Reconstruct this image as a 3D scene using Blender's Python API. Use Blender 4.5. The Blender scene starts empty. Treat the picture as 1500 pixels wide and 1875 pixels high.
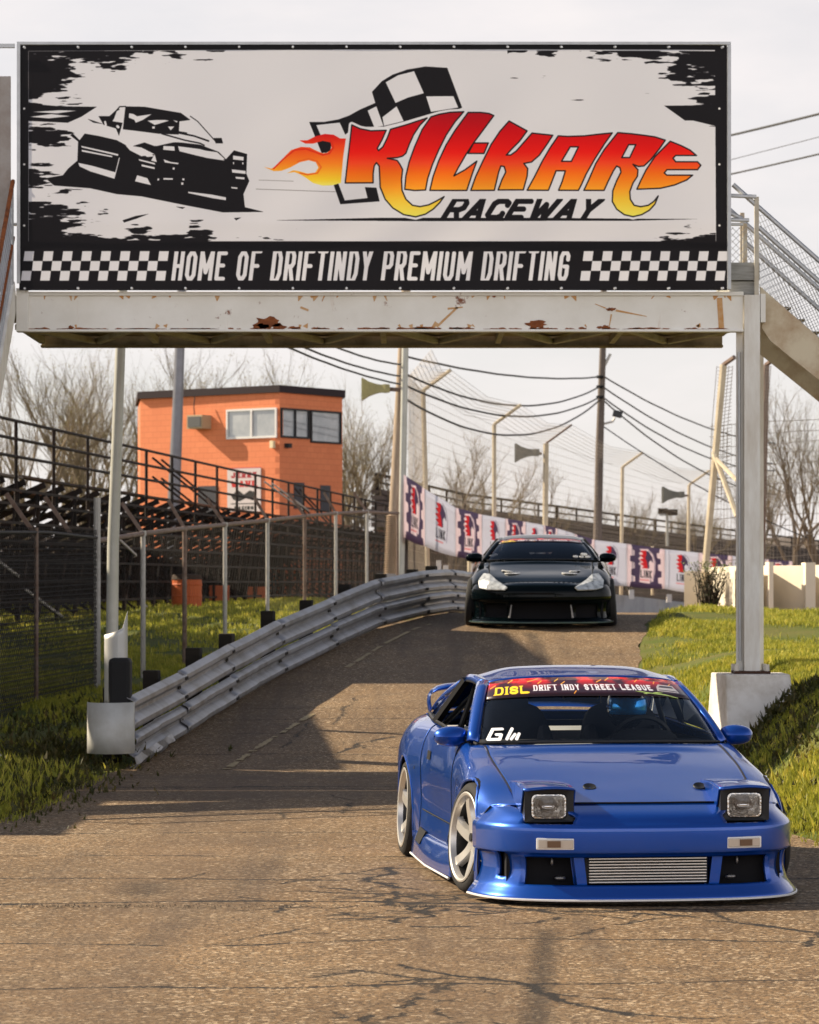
import bpy, math, random
import numpy as np
from mathutils import Vector, Matrix, Quaternion
R = math.radians
random.seed(7)
rng = np.random.default_rng(11)
SC = bpy.context.scene
COL = SC.collection
# ------------------------------------------------------------------ camera
EYE = 1.7; FPX = 6000.0; HY = 1070.0
cd = bpy.data.cameras.new('camera'); cam = bpy.data.objects.new('camera', cd); COL.objects.link(cam)
cd.sensor_fit = 'HORIZONTAL'; cd.sensor_width = 36; cd.lens = 36*FPX/1500
cd.shift_y = (HY-937.5)/1500.0
cd.clip_start = .1; cd.clip_end = 3000
cam.location = (0, 0, EYE); cam.rotation_euler = (R(90), 0, 0)
SC.camera = cam
cd.dof.use_dof = True; cd.dof.focus_distance = 18.5; cd.dof.aperture_fstop = 11.0
# ------------------------------------------------------------------ light
SUN = Vector((-1.4, .57, 1.0)).normalized()
w = bpy.data.worlds.new('World'); SC.world = w; w.use_nodes = True
nt = w.node_tree; nt.nodes.clear()
N = nt.nodes.new; L = nt.links.new
out = N('ShaderNodeOutputWorld'); bg = N('ShaderNodeBackground'); sky = N('ShaderNodeTexSky')
sky.sky_type = 'NISHITA'; sky.sun_disc = False
sky.sun_elevation = math.asin(SUN.z); sky.sun_rotation = math.atan2(SUN.x, SUN.y)
sky.air_density = 1.0; sky.dust_density = .7
bg.inputs['Strength'].default_value = .05
tc = N('ShaderNodeTexCoord'); mp = N('ShaderNodeMapping'); mp.inputs['Scale'].default_value = (2.2, 2.2, 7)
L(tc.outputs['Generated'], mp.inputs['Vector'])
nz = N('ShaderNodeTexNoise'); nz.inputs['Scale'].default_value = 1.6; nz.inputs['Detail'].default_value = 7; nz.inputs['Roughness'].default_value = .55
L(mp.outputs[0], nz.inputs['Vector'])
sx = N('ShaderNodeSeparateXYZ'); L(tc.outputs['Generated'], sx.inputs[0])
# thin bright cloud veil towards the sun's side of the sky, brightened further behind the camera as fill
mr = N('ShaderNodeMapRange'); mr.inputs['From Min'].default_value = -.2; mr.inputs['From Max'].default_value = .8; mr.inputs['To Min'].default_value = .85; L(sx.outputs['Y'], mr.inputs['Value'])
mr2 = N('ShaderNodeMapRange'); mr2.inputs['From Min'].default_value = .30; mr2.inputs['From Max'].default_value = .62; L(nz.outputs['Fac'], mr2.inputs['Value'])
mr2.inputs['To Min'].default_value = .5
mr3 = N('ShaderNodeMapRange'); mr3.inputs['From Min'].default_value = .25; mr3.inputs['From Max'].default_value = .58; mr3.inputs['To Min'].default_value = 1; mr3.inputs['To Max'].default_value = .06; L(sx.outputs['Z'], mr3.inputs['Value'])
mu0 = N('ShaderNodeMath'); mu0.operation = 'MULTIPLY'; L(mr.outputs[0], mu0.inputs[0]); L(mr3.outputs[0], mu0.inputs[1])
mu = N('ShaderNodeMath'); mu.operation = 'MULTIPLY'; L(mu0.outputs[0], mu.inputs[0]); L(mr2.outputs[0], mu.inputs[1])
mx = N('ShaderNodeMix'); mx.data_type = 'RGBA'; L(mu.outputs[0], mx.inputs[0]); L(sky.outputs[0], mx.inputs[6]); mx.inputs[7].default_value = (10.0, 9.3, 9.1, 1)
mr4 = N('ShaderNodeMapRange'); mr4.inputs['From Min'].default_value = .15; mr4.inputs['From Max'].default_value = -.35; mr4.inputs['To Min'].default_value = 1; mr4.inputs['To Max'].default_value = 2.3; L(sx.outputs['Y'], mr4.inputs['Value'])
vm = N('ShaderNodeVectorMath'); vm.operation = 'SCALE'; vm.inputs[0].default_value = (10.2, 9.6, 9.5); L(mr4.outputs[0], vm.inputs['Scale']); L(vm.outputs[0], mx.inputs[7])
L(mx.outputs[2], bg.inputs['Color']); L(bg.outputs[0], out.inputs[0])
ld = bpy.data.lights.new('sun', 'SUN'); ld.energy = 5.0; ld.angle = R(.5); ld.color = (1, .85, .63)
lo = bpy.data.objects.new('sun', ld); COL.objects.link(lo); lo.rotation_euler = (-SUN).to_track_quat('-Z', 'Y').to_euler(); lo.location = (-20, 20, 30)
SC.view_settings.view_transform = 'Standard'; SC.view_settings.look = 'None'; SC.view_settings.exposure = 0.95; SC.view_settings.gamma = 1
SC.cycles.max_bounces = 6; SC.cycles.transparent_max_bounces = 24; SC.cycles.use_denoising = True

# ------------------------------------------------------------------ helpers
def WX(px, D): return (px-750.0)*D/FPX
def WZ(py, D): return EYE-(py-HY)*D/FPX
def PT(px, py, D): return (WX(px, D), D, WZ(py, D))

_mats = {}
def mat(name, col, rough=.7, metal=0., spec=.28, noise=None, bump=None, coat=0, emit=None, scale=None):
    """procedural Principled material; noise=(scale, amount, second colour); bump=(scale, strength)"""
    if name in _mats: return _mats[name]
    m = bpy.data.materials.new(name); m.use_nodes = True; t = m.node_tree; b = t.nodes['Principled BSDF']
    b.inputs['Base Color'].default_value = (*col, 1); b.inputs['Roughness'].default_value = rough; b.inputs['Metallic'].default_value = metal
    b.inputs['Specular IOR Level'].default_value = spec; b.inputs['Coat Weight'].default_value = coat
    b.inputs['Coat Roughness'].default_value = .03
    tc = t.nodes.new('ShaderNodeTexCoord')
    if noise:
        s, amt, c2 = noise
        n = t.nodes.new('ShaderNodeTexNoise'); n.inputs['Scale'].default_value = s; n.inputs['Detail'].default_value = 6; n.inputs['Roughness'].default_value = .65
        mpn = t.nodes.new('ShaderNodeMapping')
        if scale: mpn.inputs['Scale'].default_value = scale
        t.links.new(tc.outputs['Object'], mpn.inputs[0]); t.links.new(mpn.outputs[0], n.inputs['Vector'])
        r = t.nodes.new('ShaderNodeMapRange'); r.inputs['From Min'].default_value = .5-.5*(1-amt)*.5-.06; r.inputs['From Max'].default_value = .72
        t.links.new(n.outputs['Fac'], r.inputs['Value'])
        r.inputs['To Max'].default_value = amt
        x = t.nodes.new('ShaderNodeMix'); x.data_type = 'RGBA'; x.inputs[6].default_value = (*col, 1); x.inputs[7].default_value = (*c2, 1)
        t.links.new(r.outputs[0], x.inputs[0]); t.links.new(x.outputs[2], b.inputs['Base Color'])
    if bump:
        n = t.nodes.new('ShaderNodeTexNoise'); n.inputs['Scale'].default_value = bump[0]; n.inputs['Detail'].default_value = 4
        t.links.new(tc.outputs['Object'], n.inputs['Vector'])
        bp = t.nodes.new('ShaderNodeBump'); bp.inputs['Strength'].default_value = bump[1]; bp.inputs['Distance'].default_value = .02
        t.links.new(n.outputs['Fac'], bp.inputs['Height']); t.links.new(bp.outputs[0], b.inputs['Normal'])
    if emit: b.inputs['Emission Color'].default_value = (*emit, 1); b.inputs['Emission Strength'].default_value = 1
    _mats[name] = m
    return m

def thing(name, label, cat, loc=(0, 0, 0), rotz=0, group=None):
    o = bpy.data.objects.new(name, None); COL.objects.link(o); o.empty_display_size = .2
    o.location = loc; o.rotation_euler = (0, 0, rotz)
    return tag(o, label, cat, group)
def tag(o, label, cat, group=None, kind=None):
    if label: o['label'] = label
    if cat: o['category'] = cat
    if group: o['group'] = group
    if kind: o['kind'] = kind
    return o
def dup(o, parent=None, loc=None, rotz=None, label=None):
    c = o.copy(); COL.objects.link(c)
    if parent: c.parent = parent
    if loc is not None: c.location = loc
    if rotz is not None: c.rotation_euler = (0, 0, rotz)
    if label: c['label'] = label
    for ch in list(o.children): dup(ch, c)
    return c

class MB:
    def __init__(s): s.v = []; s.f = []; s.m = []; s.uv = {}
    def add(s, vs, fs, mi=0):
        o = len(s.v); s.v += [tuple(p) for p in vs]
        for f in fs: s.f.append(tuple(i+o for i in f)); s.m.append(mi)
        return s
    def box(s, c, d, rot=None, mi=0):
        x, y, z = d[0]/2, d[1]/2, d[2]/2
        vs = [Vector((a*x, b*y, e*z)) for e in (-1, 1) for a, b in ((-1, -1), (1, -1), (1, 1), (-1, 1))]
        if rot is not None: vs = [rot @ p for p in vs]
        c = Vector(c)
        return s.add([p+c for p in vs], [(3, 2, 1, 0), (4, 5, 6, 7), (0, 1, 5, 4), (1, 2, 6, 5), (2, 3, 7, 6), (3, 0, 4, 7)], mi)
    def span(s, a, b, mi=0):
        return s.box([(a[i]+b[i])/2 for i in range(3)], [abs(b[i]-a[i]) for i in range(3)], None, mi)
    def bar(s, a, b, w, h, mi=0, up=(0, 0, 1)):
        a = Vector(a); b = Vector(b); d = b-a; l = d.length
        if l < 1e-6: return s
        d /= l; u = Vector(up); x = d.cross(u)
        if x.length < 1e-3: x = d.cross(Vector((0, 1, 0)))
        x.normalize(); z = x.cross(d)
        rot = Matrix((x, d, z)).transposed()
        return s.box((a+b)/2, (w, l, h), rot, mi)
    def tube(s, pts, r, n=6, mi=0, cap=True):
        pts = [Vector(p) for p in pts]; k = len(pts)
        rs = r if hasattr(r, '__len__') else [r]*k
        vs = []; fs = []; pu = None
        for i in range(k):
            d = pts[min(i+1, k-1)]-pts[max(i-1, 0)]
            if d.length < 1e-9: d = Vector((0, 0, 1))
            d.normalize()
            if pu is None:
                pu = Vector((0, 0, 1)) if abs(d.z) < .9 else Vector((1, 0, 0))
            x = d.cross(pu)
            if x.length < 1e-4: x = d.orthogonal()
            x.normalize(); pu = x.cross(d).normalized()
            for j in range(n):
                a = 2*math.pi*(j+.5)/n; vs.append(pts[i]+(x*math.cos(a)+pu*math.sin(a))*rs[i])
        for i in range(k-1):
            for j in range(n):
                j2 = (j+1) % n; fs.append((i*n+j, i*n+j2, (i+1)*n+j2, (i+1)*n+j))
        if cap: fs.append(tuple(range(n))); fs.append(tuple(range((k-1)*n, k*n))[::-1])
        return s.add(vs, fs, mi)
    def lathe(s, prof, c, ax='x', n=32, mi=0, mfun=None):
        """prof: list of (along-axis, radius)"""
        vs = []; fs = []; c = Vector(c)
        for a, r in prof:
            for j in range(n):
                t = 2*math.pi*j/n; p, q = r*math.cos(t), r*math.sin(t)
                vs.append(c+Vector({'x': (a, p, q), 'y': (p, a, q), 'z': (p, q, a)}[ax]))
        for i in range(len(prof)-1):
            for j in range(n):
                j2 = (j+1) % n; fs.append((i*n+j, i*n+j2, (i+1)*n+j2, (i+1)*n+j))
        return s.add(vs, fs, mi)
    def grid(s, P, mi=0, flip=False, close=False):
        """P: 2-D list of points"""
        a, b = len(P), len(P[0]); vs = [p for r in P for p in r]; fs = []
        for i in range(a-1):
            for j in range(b-1):
                q = (i*b+j, i*b+j+1, (i+1)*b+j+1, (i+1)*b+j)
                fs.append(q[::-1] if flip else q)
        return s.add(vs, fs, mi)
    def prism(s, poly, d, mi=0):
        """poly: 3-D points of a planar outline, d: extrusion vector"""
        n = len(poly); d = Vector(d); vs = [Vector(p) for p in poly]+[Vector(p)+d for p in poly]
        fs = [tuple(range(n)), tuple(range(n, 2*n))[::-1]]+[(i, i+n, (i+1) % n+n, (i+1) % n)[::-1] for i in range(n)]
        return s.add(vs, fs, mi)
    def mirror(s):
        n = len(s.v); s.v += [(-x, y, z) for x, y, z in s.v]
        k = len(s.f)
        for i in range(k): s.f.append(tuple(a+n for a in s.f[i])[::-1]); s.m.append(s.m[i])
        return s
    def sep(s): s.cuts = getattr(s, 'cuts', [])+[(len(s.v), len(s.f))]; return s
    def build_split(s, name, m, parent=None, **k):
        out = []; a = (0, 0)
        for c in getattr(s, 'cuts', [])+[(len(s.v), len(s.f))]:
            if c[1] > a[1]:
                q = MB(); q.v = s.v[a[0]:c[0]]; q.f = [tuple(i-a[0] for i in f) for f in s.f[a[1]:c[1]]]; q.m = s.m[a[1]:c[1]]; out.append(q.build(name, m, parent, **k))
            a = c
        return out
    def build(s, name, m, parent=None, smooth=False, world=False, solid=0, bevel=0, weld=False, sub=0, angle=40):
        me = bpy.data.meshes.new(name)
        off = Vector((0, 0, 0))
        if world and parent is not None:
            p = parent
            while p.parent: p = p.parent
            off = p.location
        me.from_pydata([(Vector(p)-off)[:] for p in s.v] if world else s.v, [], s.f)
        ms = m if isinstance(m, (list, tuple)) else [m]
        for q in ms: me.materials.append(q)
        if len(ms) > 1: me.polygons.foreach_set('material_index', s.m)
        me.validate(); me.update()
        if weld:
            import bmesh
            b = bmesh.new(); b.from_mesh(me); bmesh.ops.remove_doubles(b, verts=b.verts, dist=2e-4)
            bmesh.ops.recalc_face_normals(b, faces=b.faces); b.to_mesh(me); b.free()
        if smooth:
            me.polygons.foreach_set('use_smooth', [True]*len(me.polygons))
            if angle: me.set_sharp_from_angle(angle=R(angle))
        o = bpy.data.objects.new(name, me); COL.objects.link(o)
        if parent is not None: o.parent = parent
        if sub: q = o.modifiers.new('sub', 'SUBSURF'); q.levels = q.render_levels = sub
        if solid: q = o.modifiers.new('solid', 'SOLIDIFY'); q.thickness = solid; q.offset = -1
        if bevel: q = o.modifiers.new('bevel', 'BEVEL'); q.width = bevel; q.segments = 2; q.limit_method = 'ANGLE'; q.angle_limit = R(40)
        return o
def fast_mesh(name, V, F, m, n=3):
    me = bpy.data.meshes.new(name); V = np.asarray(V, np.float32); F = np.asarray(F, np.int32)
    me.vertices.add(len(V)); me.vertices.foreach_set('co', V.ravel())
    me.loops.add(F.size); me.loops.foreach_set('vertex_index', F.ravel())
    me.polygons.add(len(F)); me.polygons.foreach_set('loop_start', np.arange(0, F.size, n, dtype=np.int32))
    me.polygons.foreach_set('loop_total', np.full(len(F), n, np.int32))
    me.update(); me.validate()
    for q in (m if isinstance(m, (list, tuple)) else [m]): me.materials.append(q)
    o = bpy.data.objects.new(name, me); COL.objects.link(o); return o
def sstep(a, b, x):
    t = np.clip((np.asarray(x, float)-a)/(b-a), 0, 1); return t*t*(3-2*t)
def catmull(P, t):
    """P list of arrays, t in [0, len-1]"""
    n = len(P); i = min(int(t), n-2); f = t-i
    p0 = P[i-1] if i > 0 else 2*P[0]-P[1]; p1 = P[i]; p2 = P[i+1]; p3 = P[i+2] if i+2 < n else 2*P[n-1]-P[n-2]
    return .5*((2*p1)+(-p0+p2)*f+(2*p0-5*p1+4*p2-p3)*f*f+(-p0+3*p1-3*p2+p3)*f**3)
# ------------------------------------------------------------------ little rasteriser for printed things
class Canvas:
    def __init__(s, w, h, col, sc=1., ox=0, oy=0):
        s.w, s.h, s.sc, s.ox, s.oy = w, h, sc, ox, oy
        s.im = np.empty((h, w, 3), np.float32); s.im[:] = col
        s.al = np.ones((h, w), np.float32)
    def T(s, pts): return np.array([((x-s.ox)*s.sc, (y-s.oy)*s.sc) for x, y in pts], float)
    def box(s, P, m=2):
        x0, y0 = np.floor(P.min(0)-m).astype(int); x1, y1 = np.ceil(P.max(0)+m).astype(int)
        return max(x0, 0), max(y0, 0), min(x1, s.w), min(y1, s.h)
    def put(s, a, bx, col, alpha=None):
        x0, y0, x1, y1 = bx; c = np.array(col(x0, y0, x1, y1) if callable(col) else col, np.float32)
        r = s.im[y0:y1, x0:x1]; r[:] = r*(1-a[..., None])+c*a[..., None]
        if alpha is not None: q = s.al[y0:y1, x0:x1]; q[:] = q*(1-a)+alpha*a
    def poly(s, pts, col, holes=(), alpha=None):
        rings = [s.T(pts)]+[s.T(h) for h in holes]; bx = s.box(rings[0]); x0, y0, x1, y1 = bx
        if x1 <= x0 or y1 <= y0: return
        a = np.zeros((y1-y0, x1-x0), np.float32)
        for oy in (.17, .5, .83):
            for oxx in (.17, .5, .83):
                yy = (np.arange(y0, y1)+oy)[:, None]; xx = (np.arange(x0, x1)+oxx)[None, :]; ins = np.zeros((y1-y0, x1-x0), bool)
                for P in rings:
                    Q = np.roll(P, -1, 0)
                    for (ax, ay), (bx2, by) in zip(P, Q):
                        if ay == by: continue
                        c = (ay > yy) != (by > yy); rows = c[:, 0]
                        if not rows.any(): continue
                        xi = ax+(yy[rows]-ay)*(bx2-ax)/(by-ay); ins[rows] ^= xx < xi
                a += ins
        s.put(a/9, bx, col, alpha)
    def line(s, pts, wd, col, clip=None, closed=False, alpha=None):
        P = s.T(pts); wd = wd*s.sc/2
        if closed: P = np.vstack([P, P[:1]])
        bx = s.box(P, wd+2); x0, y0, x1, y1 = bx
        if clip is not None:
            C = s.T(clip); x0 = max(x0, int(C[:, 0].min())); x1 = min(x1, int(math.ceil(C[:, 0].max()))); y0 = max(y0, int(round(C[:, 1].min()))); y1 = min(y1, int(round(C[:, 1].max()))); bx = x0, y0, x1, y1
        if x1 <= x0 or y1 <= y0: return
        yy = np.arange(y0, y1)[:, None]+.5; xx = np.arange(x0, x1)[None, :]+.5; d = np.full((y1-y0, x1-x0), 1e9)
        for a, b in zip(P[:-1], P[1:]):
            v = b-a; l = max((v**2).sum(), 1e-9); t = np.clip(((xx-a[0])*v[0]+(yy-a[1])*v[1])/l, 0, 1)
            d = np.minimum(d, np.hypot(xx-a[0]-t*v[0], yy-a[1]-t*v[1]))
        s.put(np.clip(wd-d+.5, 0, 1).astype(np.float32), bx, col, alpha)
    def image(s, name, srgb=True):
        im = bpy.data.images.new(name, s.w, s.h, alpha=True); A = np.ones((s.h, s.w, 4), np.float32); A[..., :3] = np.clip(s.im, 0, 1); A[..., 3] = s.al
        im.colorspace_settings.name = 'sRGB' if srgb else 'Non-Color'
        im.pixels.foreach_set(A[::-1].ravel()); im.update(); im.pack(); return im
_G = {'A': [[(0, 0), (.5, 1), (1, 0)], [(.2, .28), (.8, .28)]], 'C': [[(1, .75), (1, .9), (.8, 1), (.2, 1), (0, .85), (0, .15), (.2, 0), (.8, 0), (1, .1), (1, .25)]],
 'D': [[(0, 0), (0, 1), (.7, 1), (1, .8), (1, .2), (.7, 0), (0, 0)]], 'E': [[(1, 1), (0, 1), (0, 0), (1, 0)], [(0, .52), (.8, .52)]], 'F': [[(1, 1), (0, 1), (0, 0)], [(0, .5), (.8, .5)]],
 'G': [[(1, .75), (1, .9), (.8, 1), (.2, 1), (0, .85), (0, .15), (.2, 0), (.8, 0), (1, .15), (1, .48), (.55, .48)]], 'H': [[(0, 0), (0, 1)], [(1, 0), (1, 1)], [(0, .5), (1, .5)]],
 'I': [[(.5, 0), (.5, 1)]], 'J': [[(1, 1), (1, .15), (.8, 0), (.2, 0), (0, .2)]], 'K': [[(0, 0), (0, 1)], [(1, 1), (.1, .5), (1, 0)]], 'L': [[(0, 1), (0, 0), (1, 0)]],
 'M': [[(0, 0), (0, 1), (.5, .25), (1, 1), (1, 0)]], 'N': [[(0, 0), (0, 1), (1, 0), (1, 1)]], 'O': [[(.3, 0), (0, .15), (0, .85), (.3, 1), (.7, 1), (1, .85), (1, .15), (.7, 0), (.3, 0)]],
 'P': [[(0, 0), (0, 1), (.75, 1), (1, .9), (1, .55), (.75, .45), (0, .45)]], 'R': [[(0, 0), (0, 1), (.75, 1), (1, .9), (1, .6), (.75, .48), (0, .48)], [(.55, .48), (1, 0)]],
 'S': [[(1, .78), (1, .88), (.75, 1), (.25, 1), (0, .85), (0, .65), (.25, .54), (.75, .46), (1, .35), (1, .15), (.75, 0), (.25, 0), (0, .12), (0, .22)]],
 'T': [[(0, 1), (1, 1)], [(.5, 1), (.5, 0)]], 'U': [[(0, 1), (0, .15), (.25, 0), (.75, 0), (1, .15), (1, 1)]], 'W': [[(0, 1), (.25, 0), (.5, .8), (.75, 0), (1, 1)]],
 'Y': [[(0, 1), (.5, .45), (1, 1)], [(.5, .45), (.5, 0)]], 'V': [[(0, 1), (.5, 0), (1, 1)]], 'X': [[(0, 0), (1, 1)], [(0, 1), (1, 0)]], 'B': [[(0, 0), (0, 1), (.75, 1), (1, .88), (1, .62), (.75, .52), (0, .52)], [(.75, .52), (1, .4), (1, .12), (.75, 0), (0, 0)]]}
def text(cv, s, x0, x1, yb, yt, wd, col, shear=0., gap=.28, wide='MW', thin='I', fun=None, slab=0):
    """stroke lettering from x0 to x1 with its foot at yb and top at yt (image y down)"""
    ws = [.55 if c == ' ' else 1.35 if c in wide else .3 if c in thin else 1. for c in s]
    tot = sum(ws)+gap*(len(s)-1); u = (x1-x0)/tot; x = x0; H = yb-yt
    for c, wc in zip(s, ws):
        cw = wc*u
        if c in _G:
            i = wd/2
            for st in _G[c]:
                pts = []
                for gx, gy in st:
                    if c in thin: X = x+cw/2
                    else: X = x+i+gx*(cw-wd)
                    Y = yb-i-gy*(H-wd)
                    if gy in (0, 1) and c in 'HIKLMNATVWXYFPRD' and not (c in 'L' and gy == 0): Y += i*.9*(1 if gy == 0 else -1)
                    X2 = X+(yb-Y)*shear
                    pts.append(fun(X2, Y) if fun else (X2, Y))
                cl = None if fun else [(x-H*abs(shear)-wd, yt), (x+cw+H*abs(shear)+wd, yb)]
                cv.line(pts, wd, col, clip=cl)
                if slab:
                    for (gx, gy), p in ((st[0], pts[0]), (st[-1], pts[-1])):
                        if c in 'IHNRFDTKLE' and gy in (0, 1) and gx in (0, 1, .5): cv.line([(p[0]-slab, p[1]), (p[0]+slab, p[1])], wd*.7, col, clip=cl)
        x += cw+gap*u
def vnoise(h, w, sy, sx, seed, octv=3):
    r = np.random.default_rng(seed); o = np.zeros((h, w)); amp = 1.; tot = 0
    for k in range(octv):
        gh, gw = int(h/sy)+3, int(w/sx)+3; g = r.random((gh, gw))
        y = np.arange(h)/sy; x = np.arange(w)/sx; yi = y.astype(int); xi = x.astype(int); fy = (y-yi); fx = (x-xi); fy = (fy*fy*(3-2*fy))[:, None]; fx = (fx*fx*(3-2*fx))[None]
        a = g[yi][:, xi]; b = g[yi][:, xi+1]; c = g[yi+1][:, xi]; d = g[yi+1][:, xi+1]
        o += amp*((a*(1-fx)+b*fx)*(1-fy)+(c*(1-fx)+d*fx)*fy); tot += amp; amp *= .5; sy = max(sy/2, 1); sx = max(sx/2, 1)
    return o/tot
def imat(name, img, rough=.6, spec=.3, alpha=False, emis=False, bumpy=0, coat=0):
    m = bpy.data.materials.new(name); m.use_nodes = True; t = m.node_tree; b = t.nodes['Principled BSDF']
    n = t.nodes.new('ShaderNodeTexImage'); n.image = img; n.interpolation = 'Cubic' if not alpha else 'Linear'; n.extension = 'EXTEND'
    t.links.new(n.outputs['Color'], b.inputs['Base Color']); b.inputs['Roughness'].default_value = rough; b.inputs['Specular IOR Level'].default_value = spec; b.inputs['Coat Weight'].default_value = coat
    if alpha: t.links.new(n.outputs['Alpha'], b.inputs['Alpha'])
    if emis:  # thin vinyl that lets some of the sun through
        tr = t.nodes.new('ShaderNodeBsdfTranslucent'); t.links.new(n.outputs['Color'], tr.inputs['Color']); ms = t.nodes.new('ShaderNodeMixShader'); ms.inputs[0].default_value = emis
        t.links.new(b.outputs[0], ms.inputs[1]); t.links.new(tr.outputs[0], ms.inputs[2]); t.links.new(ms.outputs[0], t.nodes['Material Output'].inputs[0])
    return m
def uvgrid(o, nu, nv):
    """uv for a (nu x nv) grid mesh: u runs with the 2nd index"""
    me = o.data; uv = me.uv_layers.new(name='uv'); idx = np.empty(len(me.loops), np.int32); me.loops.foreach_get('vertex_index', idx)
    i, j = idx//nv, idx % nv; A = np.stack([j/(nv-1), i/(nu-1)], 1).astype(np.float32); uv.data.foreach_set('uv', A.ravel())

# ------------------------------------------------------------------ the printed sign (coordinates are the sign's own drawing units)
INK = (.085, .08, .095); PAPER = (.83, .83, .86)
def draw_sign():
    sc = 1.5; x0, y0, x1, y1 = 36, 84, 1332, 533
    cv = Canvas(int((x1-x0)*sc), int((y1-y0)*sc), INK, sc, x0, y0)
    cv.poly([(53, 95), (1310, 93), (1312, 443), (53, 443)], PAPER)
    H, W = cv.h, cv.w; yy = (np.arange(H)/sc+y0)[:, None]; xx = (np.arange(W)/sc+x0)[None, :]
    nz = vnoise(H, W, 30, 85, 5, 5); n2 = vnoise(H, W, 6, 40, 9, 3); f = .52*nz+.48*n2
    def blob(cx, cy, rx, ry, p=1.): return np.clip(1.15-np.hypot((xx-cx)/rx, (yy-cy)/ry), 0, 1)*p
    m = np.maximum.reduce([blob(40, 120, 150, 130), blob(190, 88, 240, 42, .95), blob(385, 92, 60, 36, .8), blob(60, 250, 110, 40, .8), blob(60, 420, 150, 90), blob(40, 330, 110, 45, .8),
        blob(190, 450, 260, 52, .9), blob(355, 445, 40, 50, .8), blob(480, 452, 90, 22, .8), blob(1330, 110, 170, 90), blob(1180, 88, 150, 40, .9), blob(1006, 95, 42, 32, .9), blob(940, 90, 60, 20, .9), blob(1320, 200, 100, 50, .85), blob(1320, 440, 110, 34, .9), blob(1230, 446, 60, 18, .8)])
    ink = np.clip((f+m*.56-.80)*26, 0, 1)*(yy > 95)*(yy < 444)*(xx > 53)*(xx < 1311)
    keep = 1-((xx > 480) & (xx < 930)).astype(float)*(yy < 200)
    ink = (ink*keep).astype(np.float32); cv.im[:] = cv.im*(1-ink[..., None])+np.array(INK, np.float32)*ink[..., None]
    cv.poly([(45, 190), (110, 196), (178, 197), (150, 215), (125, 226), (45, 222)], INK); cv.poly([(1217, 195), (1300, 194), (1312, 200), (1312, 232), (1270, 222), (1255, 222)], INK)
    cv.poly([(60, 206), (110, 203), (142, 204), (105, 209)], PAPER); cv.poly([(55, 215), (95, 210), (130, 214), (90, 218)], PAPER)
    # drifting coupe stencil
    q = lambda *a: [(100+u/3.75, 170+v/3.75) for u, v in a]
    cv.poly(q((-60, 590), (60, 570), (95, 525), (160, 470), (165, 340), (110, 295), (130, 285), (175, 330), (210, 285), (300, 300), (430, 330), (560, 400), (640, 445), (690, 440), (600, 380), (540, 370), (620, 345), (690, 370), (740, 340), (870, 345), (1000, 360), (1130, 410), (1180, 460), (1235, 400), (1325, 425), (1320, 560), (1340, 610), (1300, 700), (1310, 790), (1440, 822), (1160, 825), (900, 775), (600, 715), (430, 700), (250, 660), (0, 640)), INK)
    cv.poly(q((880, 378), (1120, 412), (1175, 462), (1000, 440), (890, 412)), PAPER); cv.poly(q((850, 370), (1000, 390), (1130, 425), (1170, 470), (1050, 452), (860, 405)), PAPER)
    cv.poly(q((470, 250), (600, 262), (730, 285), (860, 335), (700, 370), (620, 330), (600, 350), (520, 365), (440, 320)), PAPER); cv.poly(q((490, 365), (600, 380), (690, 425), (600, 440), (520, 400)), PAPER)
    cv.poly(q((490, 98), (620, 100), (870, 142), (935, 190), (860, 200), (855, 290), (720, 285), (560, 265), (472, 255)), INK)
    for a in (((515, 145), (545, 150), (570, 165), (670, 150), (610, 190), (560, 210), (550, 190), (512, 175)), ((640, 195), (700, 190), (760, 190), (790, 195), (740, 210), (690, 225)), ((780, 235), (825, 235), (800, 262)), ((672, 235), (692, 235), (690, 250), (674, 250)), ((815, 190), (850, 200), (840, 208))): cv.poly(q(*a), PAPER)
    cv.line(q((490, 98), (450, 100), (400, 160), (385, 175)), 2, INK); cv.poly(q((305, 165), (380, 165), (440, 110), (450, 120), (400, 200), (470, 210), (445, 300), (425, 250), (340, 225)), INK)
    cv.poly(q((430, 130), (480, 105), (468, 210), (405, 200)), PAPER); cv.poly(q((230, 185), (250, 190), (310, 210), (340, 220), (270, 210)), INK)
    cv.line(q((935, 165), (985, 200), (1110, 340)), 1.6, INK); cv.poly(q((1095, 315), (1150, 315), (1160, 352), (1110, 352)), INK); cv.line(q((860, 280), (960, 300), (1060, 335)), 3, INK); cv.line(q((850, 270), (910, 280)), 2, INK); cv.line(q((740, 285), (900, 330), (1000, 350), (1030, 365)), 2.5, INK); cv.line(q((350, 205), (355, 225)), 4, PAPER); cv.line(q((435, 235), (440, 240)), 5, PAPER)
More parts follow.
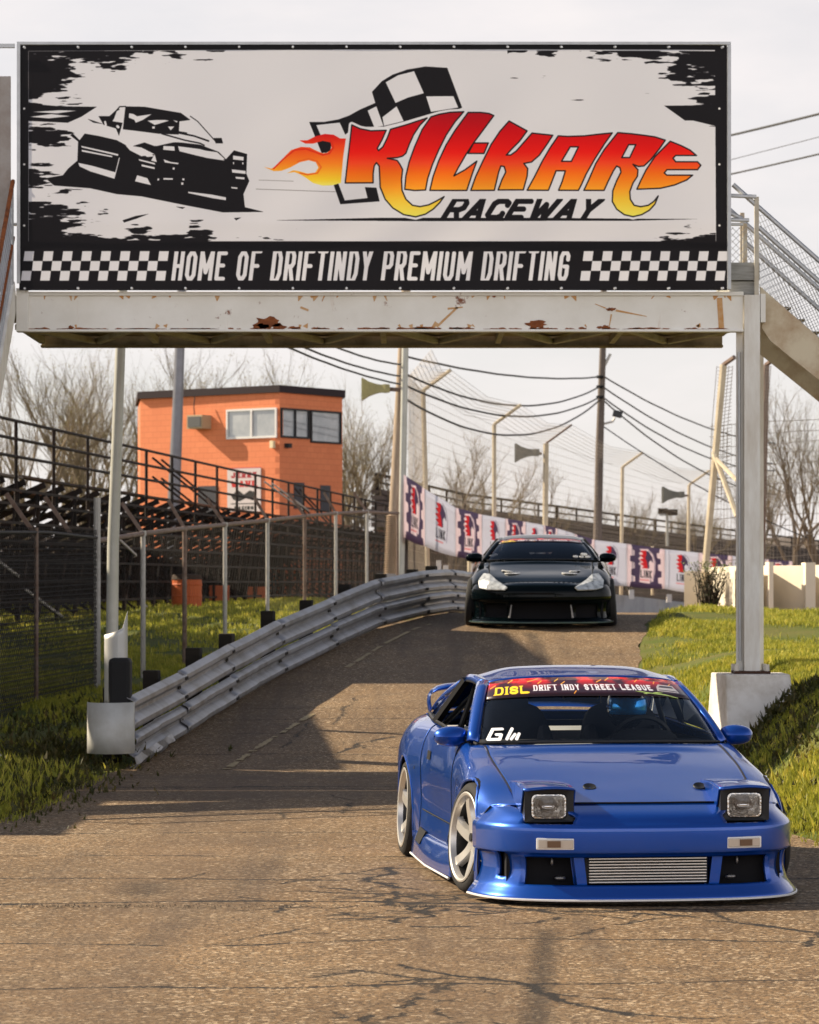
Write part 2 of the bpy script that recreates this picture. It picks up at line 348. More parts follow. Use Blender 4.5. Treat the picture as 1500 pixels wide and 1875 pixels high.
    for a in (((185, 368), (440, 425), (440, 438), (190, 380)), ((190, 395), (400, 438), (400, 448), (190, 408)), ((165, 485), (260, 505), (420, 550), (445, 450), (452, 450), (415, 595), (250, 545), (175, 510)), ((665, 470), (690, 425), (705, 480)), ((578, 458), (690, 485), (695, 498), (585, 470)), ((600, 495), (690, 515), (690, 528), (600, 508)), ((570, 570), (640, 590), (665, 638), (555, 612)), ((750, 368), (825, 372), (828, 402), (748, 395)), ((750, 460), (800, 478), (855, 485), (850, 495), (760, 482)), ((750, 588), (815, 590), (815, 600), (750, 600)), ((920, 682), (1080, 702), (1180, 722), (1180, 742), (1090, 728), (920, 692)), ((1228, 435), (1302, 445), (1300, 470), (1228, 462)), ((1220, 530), (1315, 540), (1315, 562), (1222, 552)), ((1245, 580), (1308, 585), (1306, 600), (1248, 594)), ((1215, 650), (1260, 655), (1258, 665), (1218, 660)), ((880, 590), (895, 592), (893, 606), (880, 604)), ((872, 618), (888, 620), (886, 636), (872, 634)), ((1228, 480), (1236, 480), (1236, 495), (1228, 495)), ((1292, 482), (1300, 482), (1300, 497), (1292, 497)), ((710, 592), (722, 592), (720, 606), (708, 606)), ((815, 515), (828, 517), (826, 532), (813, 530))): cv.poly(q(*a), PAPER)
    for a in (((835, 785), (900, 790), (880, 800)), ((1235, 865), (1285, 860), (1250, 880)), ((470, 880), (560, 850), (650, 835), (560, 870), (480, 895))): cv.poly(q(*a), INK)
    # speed lines and chequered flag
    c1 = lambda *a: [(480+u/5, 110+v/5) for u, v in a]; c2 = lambda *a: [(740+u/5, 180+v/5) for u, v in a]; c3 = lambda *a: [(1000+u/5, 180+v/5) for u, v in a]
    cv.line([(475, 331), (538, 333)], .8, (.45, .43, .43)); cv.line([(470, 347.5), (615, 352)], .8, (.35, .33, .33))
    cv.poly([(500, 404.5), (700, 400), (990, 400), (1280, 402.5), (1160, 405), (805, 406)], INK)
    cv.poly(c1((435, 572), (570, 572), (700, 550), (800, 515), (900, 460), (1040, 400), (1010, 298), (1100, 200), (1200, 140), (1330, 95), (1500, 72), (1700, 82), (1835, 440), (1815, 450), (1600, 480), (1300, 570), (1120, 615), (880, 620), (830, 640), (750, 700), (620, 830), (550, 860)), INK)
    for a in (((1135, 210), (1250, 145), (1395, 108), (1485, 310), (1340, 350), (1225, 400)), ((1505, 338), (1755, 335), (1800, 440), (1550, 480)), ((1235, 430), (1300, 565), (1120, 610), (1105, 530)), ((970, 470), (1050, 430), (1115, 610), (1030, 620)), ((500, 600), (715, 578), (770, 700), (760, 900), (620, 900), (640, 760), (560, 745))): cv.poly(c1(*a), PAPER)
    cv.poly(c1((660, 1150), (700, 1132), (760, 1290), (970, 1270), (945, 1170), (1050, 1175), (1080, 1300), (720, 1325)), INK)
    def grad(stops):
        def f(a, b, c, d):
            y = (np.arange(b, d)+.5)/sc+y0; s0 = [t[0] for t in stops]
            g = np.stack([np.interp(y, s0, [t[1][k] for t in stops]) for k in range(3)], 1); return np.repeat(g[:, None], c-a, 1)
        return f
    fl = c1((20, 985), (90, 1000), (160, 960), (210, 890), (270, 830), (360, 800), (440, 805), (510, 840), (560, 860), (600, 855), (640, 810), (630, 760), (560, 745), (470, 770), (400, 770), (345, 740), (420, 740), (500, 700), (580, 682), (660, 690), (720, 725), (770, 725), (745, 900), (725, 1130), (650, 1150), (560, 1155), (470, 1130), (400, 1080), (350, 1050), (300, 1030), (230, 1042), (290, 1015), (350, 1025), (420, 1045), (490, 1035), (520, 990), (495, 940), (430, 922), (350, 940), (260, 990), (180, 1020), (110, 1022))
    cv.poly(fl, grad([(245, (.80, .06, .08)), (268, (.90, .25, .08)), (300, (.93, .50, .12)), (330, (.92, .78, .18)), (342, (.90, .88, .45))]))
    cv.line(c1((110, 1000), (200, 910), (300, 830), (400, 818), (480, 845), (560, 875), (620, 860), (655, 810), (640, 755), (560, 715), (480, 735)), 2.6, (.84, .16, .08)); cv.line(c1((350, 1040), (420, 1055), (510, 1040), (545, 985), (505, 930), (430, 908), (330, 935)), 2.6, (.88, .38, .12))
    cv.poly(c1((545, 800), (620, 800), (630, 830), (590, 855), (550, 850)), INK)
    K1 = c1((825, 600), (900, 635), (1000, 655), (1140, 650), (1100, 740), (1058, 815), (1070, 835), (1110, 800), (1150, 720), (1180, 640), (1320, 600), (1515, 535), (1450, 600), (1390, 690), (1350, 780), (1320, 860), (1290, 885), (1240, 900), (1150, 905), (1240, 925), (1265, 960), (1290, 1010), (1280, 1100), (1285, 1200), (1320, 1280), (1380, 1335), (1450, 1347), (1530, 1330), (1600, 1295), (1670, 1255), (1630, 1310), (1570, 1370), (1500, 1415), (1410, 1440), (1300, 1420), (1200, 1360), (1130, 1280), (1085, 1170), (1080, 1050), (1075, 975), (1050, 945), (1030, 975), (1020, 1050), (1020, 1130), (765, 1130), (790, 900), (810, 740))
    LT = [(K1, ()), (c2((250, 175), (330, 150), (430, 133), (550, 128), (470, 220), (390, 340), (320, 480), (260, 620), (220, 740), (200, 845), (100, 850), (10, 840), (20, 720), (50, 590), (100, 450), (170, 290)), ()),
        (c2((590, 135), (700, 135), (780, 145), (825, 165), (740, 280), (650, 400), (570, 520), (500, 640), (460, 715), (560, 660), (670, 580), (630, 690), (600, 780), (578, 848), (240, 848), (270, 720), (320, 580), (390, 430), (470, 300)), ()),
        (c2((640, 415), (775, 415), (735, 510), (590, 510)), ()),
        (c2((965, 215), (1130, 305), (1060, 400), (980, 480), (940, 525), (980, 525), (1030, 490), (1100, 410), (1175, 325), (1365, 345), (1310, 430), (1240, 530), (1170, 590), (1100, 603), (1135, 650), (1130, 720), (1095, 845), (865, 845), (900, 750), (935, 680), (920, 630), (890, 625), (870, 680), (830, 848), (615, 848), (660, 720), (730, 570), (800, 430), (880, 310)), ()),
        (c3((115, 350), (200, 355), (350, 350), (480, 335), (610, 322), (540, 420), (450, 560), (370, 700), (330, 790), (300, 848), (118, 848), (150, 770), (180, 670), (95, 670), (60, 760), (25, 848), (-170, 848), (-100, 720), (-30, 580), (40, 460)), (c3((225, 450), (300, 450), (235, 583), (145, 583)),)),
        (c3((660, 320), (780, 330), (900, 345), (1000, 360), (1095, 390), (1040, 470), (960, 570), (900, 625), (850, 630), (800, 610), (845, 660), (840, 720), (800, 780), (770, 860), (775, 930), (810, 985), (870, 998), (940, 985), (990, 950), (1030, 900), (1000, 975), (950, 1030), (880, 1070), (800, 1088), (720, 1070), (650, 1020), (610, 950), (615, 850), (650, 760), (690, 680), (680, 640), (650, 625), (620, 670), (570, 770), (535, 848), (350, 848), (400, 740), (460, 600), (540, 470)), (c3((760, 430), (825, 430), (770, 548), (697, 548)),)),
        (c3((1140, 400), (1240, 440), (1320, 480), (1380, 530), (1190, 530), (1165, 555), (1190, 588), (1390, 588), (1420, 620), (1390, 660), (1110, 660), (1085, 690), (1110, 710), (1345, 710), (1290, 755), (1180, 800), (1050, 830), (835, 838), (870, 760), (920, 660), (1000, 540)), ())]
    for P, hs in LT: cv.line(P, 11, PAPER, closed=True)
    text(cv, 'RACEWAY', 806, 1085, 404, 365, 9.6, INK, shear=.62, gap=.10)
    g = grad([(200, (.62, .02, .10)), (240, (.76, .0, .05)), (278, (.88, .08, .04)), (300, (.92, .27, .12)), (318, (.93, .42, .06)), (345, (.95, .60, .14)), (365, (.92, .74, .22)), (395, (.90, .86, .35))])
    for P, hs in LT:
        cv.poly(P, g, holes=hs); cv.line(P, 2.4, INK, closed=True)
        for h in hs: cv.line(h, 2.4, INK, closed=True)
    # chequers and slogan along the foot
    sh = -.085
    for (a, n, off) in ((40, 15, 0), (1064, 15, 0)):
        cw = 17.6
        for r in range(3):
            for k in range(n):
                if (r+k) % 2 == (0): 
                    xa = a+(k)*cw; ya = 461+r*18; x_b = xa+cw
                    f = lambda X, Y: (X-(Y-461)*.13+6, Y)
                    cv.poly([f(xa, ya), f(x_b, ya), f(x_b, ya+18), f(xa, ya+18)], PAPER)
    text(cv, 'HOME OF DRIFTINDY PREMIUM DRIFTING', 314, 1040, 515, 461, 7.4, PAPER, shear=.12, gap=.22, wide='MW')
    for k in range(14):
        x = 46+k*98.2
        for y in (88.5, 529): cv.line([(x, y), (x+.1, y)], 4.6, (.86, .86, .86))
    for x in (45, 1318):
        for y in (200, 302, 414): cv.line([(x, y), (x+.1, y)], 4.2, (.86, .86, .86))
    # faint vertical creases of the hanging cloth stay in its relief, not in ink
    return cv.image('sign_print')
def draw_link(purple):
    cv = Canvas(300, 256, (.43, .35, .48) if purple else (.88, .88, .91)); P = (.93, .88, .89); V = (.43, .35, .48); RD = (.86, .16, .20)
    o = P if purple else V
    tabs = [(.08, .24), (.40, .58), (.74, .92)]
    pts = [(0, 0)]
    if purple:
        cv.poly([(0, 0), (34, 0), (44, 30), (60, 34), (60, 64), (24, 70), (24, 102), (58, 106), (62, 140), (34, 150), (34, 184), (64, 190), (64, 222), (30, 226), (20, 256), (0, 256)], P)
        cv.poly([(300, 0), (262, 0), (256, 30), (236, 32), (240, 62), (268, 68), (268, 100), (246, 104), (248, 140), (274, 146), (274, 182), (248, 188), (250, 222), (276, 226), (280, 256), (300, 256)], P)
    # ragged red flash in a ring, LINK plate below
    cx = 150
    if purple: cv.poly([(cx-50, 20), (cx+20, 14), (cx+60, 40), (cx+78, 90), (cx+76, 150), (cx+60, 214), (cx+44, 214), (cx+40, 190), (cx+34, 226), (cx-52, 222), (cx-46, 150), (cx-40, 120), (cx-62, 112), (cx-40, 96), (cx-60, 80), (cx-40, 62), (cx-56, 46), (cx-36, 34)], P)
    cv.poly([(cx-8, 24), (cx+24, 30), (cx+52, 60), (cx+60, 96), (cx+40, 80), (cx+26, 96), (cx+30, 130), (cx+10, 136), (cx-14, 90)], V)
    cv.poly([(cx-42, 30), (cx+4, 26), (cx+6, 54), (cx-4, 70), (cx+10, 92), (cx+18, 134), (cx-34, 134), (cx-14, 122), (cx-46, 108), (cx-16, 100), (cx-50, 84), (cx-16, 74), (cx-48, 58), (cx-18, 50)], RD)
    cv.line([(cx+24, 20), (cx+58, 44), (cx+72, 90), (cx+70, 140), (cx+60, 200)], 5, (.62, .58, .66))
    text(cv, 'LINK', cx-42, cx+50, 192, 146, 7, (.15, .12, .18), gap=.35)
    cv.line([(cx-46, 206), (cx+26, 206)], 5, (.88, .5, .5))
    return cv.image('link_purple' if purple else 'link_white')
def draw_strip():
    cv = Canvas(720, 64, (.30, .03, .04)); H, W = 64, 720
    n = vnoise(H, W, 18, 60, 3, 4); g = np.clip((n-.36)*5, 0, 1)*np.clip(1.4-np.arange(H)/30., 0, 1)[:, None]
    for k, (a, b) in enumerate(((.24, .92), (.02, .12), (.03, .04))): cv.im[..., k] = a+(b-a)*g
    cv.im *= (1-.35*np.clip(np.arange(H)/64., 0, 1))[:, None, None]
    r = np.random.default_rng(8)
    for x, y, l in ((10, 22, 16), (70, 8, 16), (140, 8, 40), (178, 16, 14), (240, 10, 16), (262, 20, 16), (395, 14, 22), (430, 8, 18), (540, 12, 16), (610, 16, 10), (660, 22, 18), (300, 52, 10)):
        cv.line([(x, y+5), (x+l, y-4)], 3, (.98, .62+.2*r.random(), .2))
    text(cv, 'DISL', 26, 142, 54, 26, 8, (.98, .86, .12), gap=.2, slab=5); text(cv, 'DRIFT INDY STREET LEAGUE', 160, 590, 46, 26, 5.2, (.93, .93, .95), gap=.3, slab=3.6)
    cv.poly([(612, 32), (626, 22), (682, 24), (688, 50), (606, 46)], (.75, .72, .72)); cv.poly([(620, 33), (630, 27), (676, 28), (678, 34)], (.2, .15, .15)); cv.line([(616, 42), (682, 45)], 2.4, (.2, .15, .15))
    return cv.image('visor_print')
def draw_board():
    cv = Canvas(160, 260, (.78, .74, .74)); text(cv, 'JERRY', 18, 142, 62, 28, 9, (.60, .14, .18), slab=5); text(cv, 'WAHL', 18, 142, 116, 78, 10, (.72, .14, .14), slab=5)
    cv.poly([(18, 168), (50, 130), (80, 160), (108, 136), (142, 150), (126, 196), (90, 182), (60, 200), (30, 190)], (.13, .12, .13)); cv.line([(20, 214), (140, 214)], 6, (.2, .2, .2)); text(cv, 'RACING', 34, 126, 250, 228, 6, (.15, .15, .15))
    cv.poly([(0, 0), (160, 0), (160, 6), (0, 6)], (.7, .35, .35)); return cv.image('board_print')
def draw_gl():
    cv = Canvas(160, 64, (.9, .9, .9)); cv.al[:] = 0
    f = lambda x, y: (x, y)
    for pts in ([(70, 12), (36, 12), (10, 56), (52, 56), (62, 36), (44, 36)], [(106, 12), (78, 56)], [(112, 36), (94, 56)], [(128, 34), (114, 56)]): cv.line(pts, 11, (.93, .93, .95), alpha=1)
    return cv.image('glass_sticker')
IMG = dict(sign=draw_sign(), lp=draw_link(True), lw=draw_link(False), strip=draw_strip(), board=draw_board(), gl=draw_gl())
# ------------------------------------------------------------------ terrain
def zr(Y): return np.interp(Y, [0, 22, 26, 29, 32, 35, 38, 42, 45, 47, 52, 70, 100, 400], [0, 0, 0.01, .06, .25, .48, .75, 1.12, 1.26, 1.29, 1.22, .9, .6, .6])
def zl(Y): return np.interp(Y, [0, 24, 29, 44, 56, 66, 78, 90, 120, 400], [0, 0, .1, .40, .75, 1.0, 1.17, 1.2, 1.25, 1.25])
RAIL = [(29.0, -2.48), (31.5, -2.22), (34.5, -1.87), (37, -1.48), (39.8, -.92), (42.5, -.33), (45, .22), (48.5, .80), (52, 1.3)]
def railx(Y): return np.interp(Y, [p[0] for p in RAIL]+[60, 400], [p[1] for p in RAIL]+[1.6, 1.6])
def LX(Y): return np.interp(Y, [0, 19, 20.5, 22, 23.2, 25.5, 28.3, 29]+[p[0] for p in RAIL[1:]]+[60, 400], [-60, -60, -9, -4.1, -2.95, -2.78, -2.7, -2.5]+[p[1]-.05 for p in RAIL[1:]]+[0, -2])
def RX(Y): return np.interp(Y, [0, 19.3, 20.2, 20.7, 24, 29, 36, 39, 43.3, 46, 52, 60, 400], [60, 60, 6, 2.75, 2.5, 2.5, 2.5, 2.73, 3.15, 3.5, 5, 12, 60])
def terrain(X, Y):
    X = np.asarray(X, float); Y = np.asarray(Y, float)
    z = zr(Y); wl = sstep(-.1, 2.6, LX(Y)-X)*sstep(24, 28, Y); z = z*(1-wl)+zl(Y)*wl
    dx = X-RX(Y); bank = np.clip(.69*sstep(0, 1.1, dx)+.07*np.clip(dx-.8, 0, 6), 0, 1.1)*(1-sstep(30, 41, Y))*sstep(20, 25, Y)
    bank = bank+.05*sstep(0, .3, dx)*sstep(20, 22, Y)
    return z+bank*(dx > 0)-.07*sstep(40, 46, Y)*sstep(.2, 1.5, dx)
def wob(X, Y): return .02*np.sin(X*3.1+Y*.7)+.015*np.sin(X*1.3-Y*2.3)
def lattice(xs, ys, f):
    X, Y = np.meshgrid(xs, ys); Z = f(X, Y); V = np.stack([X, Y, Z], -1).reshape(-1, 3); nx = len(xs); ny = len(ys)
    i = np.arange(ny-1)[:, None]*nx+np.arange(nx-1)[None]; F = np.stack([i, i+1, i+nx+1, i+nx], -1).reshape(-1, 4); return V, F
xs = np.concatenate([np.linspace(-400, -40, 10)[:-1], np.linspace(-40, -12, 15)[:-1], np.linspace(-12, 12, 161), np.linspace(12, 60, 20)[1:], np.linspace(60, 400, 10)[1:]])
ys = np.concatenate([np.linspace(-30, 15, 10)[:-1], np.linspace(15, 60, 226), np.linspace(60, 140, 60)[1:], np.linspace(140, 900, 20)[1:]])
def fg(X, Y):
    z = terrain(X, Y); inside = (X > LX(Y)+.12) & (X < RX(Y)-.12)
    return z+np.where(inside, -.05, 0)+np.where(inside, 0, wob(X, Y)*sstep(0, .5, np.maximum(LX(Y)-X, X-RX(Y))))
V, F = lattice(xs, ys, fg)
m_soil = mat('turf_soil', (.085, .11, .022), .95, spec=.1, noise=(1.3, .8, (.16, .13, .05)), bump=(30, .8))
tag(fast_mesh('ground', V, F, m_soil, 4), 'grassy ground either side of the track access road', 'ground', kind='structure')
# road sheet follows its edges, a few mm above
ts = np.linspace(0, 1, 90); ysr = np.concatenate([np.linspace(4, 18, 15)[:-1], np.linspace(18, 60, 211), np.linspace(60, 160, 20)[1:]])
rows = []
for Y in ysr:
    a, b = float(LX(Y)), float(RX(Y)); a = max(a, -45); b = min(b, 45)
    ja = .03*math.sin(Y*2.3)+.012*math.sin(Y*7.7+1); jb = .03*math.sin(Y*2.1+2)+.012*math.sin(Y*6.7)
    a += ja; b += jb
    X = a+(b-a)*ts; X = np.clip(X, a, b)
    z = terrain(X, np.full_like(X, Y)); z = np.minimum(z, zr(Y)+.02)+.006
    rows.append(np.stack([X, np.full_like(X, Y), z], -1))
V = np.concatenate(rows); nx = len(ts); i = np.arange(len(ysr)-1)[:, None]*nx+np.arange(nx-1)[None]
F = np.stack([i, i+1, i+nx+1, i+nx], -1).reshape(-1, 4)
# crack and seam mask, with painted pole shadow streaks, drawn in road metres (x -5..5, y 11..51)
S = 60
cv = Canvas(10*S, 40*S, (0, 0, 0), S, -5, -51)
def g(x, y): return (x, -y)
rr = random.Random(5)
def wander(x, y, dx, dy, n, st, jit, wd, v=1., br=.0):
    pts = [(x, y)]; a = math.atan2(dy, dx)
    for _ in range(n):
        a += rr.gauss(0, jit); a += (math.atan2(dy, dx)-a)*.25; x += math.cos(a)*st; y += math.sin(a)*st; pts.append((x, y))
        if rr.random() < br: wander(x, y, math.cos(a+rr.choice((-1, 1))*1.1), math.sin(a+rr.choice((-1, 1))*1.1), rr.randint(4, 14), st, jit*1.2, wd*.7, v*.8)
    for k in range(0, len(pts)-1, 3):
        if rr.random() < .08: continue
        cv.line([g(*p) for p in pts[k:k+4]], wd*rr.uniform(.5, 1.4), (v, v, v))
for Y, wd in ((14.0, .03), (15.9, .026), (17.2, .055), (18.9, .03), (20.6, .022), (22.4, .022), (24.3, .026)): wander(-5, Y, 1, -.012, 100, .1, .12, wd, 1., .01)
for Y in (30.1, 31.9, 33.0, 34.0): wander(railx(Y)+.1, Y, 1, -.005, 45, .1, .08, .02, .9)
wander(-5, 27.1, 1, -.04, 75, .1, .12, .05, 1., .03); wander(-3.5, 26.7, 1, .0, 60, .1, .15, .03, .8)
for x, y, dx, dy, n in ((-.12, 19.6, .05, -1, 40), (-.05, 14.6, .06, -1, 34), (-.15, 17.3, 1, -.25, 34), (-.4, 18.0, 1, -.1, 30), (.5, 17.0, 1, -.35, 34), (-.15, 31.6, -.5, -1, 25)): wander(x, y, dx, dy, n, .06, .28, .042, 1., .07)
for k in range(46): # alligatored patch near the coupe
    x, y = rr.gauss(.0, .38), rr.gauss(17.3, .6); wander(x, y, rr.gauss(0, 1), rr.gauss(0, 1), rr.randint(3, 9), .06, .6, .034, rr.uniform(.6, 1))
for k in range(26): x, y = rr.gauss(.1, .15), rr.uniform(12, 14.5); wander(x, y, rr.gauss(0, .4), -1, rr.randint(3, 9), .06, .6, .025, rr.uniform(.5, 1))
for x0, y0, n in ((-.62, 26.2, 26), (-.95, 24.2, 6), (-1.0, 33, 30), (-.6, 35, 30)): wander(x0, y0, -.1, -1, n, .08, .15, .03, .7)
for a_, b_, w0, al in (((.69, 16.2), (.41, 12.4), .10, .10), ((1.50, 41.6), (1.62, 38.4), .14, .10), ((1.45, 38.4), (1.38, 36.6), .10, .06)):
    for q in range(7): cv.line([g(*a_), g(*b_)], w0*(.5+q*.14), (.16+.07*(6-q),)*3) if False else None
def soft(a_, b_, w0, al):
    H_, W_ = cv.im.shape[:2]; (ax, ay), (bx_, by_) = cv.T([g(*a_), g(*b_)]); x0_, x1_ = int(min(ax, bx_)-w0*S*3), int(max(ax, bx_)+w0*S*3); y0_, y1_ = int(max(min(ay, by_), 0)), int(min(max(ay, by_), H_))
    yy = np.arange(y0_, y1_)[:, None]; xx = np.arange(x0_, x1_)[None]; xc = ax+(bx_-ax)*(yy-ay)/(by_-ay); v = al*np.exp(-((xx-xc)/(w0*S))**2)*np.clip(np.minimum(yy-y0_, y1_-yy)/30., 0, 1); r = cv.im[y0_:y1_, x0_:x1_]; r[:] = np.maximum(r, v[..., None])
soft((.69, 16.4), (.41, 11.2), .075, .55); soft((1.52, 41.9), (1.60, 38.2), .10, .5); soft((-1.6, 28.5), (-1.2, 38), .9, .0); soft((-2.2, 20.5), (-2.6, 14), .30, .22); soft((-.6, 22), (-1.3, 15), .16, .2); soft((-1.5, 19), (-1.45, 17.5), .2, .45)  # soft dark streaks; the first two are pole shadow painted into the mask
imc = cv.image('crack_shadow_map', False)
m_road = bpy.data.materials.new('old_asphalt'); m_road.use_nodes = True; t = m_road.node_tree; b = t.nodes['Principled BSDF']; n_ = t.nodes.new; k_ = t.links.new
tc = n_('ShaderNodeTexCoord'); ti = n_('ShaderNodeTexImage'); ti.image = imc; ti.extension = 'CLIP'
mp = n_('ShaderNodeMapping'); mp.vector_type = 'POINT'; mp.inputs['Location'].default_value = (.5, -11/40, 0); mp.inputs['Scale'].default_value = (.1, 1/40, 1); 
dn = n_('ShaderNodeTexNoise'); dn.inputs['Scale'].default_value = 14; dn.inputs['Detail'].default_value = 5; dn.inputs['Roughness'].default_value = .75; k_(tc.outputs['Object'], dn.inputs['Vector'])
dv = n_('ShaderNodeVectorMath'); dv.operation = 'MULTIPLY_ADD'; k_(dn.outputs['Color'], dv.inputs[0]); dv.inputs[1].default_value = (.16, .16, 0); k_(tc.outputs['Object'], dv.inputs[2])
dw = n_('ShaderNodeVectorMath'); dw.operation = 'SUBTRACT'; k_(dv.outputs[0], dw.inputs[0]); dw.inputs[1].default_value = (.08, .08, 0); k_(dw.outputs[0], mp.inputs[0]); k_(mp.outputs[0], ti.inputs[0])
def noise(sc, det=5, rough=.6, src=None):
    n = n_('ShaderNodeTexNoise'); n.inputs['Scale'].default_value = sc; n.inputs['Detail'].default_value = det; n.inputs['Roughness'].default_value = rough; k_((src or tc.outputs['Object']), n.inputs['Vector']); return n.outputs['Fac']
def ramp(v, a, b2, lo=0., hi=1.):
    n = n_('ShaderNodeMapRange'); n.inputs[1].default_value = a; n.inputs[2].default_value = b2; n.inputs[3].default_value = lo; n.inputs[4].default_value = hi; k_(v, n.inputs[0]); return n.outputs[0]
def mixc(f, a, c):
    n = n_('ShaderNodeMix'); n.data_type = 'RGBA'
    for s, v in ((0, f), (6, a), (7, c)):
        if isinstance(v, tuple): n.inputs[s].default_value = (*v, 1)
        elif isinstance(v, (int, float)): n.inputs[s].default_value = v
        else: k_(v, n.inputs[s])
    return n.outputs[2]
c = mixc(ramp(noise(.45, 4), .35, .68), (.165, .100, .046), (.265, .165, .080))
c = mixc(ramp(noise(1.1, 6, .7), .5, .66, 0, .45), c, (.36, .26, .15))
c = mixc(ramp(noise(2.2, 6, .7), .5, .7, 0, .7), c, (.085, .05, .027))
vor = n_('ShaderNodeTexVoronoi'); vor.inputs['Scale'].default_value = 42; k_(tc.outputs['Object'], vor.inputs['Vector'])
stone = ramp(vor.outputs['Color'], .62, .98, 0, .9); c = mixc(stone, c, (.62, .48, .32))
c = mixc(ramp(noise(52, 3, .75), .475, .58, 0, .93), c, (.045, .026, .011))
# dark braking streaks along the road
m2 = n_('ShaderNodeMapping'); m2.inputs['Scale'].default_value = (2.6, .09, 1); k_(tc.outputs['Object'], m2.inputs[0])
c = mixc(ramp(noise(1., 3, .5, m2.outputs[0]), .54, .74, 0, .55), c, (.055, .036, .024))
# polished wheel tracks and a slightly different resurfaced strip at the foot of the ramp
sxx = n_('ShaderNodeSeparateXYZ'); k_(tc.outputs['Object'], sxx.inputs[0])
def band(sock, a0, a1, soft_):
    u = n_('ShaderNodeMath'); u.operation = 'SUBTRACT'; k_(sock, u.inputs[0]); u.inputs[1].default_value = (a0+a1)/2; v = n_('ShaderNodeMath'); v.operation = 'ABSOLUTE'; k_(u.outputs[0], v.inputs[0]); return ramp(v.outputs[0], (a1-a0)/2+soft_, (a1-a0)/2)
wv = n_('ShaderNodeMath'); wv.operation = 'MULTIPLY_ADD'; k_(noise(.9, 3), wv.inputs[0]); wv.inputs[1].default_value = .5; k_(sxx.outputs['X'], wv.inputs[2])
tr1 = n_('ShaderNodeMath'); tr1.operation = 'MAXIMUM'; k_(band(wv.outputs[0], -1.35, -.95, .3), tr1.inputs[0]); k_(band(wv.outputs[0], .35, .75, .3), tr1.inputs[1])
tr2 = n_('ShaderNodeMath'); tr2.operation = 'MULTIPLY'; k_(tr1.outputs[0], tr2.inputs[0]); k_(ramp(noise(2.5, 5, .7), .3, .7, .1, .55), tr2.inputs[1])
c = mixc(tr2.outputs[0], c, (.10, .062, .036))
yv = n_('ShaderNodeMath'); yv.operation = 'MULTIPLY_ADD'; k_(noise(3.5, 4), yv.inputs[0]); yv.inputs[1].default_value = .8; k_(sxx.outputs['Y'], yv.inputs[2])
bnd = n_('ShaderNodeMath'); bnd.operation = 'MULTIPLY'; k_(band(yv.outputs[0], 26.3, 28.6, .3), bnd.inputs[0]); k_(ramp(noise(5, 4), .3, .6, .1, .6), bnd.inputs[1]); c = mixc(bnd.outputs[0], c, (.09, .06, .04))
crack_shade = ramp(ti.outputs['Color'], .12, .78); c = mixc(crack_shade, c, (.012, .008, .005))
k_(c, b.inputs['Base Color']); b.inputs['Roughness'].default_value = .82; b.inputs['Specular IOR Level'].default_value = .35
bp = n_('ShaderNodeBump'); bp.inputs['Strength'].default_value = .9; bp.inputs['Distance'].default_value = .012
ad = n_('ShaderNodeMath'); ad.operation = 'SUBTRACT'; k_(noise(48, 3, .7), ad.inputs[0]); k_(crack_shade, ad.inputs[1]); k_(ad.outputs[0], bp.inputs['Height']); k_(bp.outputs[0], b.inputs['Normal'])
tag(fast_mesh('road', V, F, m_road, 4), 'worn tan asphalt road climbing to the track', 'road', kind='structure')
# worn edge line: short painted dashes
mb = MB()
for (y0, x0, y1, x1) in ((28.9, -1.62, 30.1, -1.48), (30.3, -1.46, 31.6, -1.29), (31.9, -1.24, 32.7, -1.12), (32.9, -1.09, 33.5, -.99), (37.8, -.72, 40, -.35), (40.3, -.3, 43, .28)):
    n = 12
    for k in range(n):
        if rr.random() < .12: continue
        ya, yb = y0+(y1-y0)*k/n, y0+(y1-y0)*(k+1)/n; xa, xb = x0+(x1-x0)*k/n, x0+(x1-x0)*(k+1)/n; w2 = .02+.02*rr.random()
        P = [(xa-w2, ya), (xa+w2, ya), (xb+w2, yb), (xb-w2, yb)]
        mb.add([(x, y, float(zr(y))+.014) for x, y in P], [(0, 1, 2, 3)])
tag(mb.build('road_marking', mat('worn_yellow', (.42, .32, .17), .8, noise=(30, .9, (.12, .09, .06)))), 'worn yellowish dashed line beside the guardrail', 'marking', kind='structure')

# ------------------------------------------------------------------ grass blades
def blades(X, Y, h, wdt, lean=.5):
    n = len(X); Z = fg(X, Y); a = rng.uniform(0, 2*np.pi, n); hh = h*rng.uniform(.5, 1.35, n); b_ = rng.uniform(0, 2*np.pi, n); l = lean*hh*rng.uniform(.2, 1, n)
    dx, dy = np.cos(a)*wdt, np.sin(a)*wdt; P = np.empty((n, 4, 3))
    P[:, 0] = np.stack([X-dx, Y-dy, Z-.01], -1); P[:, 1] = np.stack([X+dx, Y+dy, Z-.01], -1)
    P[:, 2] = np.stack([X+dx*.7+np.cos(b_)*l*.4, Y+dy*.7+np.sin(b_)*l*.4, Z+hh*.6], -1); P[:, 3] = np.stack([X+np.cos(b_)*l, Y+np.sin(b_)*l, Z+hh], -1)
    i = np.arange(n)[:, None]*4; return P.reshape(-1, 3), np.concatenate([i+np.array([[0, 1, 2]]), i+np.array([[0, 2, 3]])], 0)
def clumpy(x0, x1, y0, y1, n, seed):
    r = np.random.default_rng(seed); X = r.uniform(x0, x1, n*2); Y = r.uniform(y0, y1, n*2)
    f = np.sin(X*2.3+Y*.6)+np.sin(X*.9-Y*1.7+1)+np.sin(X*5.1+Y*3.3)*.6+r.normal(0, .55, n*2)
    keep = np.argsort(-f)[:n]; return X[keep], Y[keep]
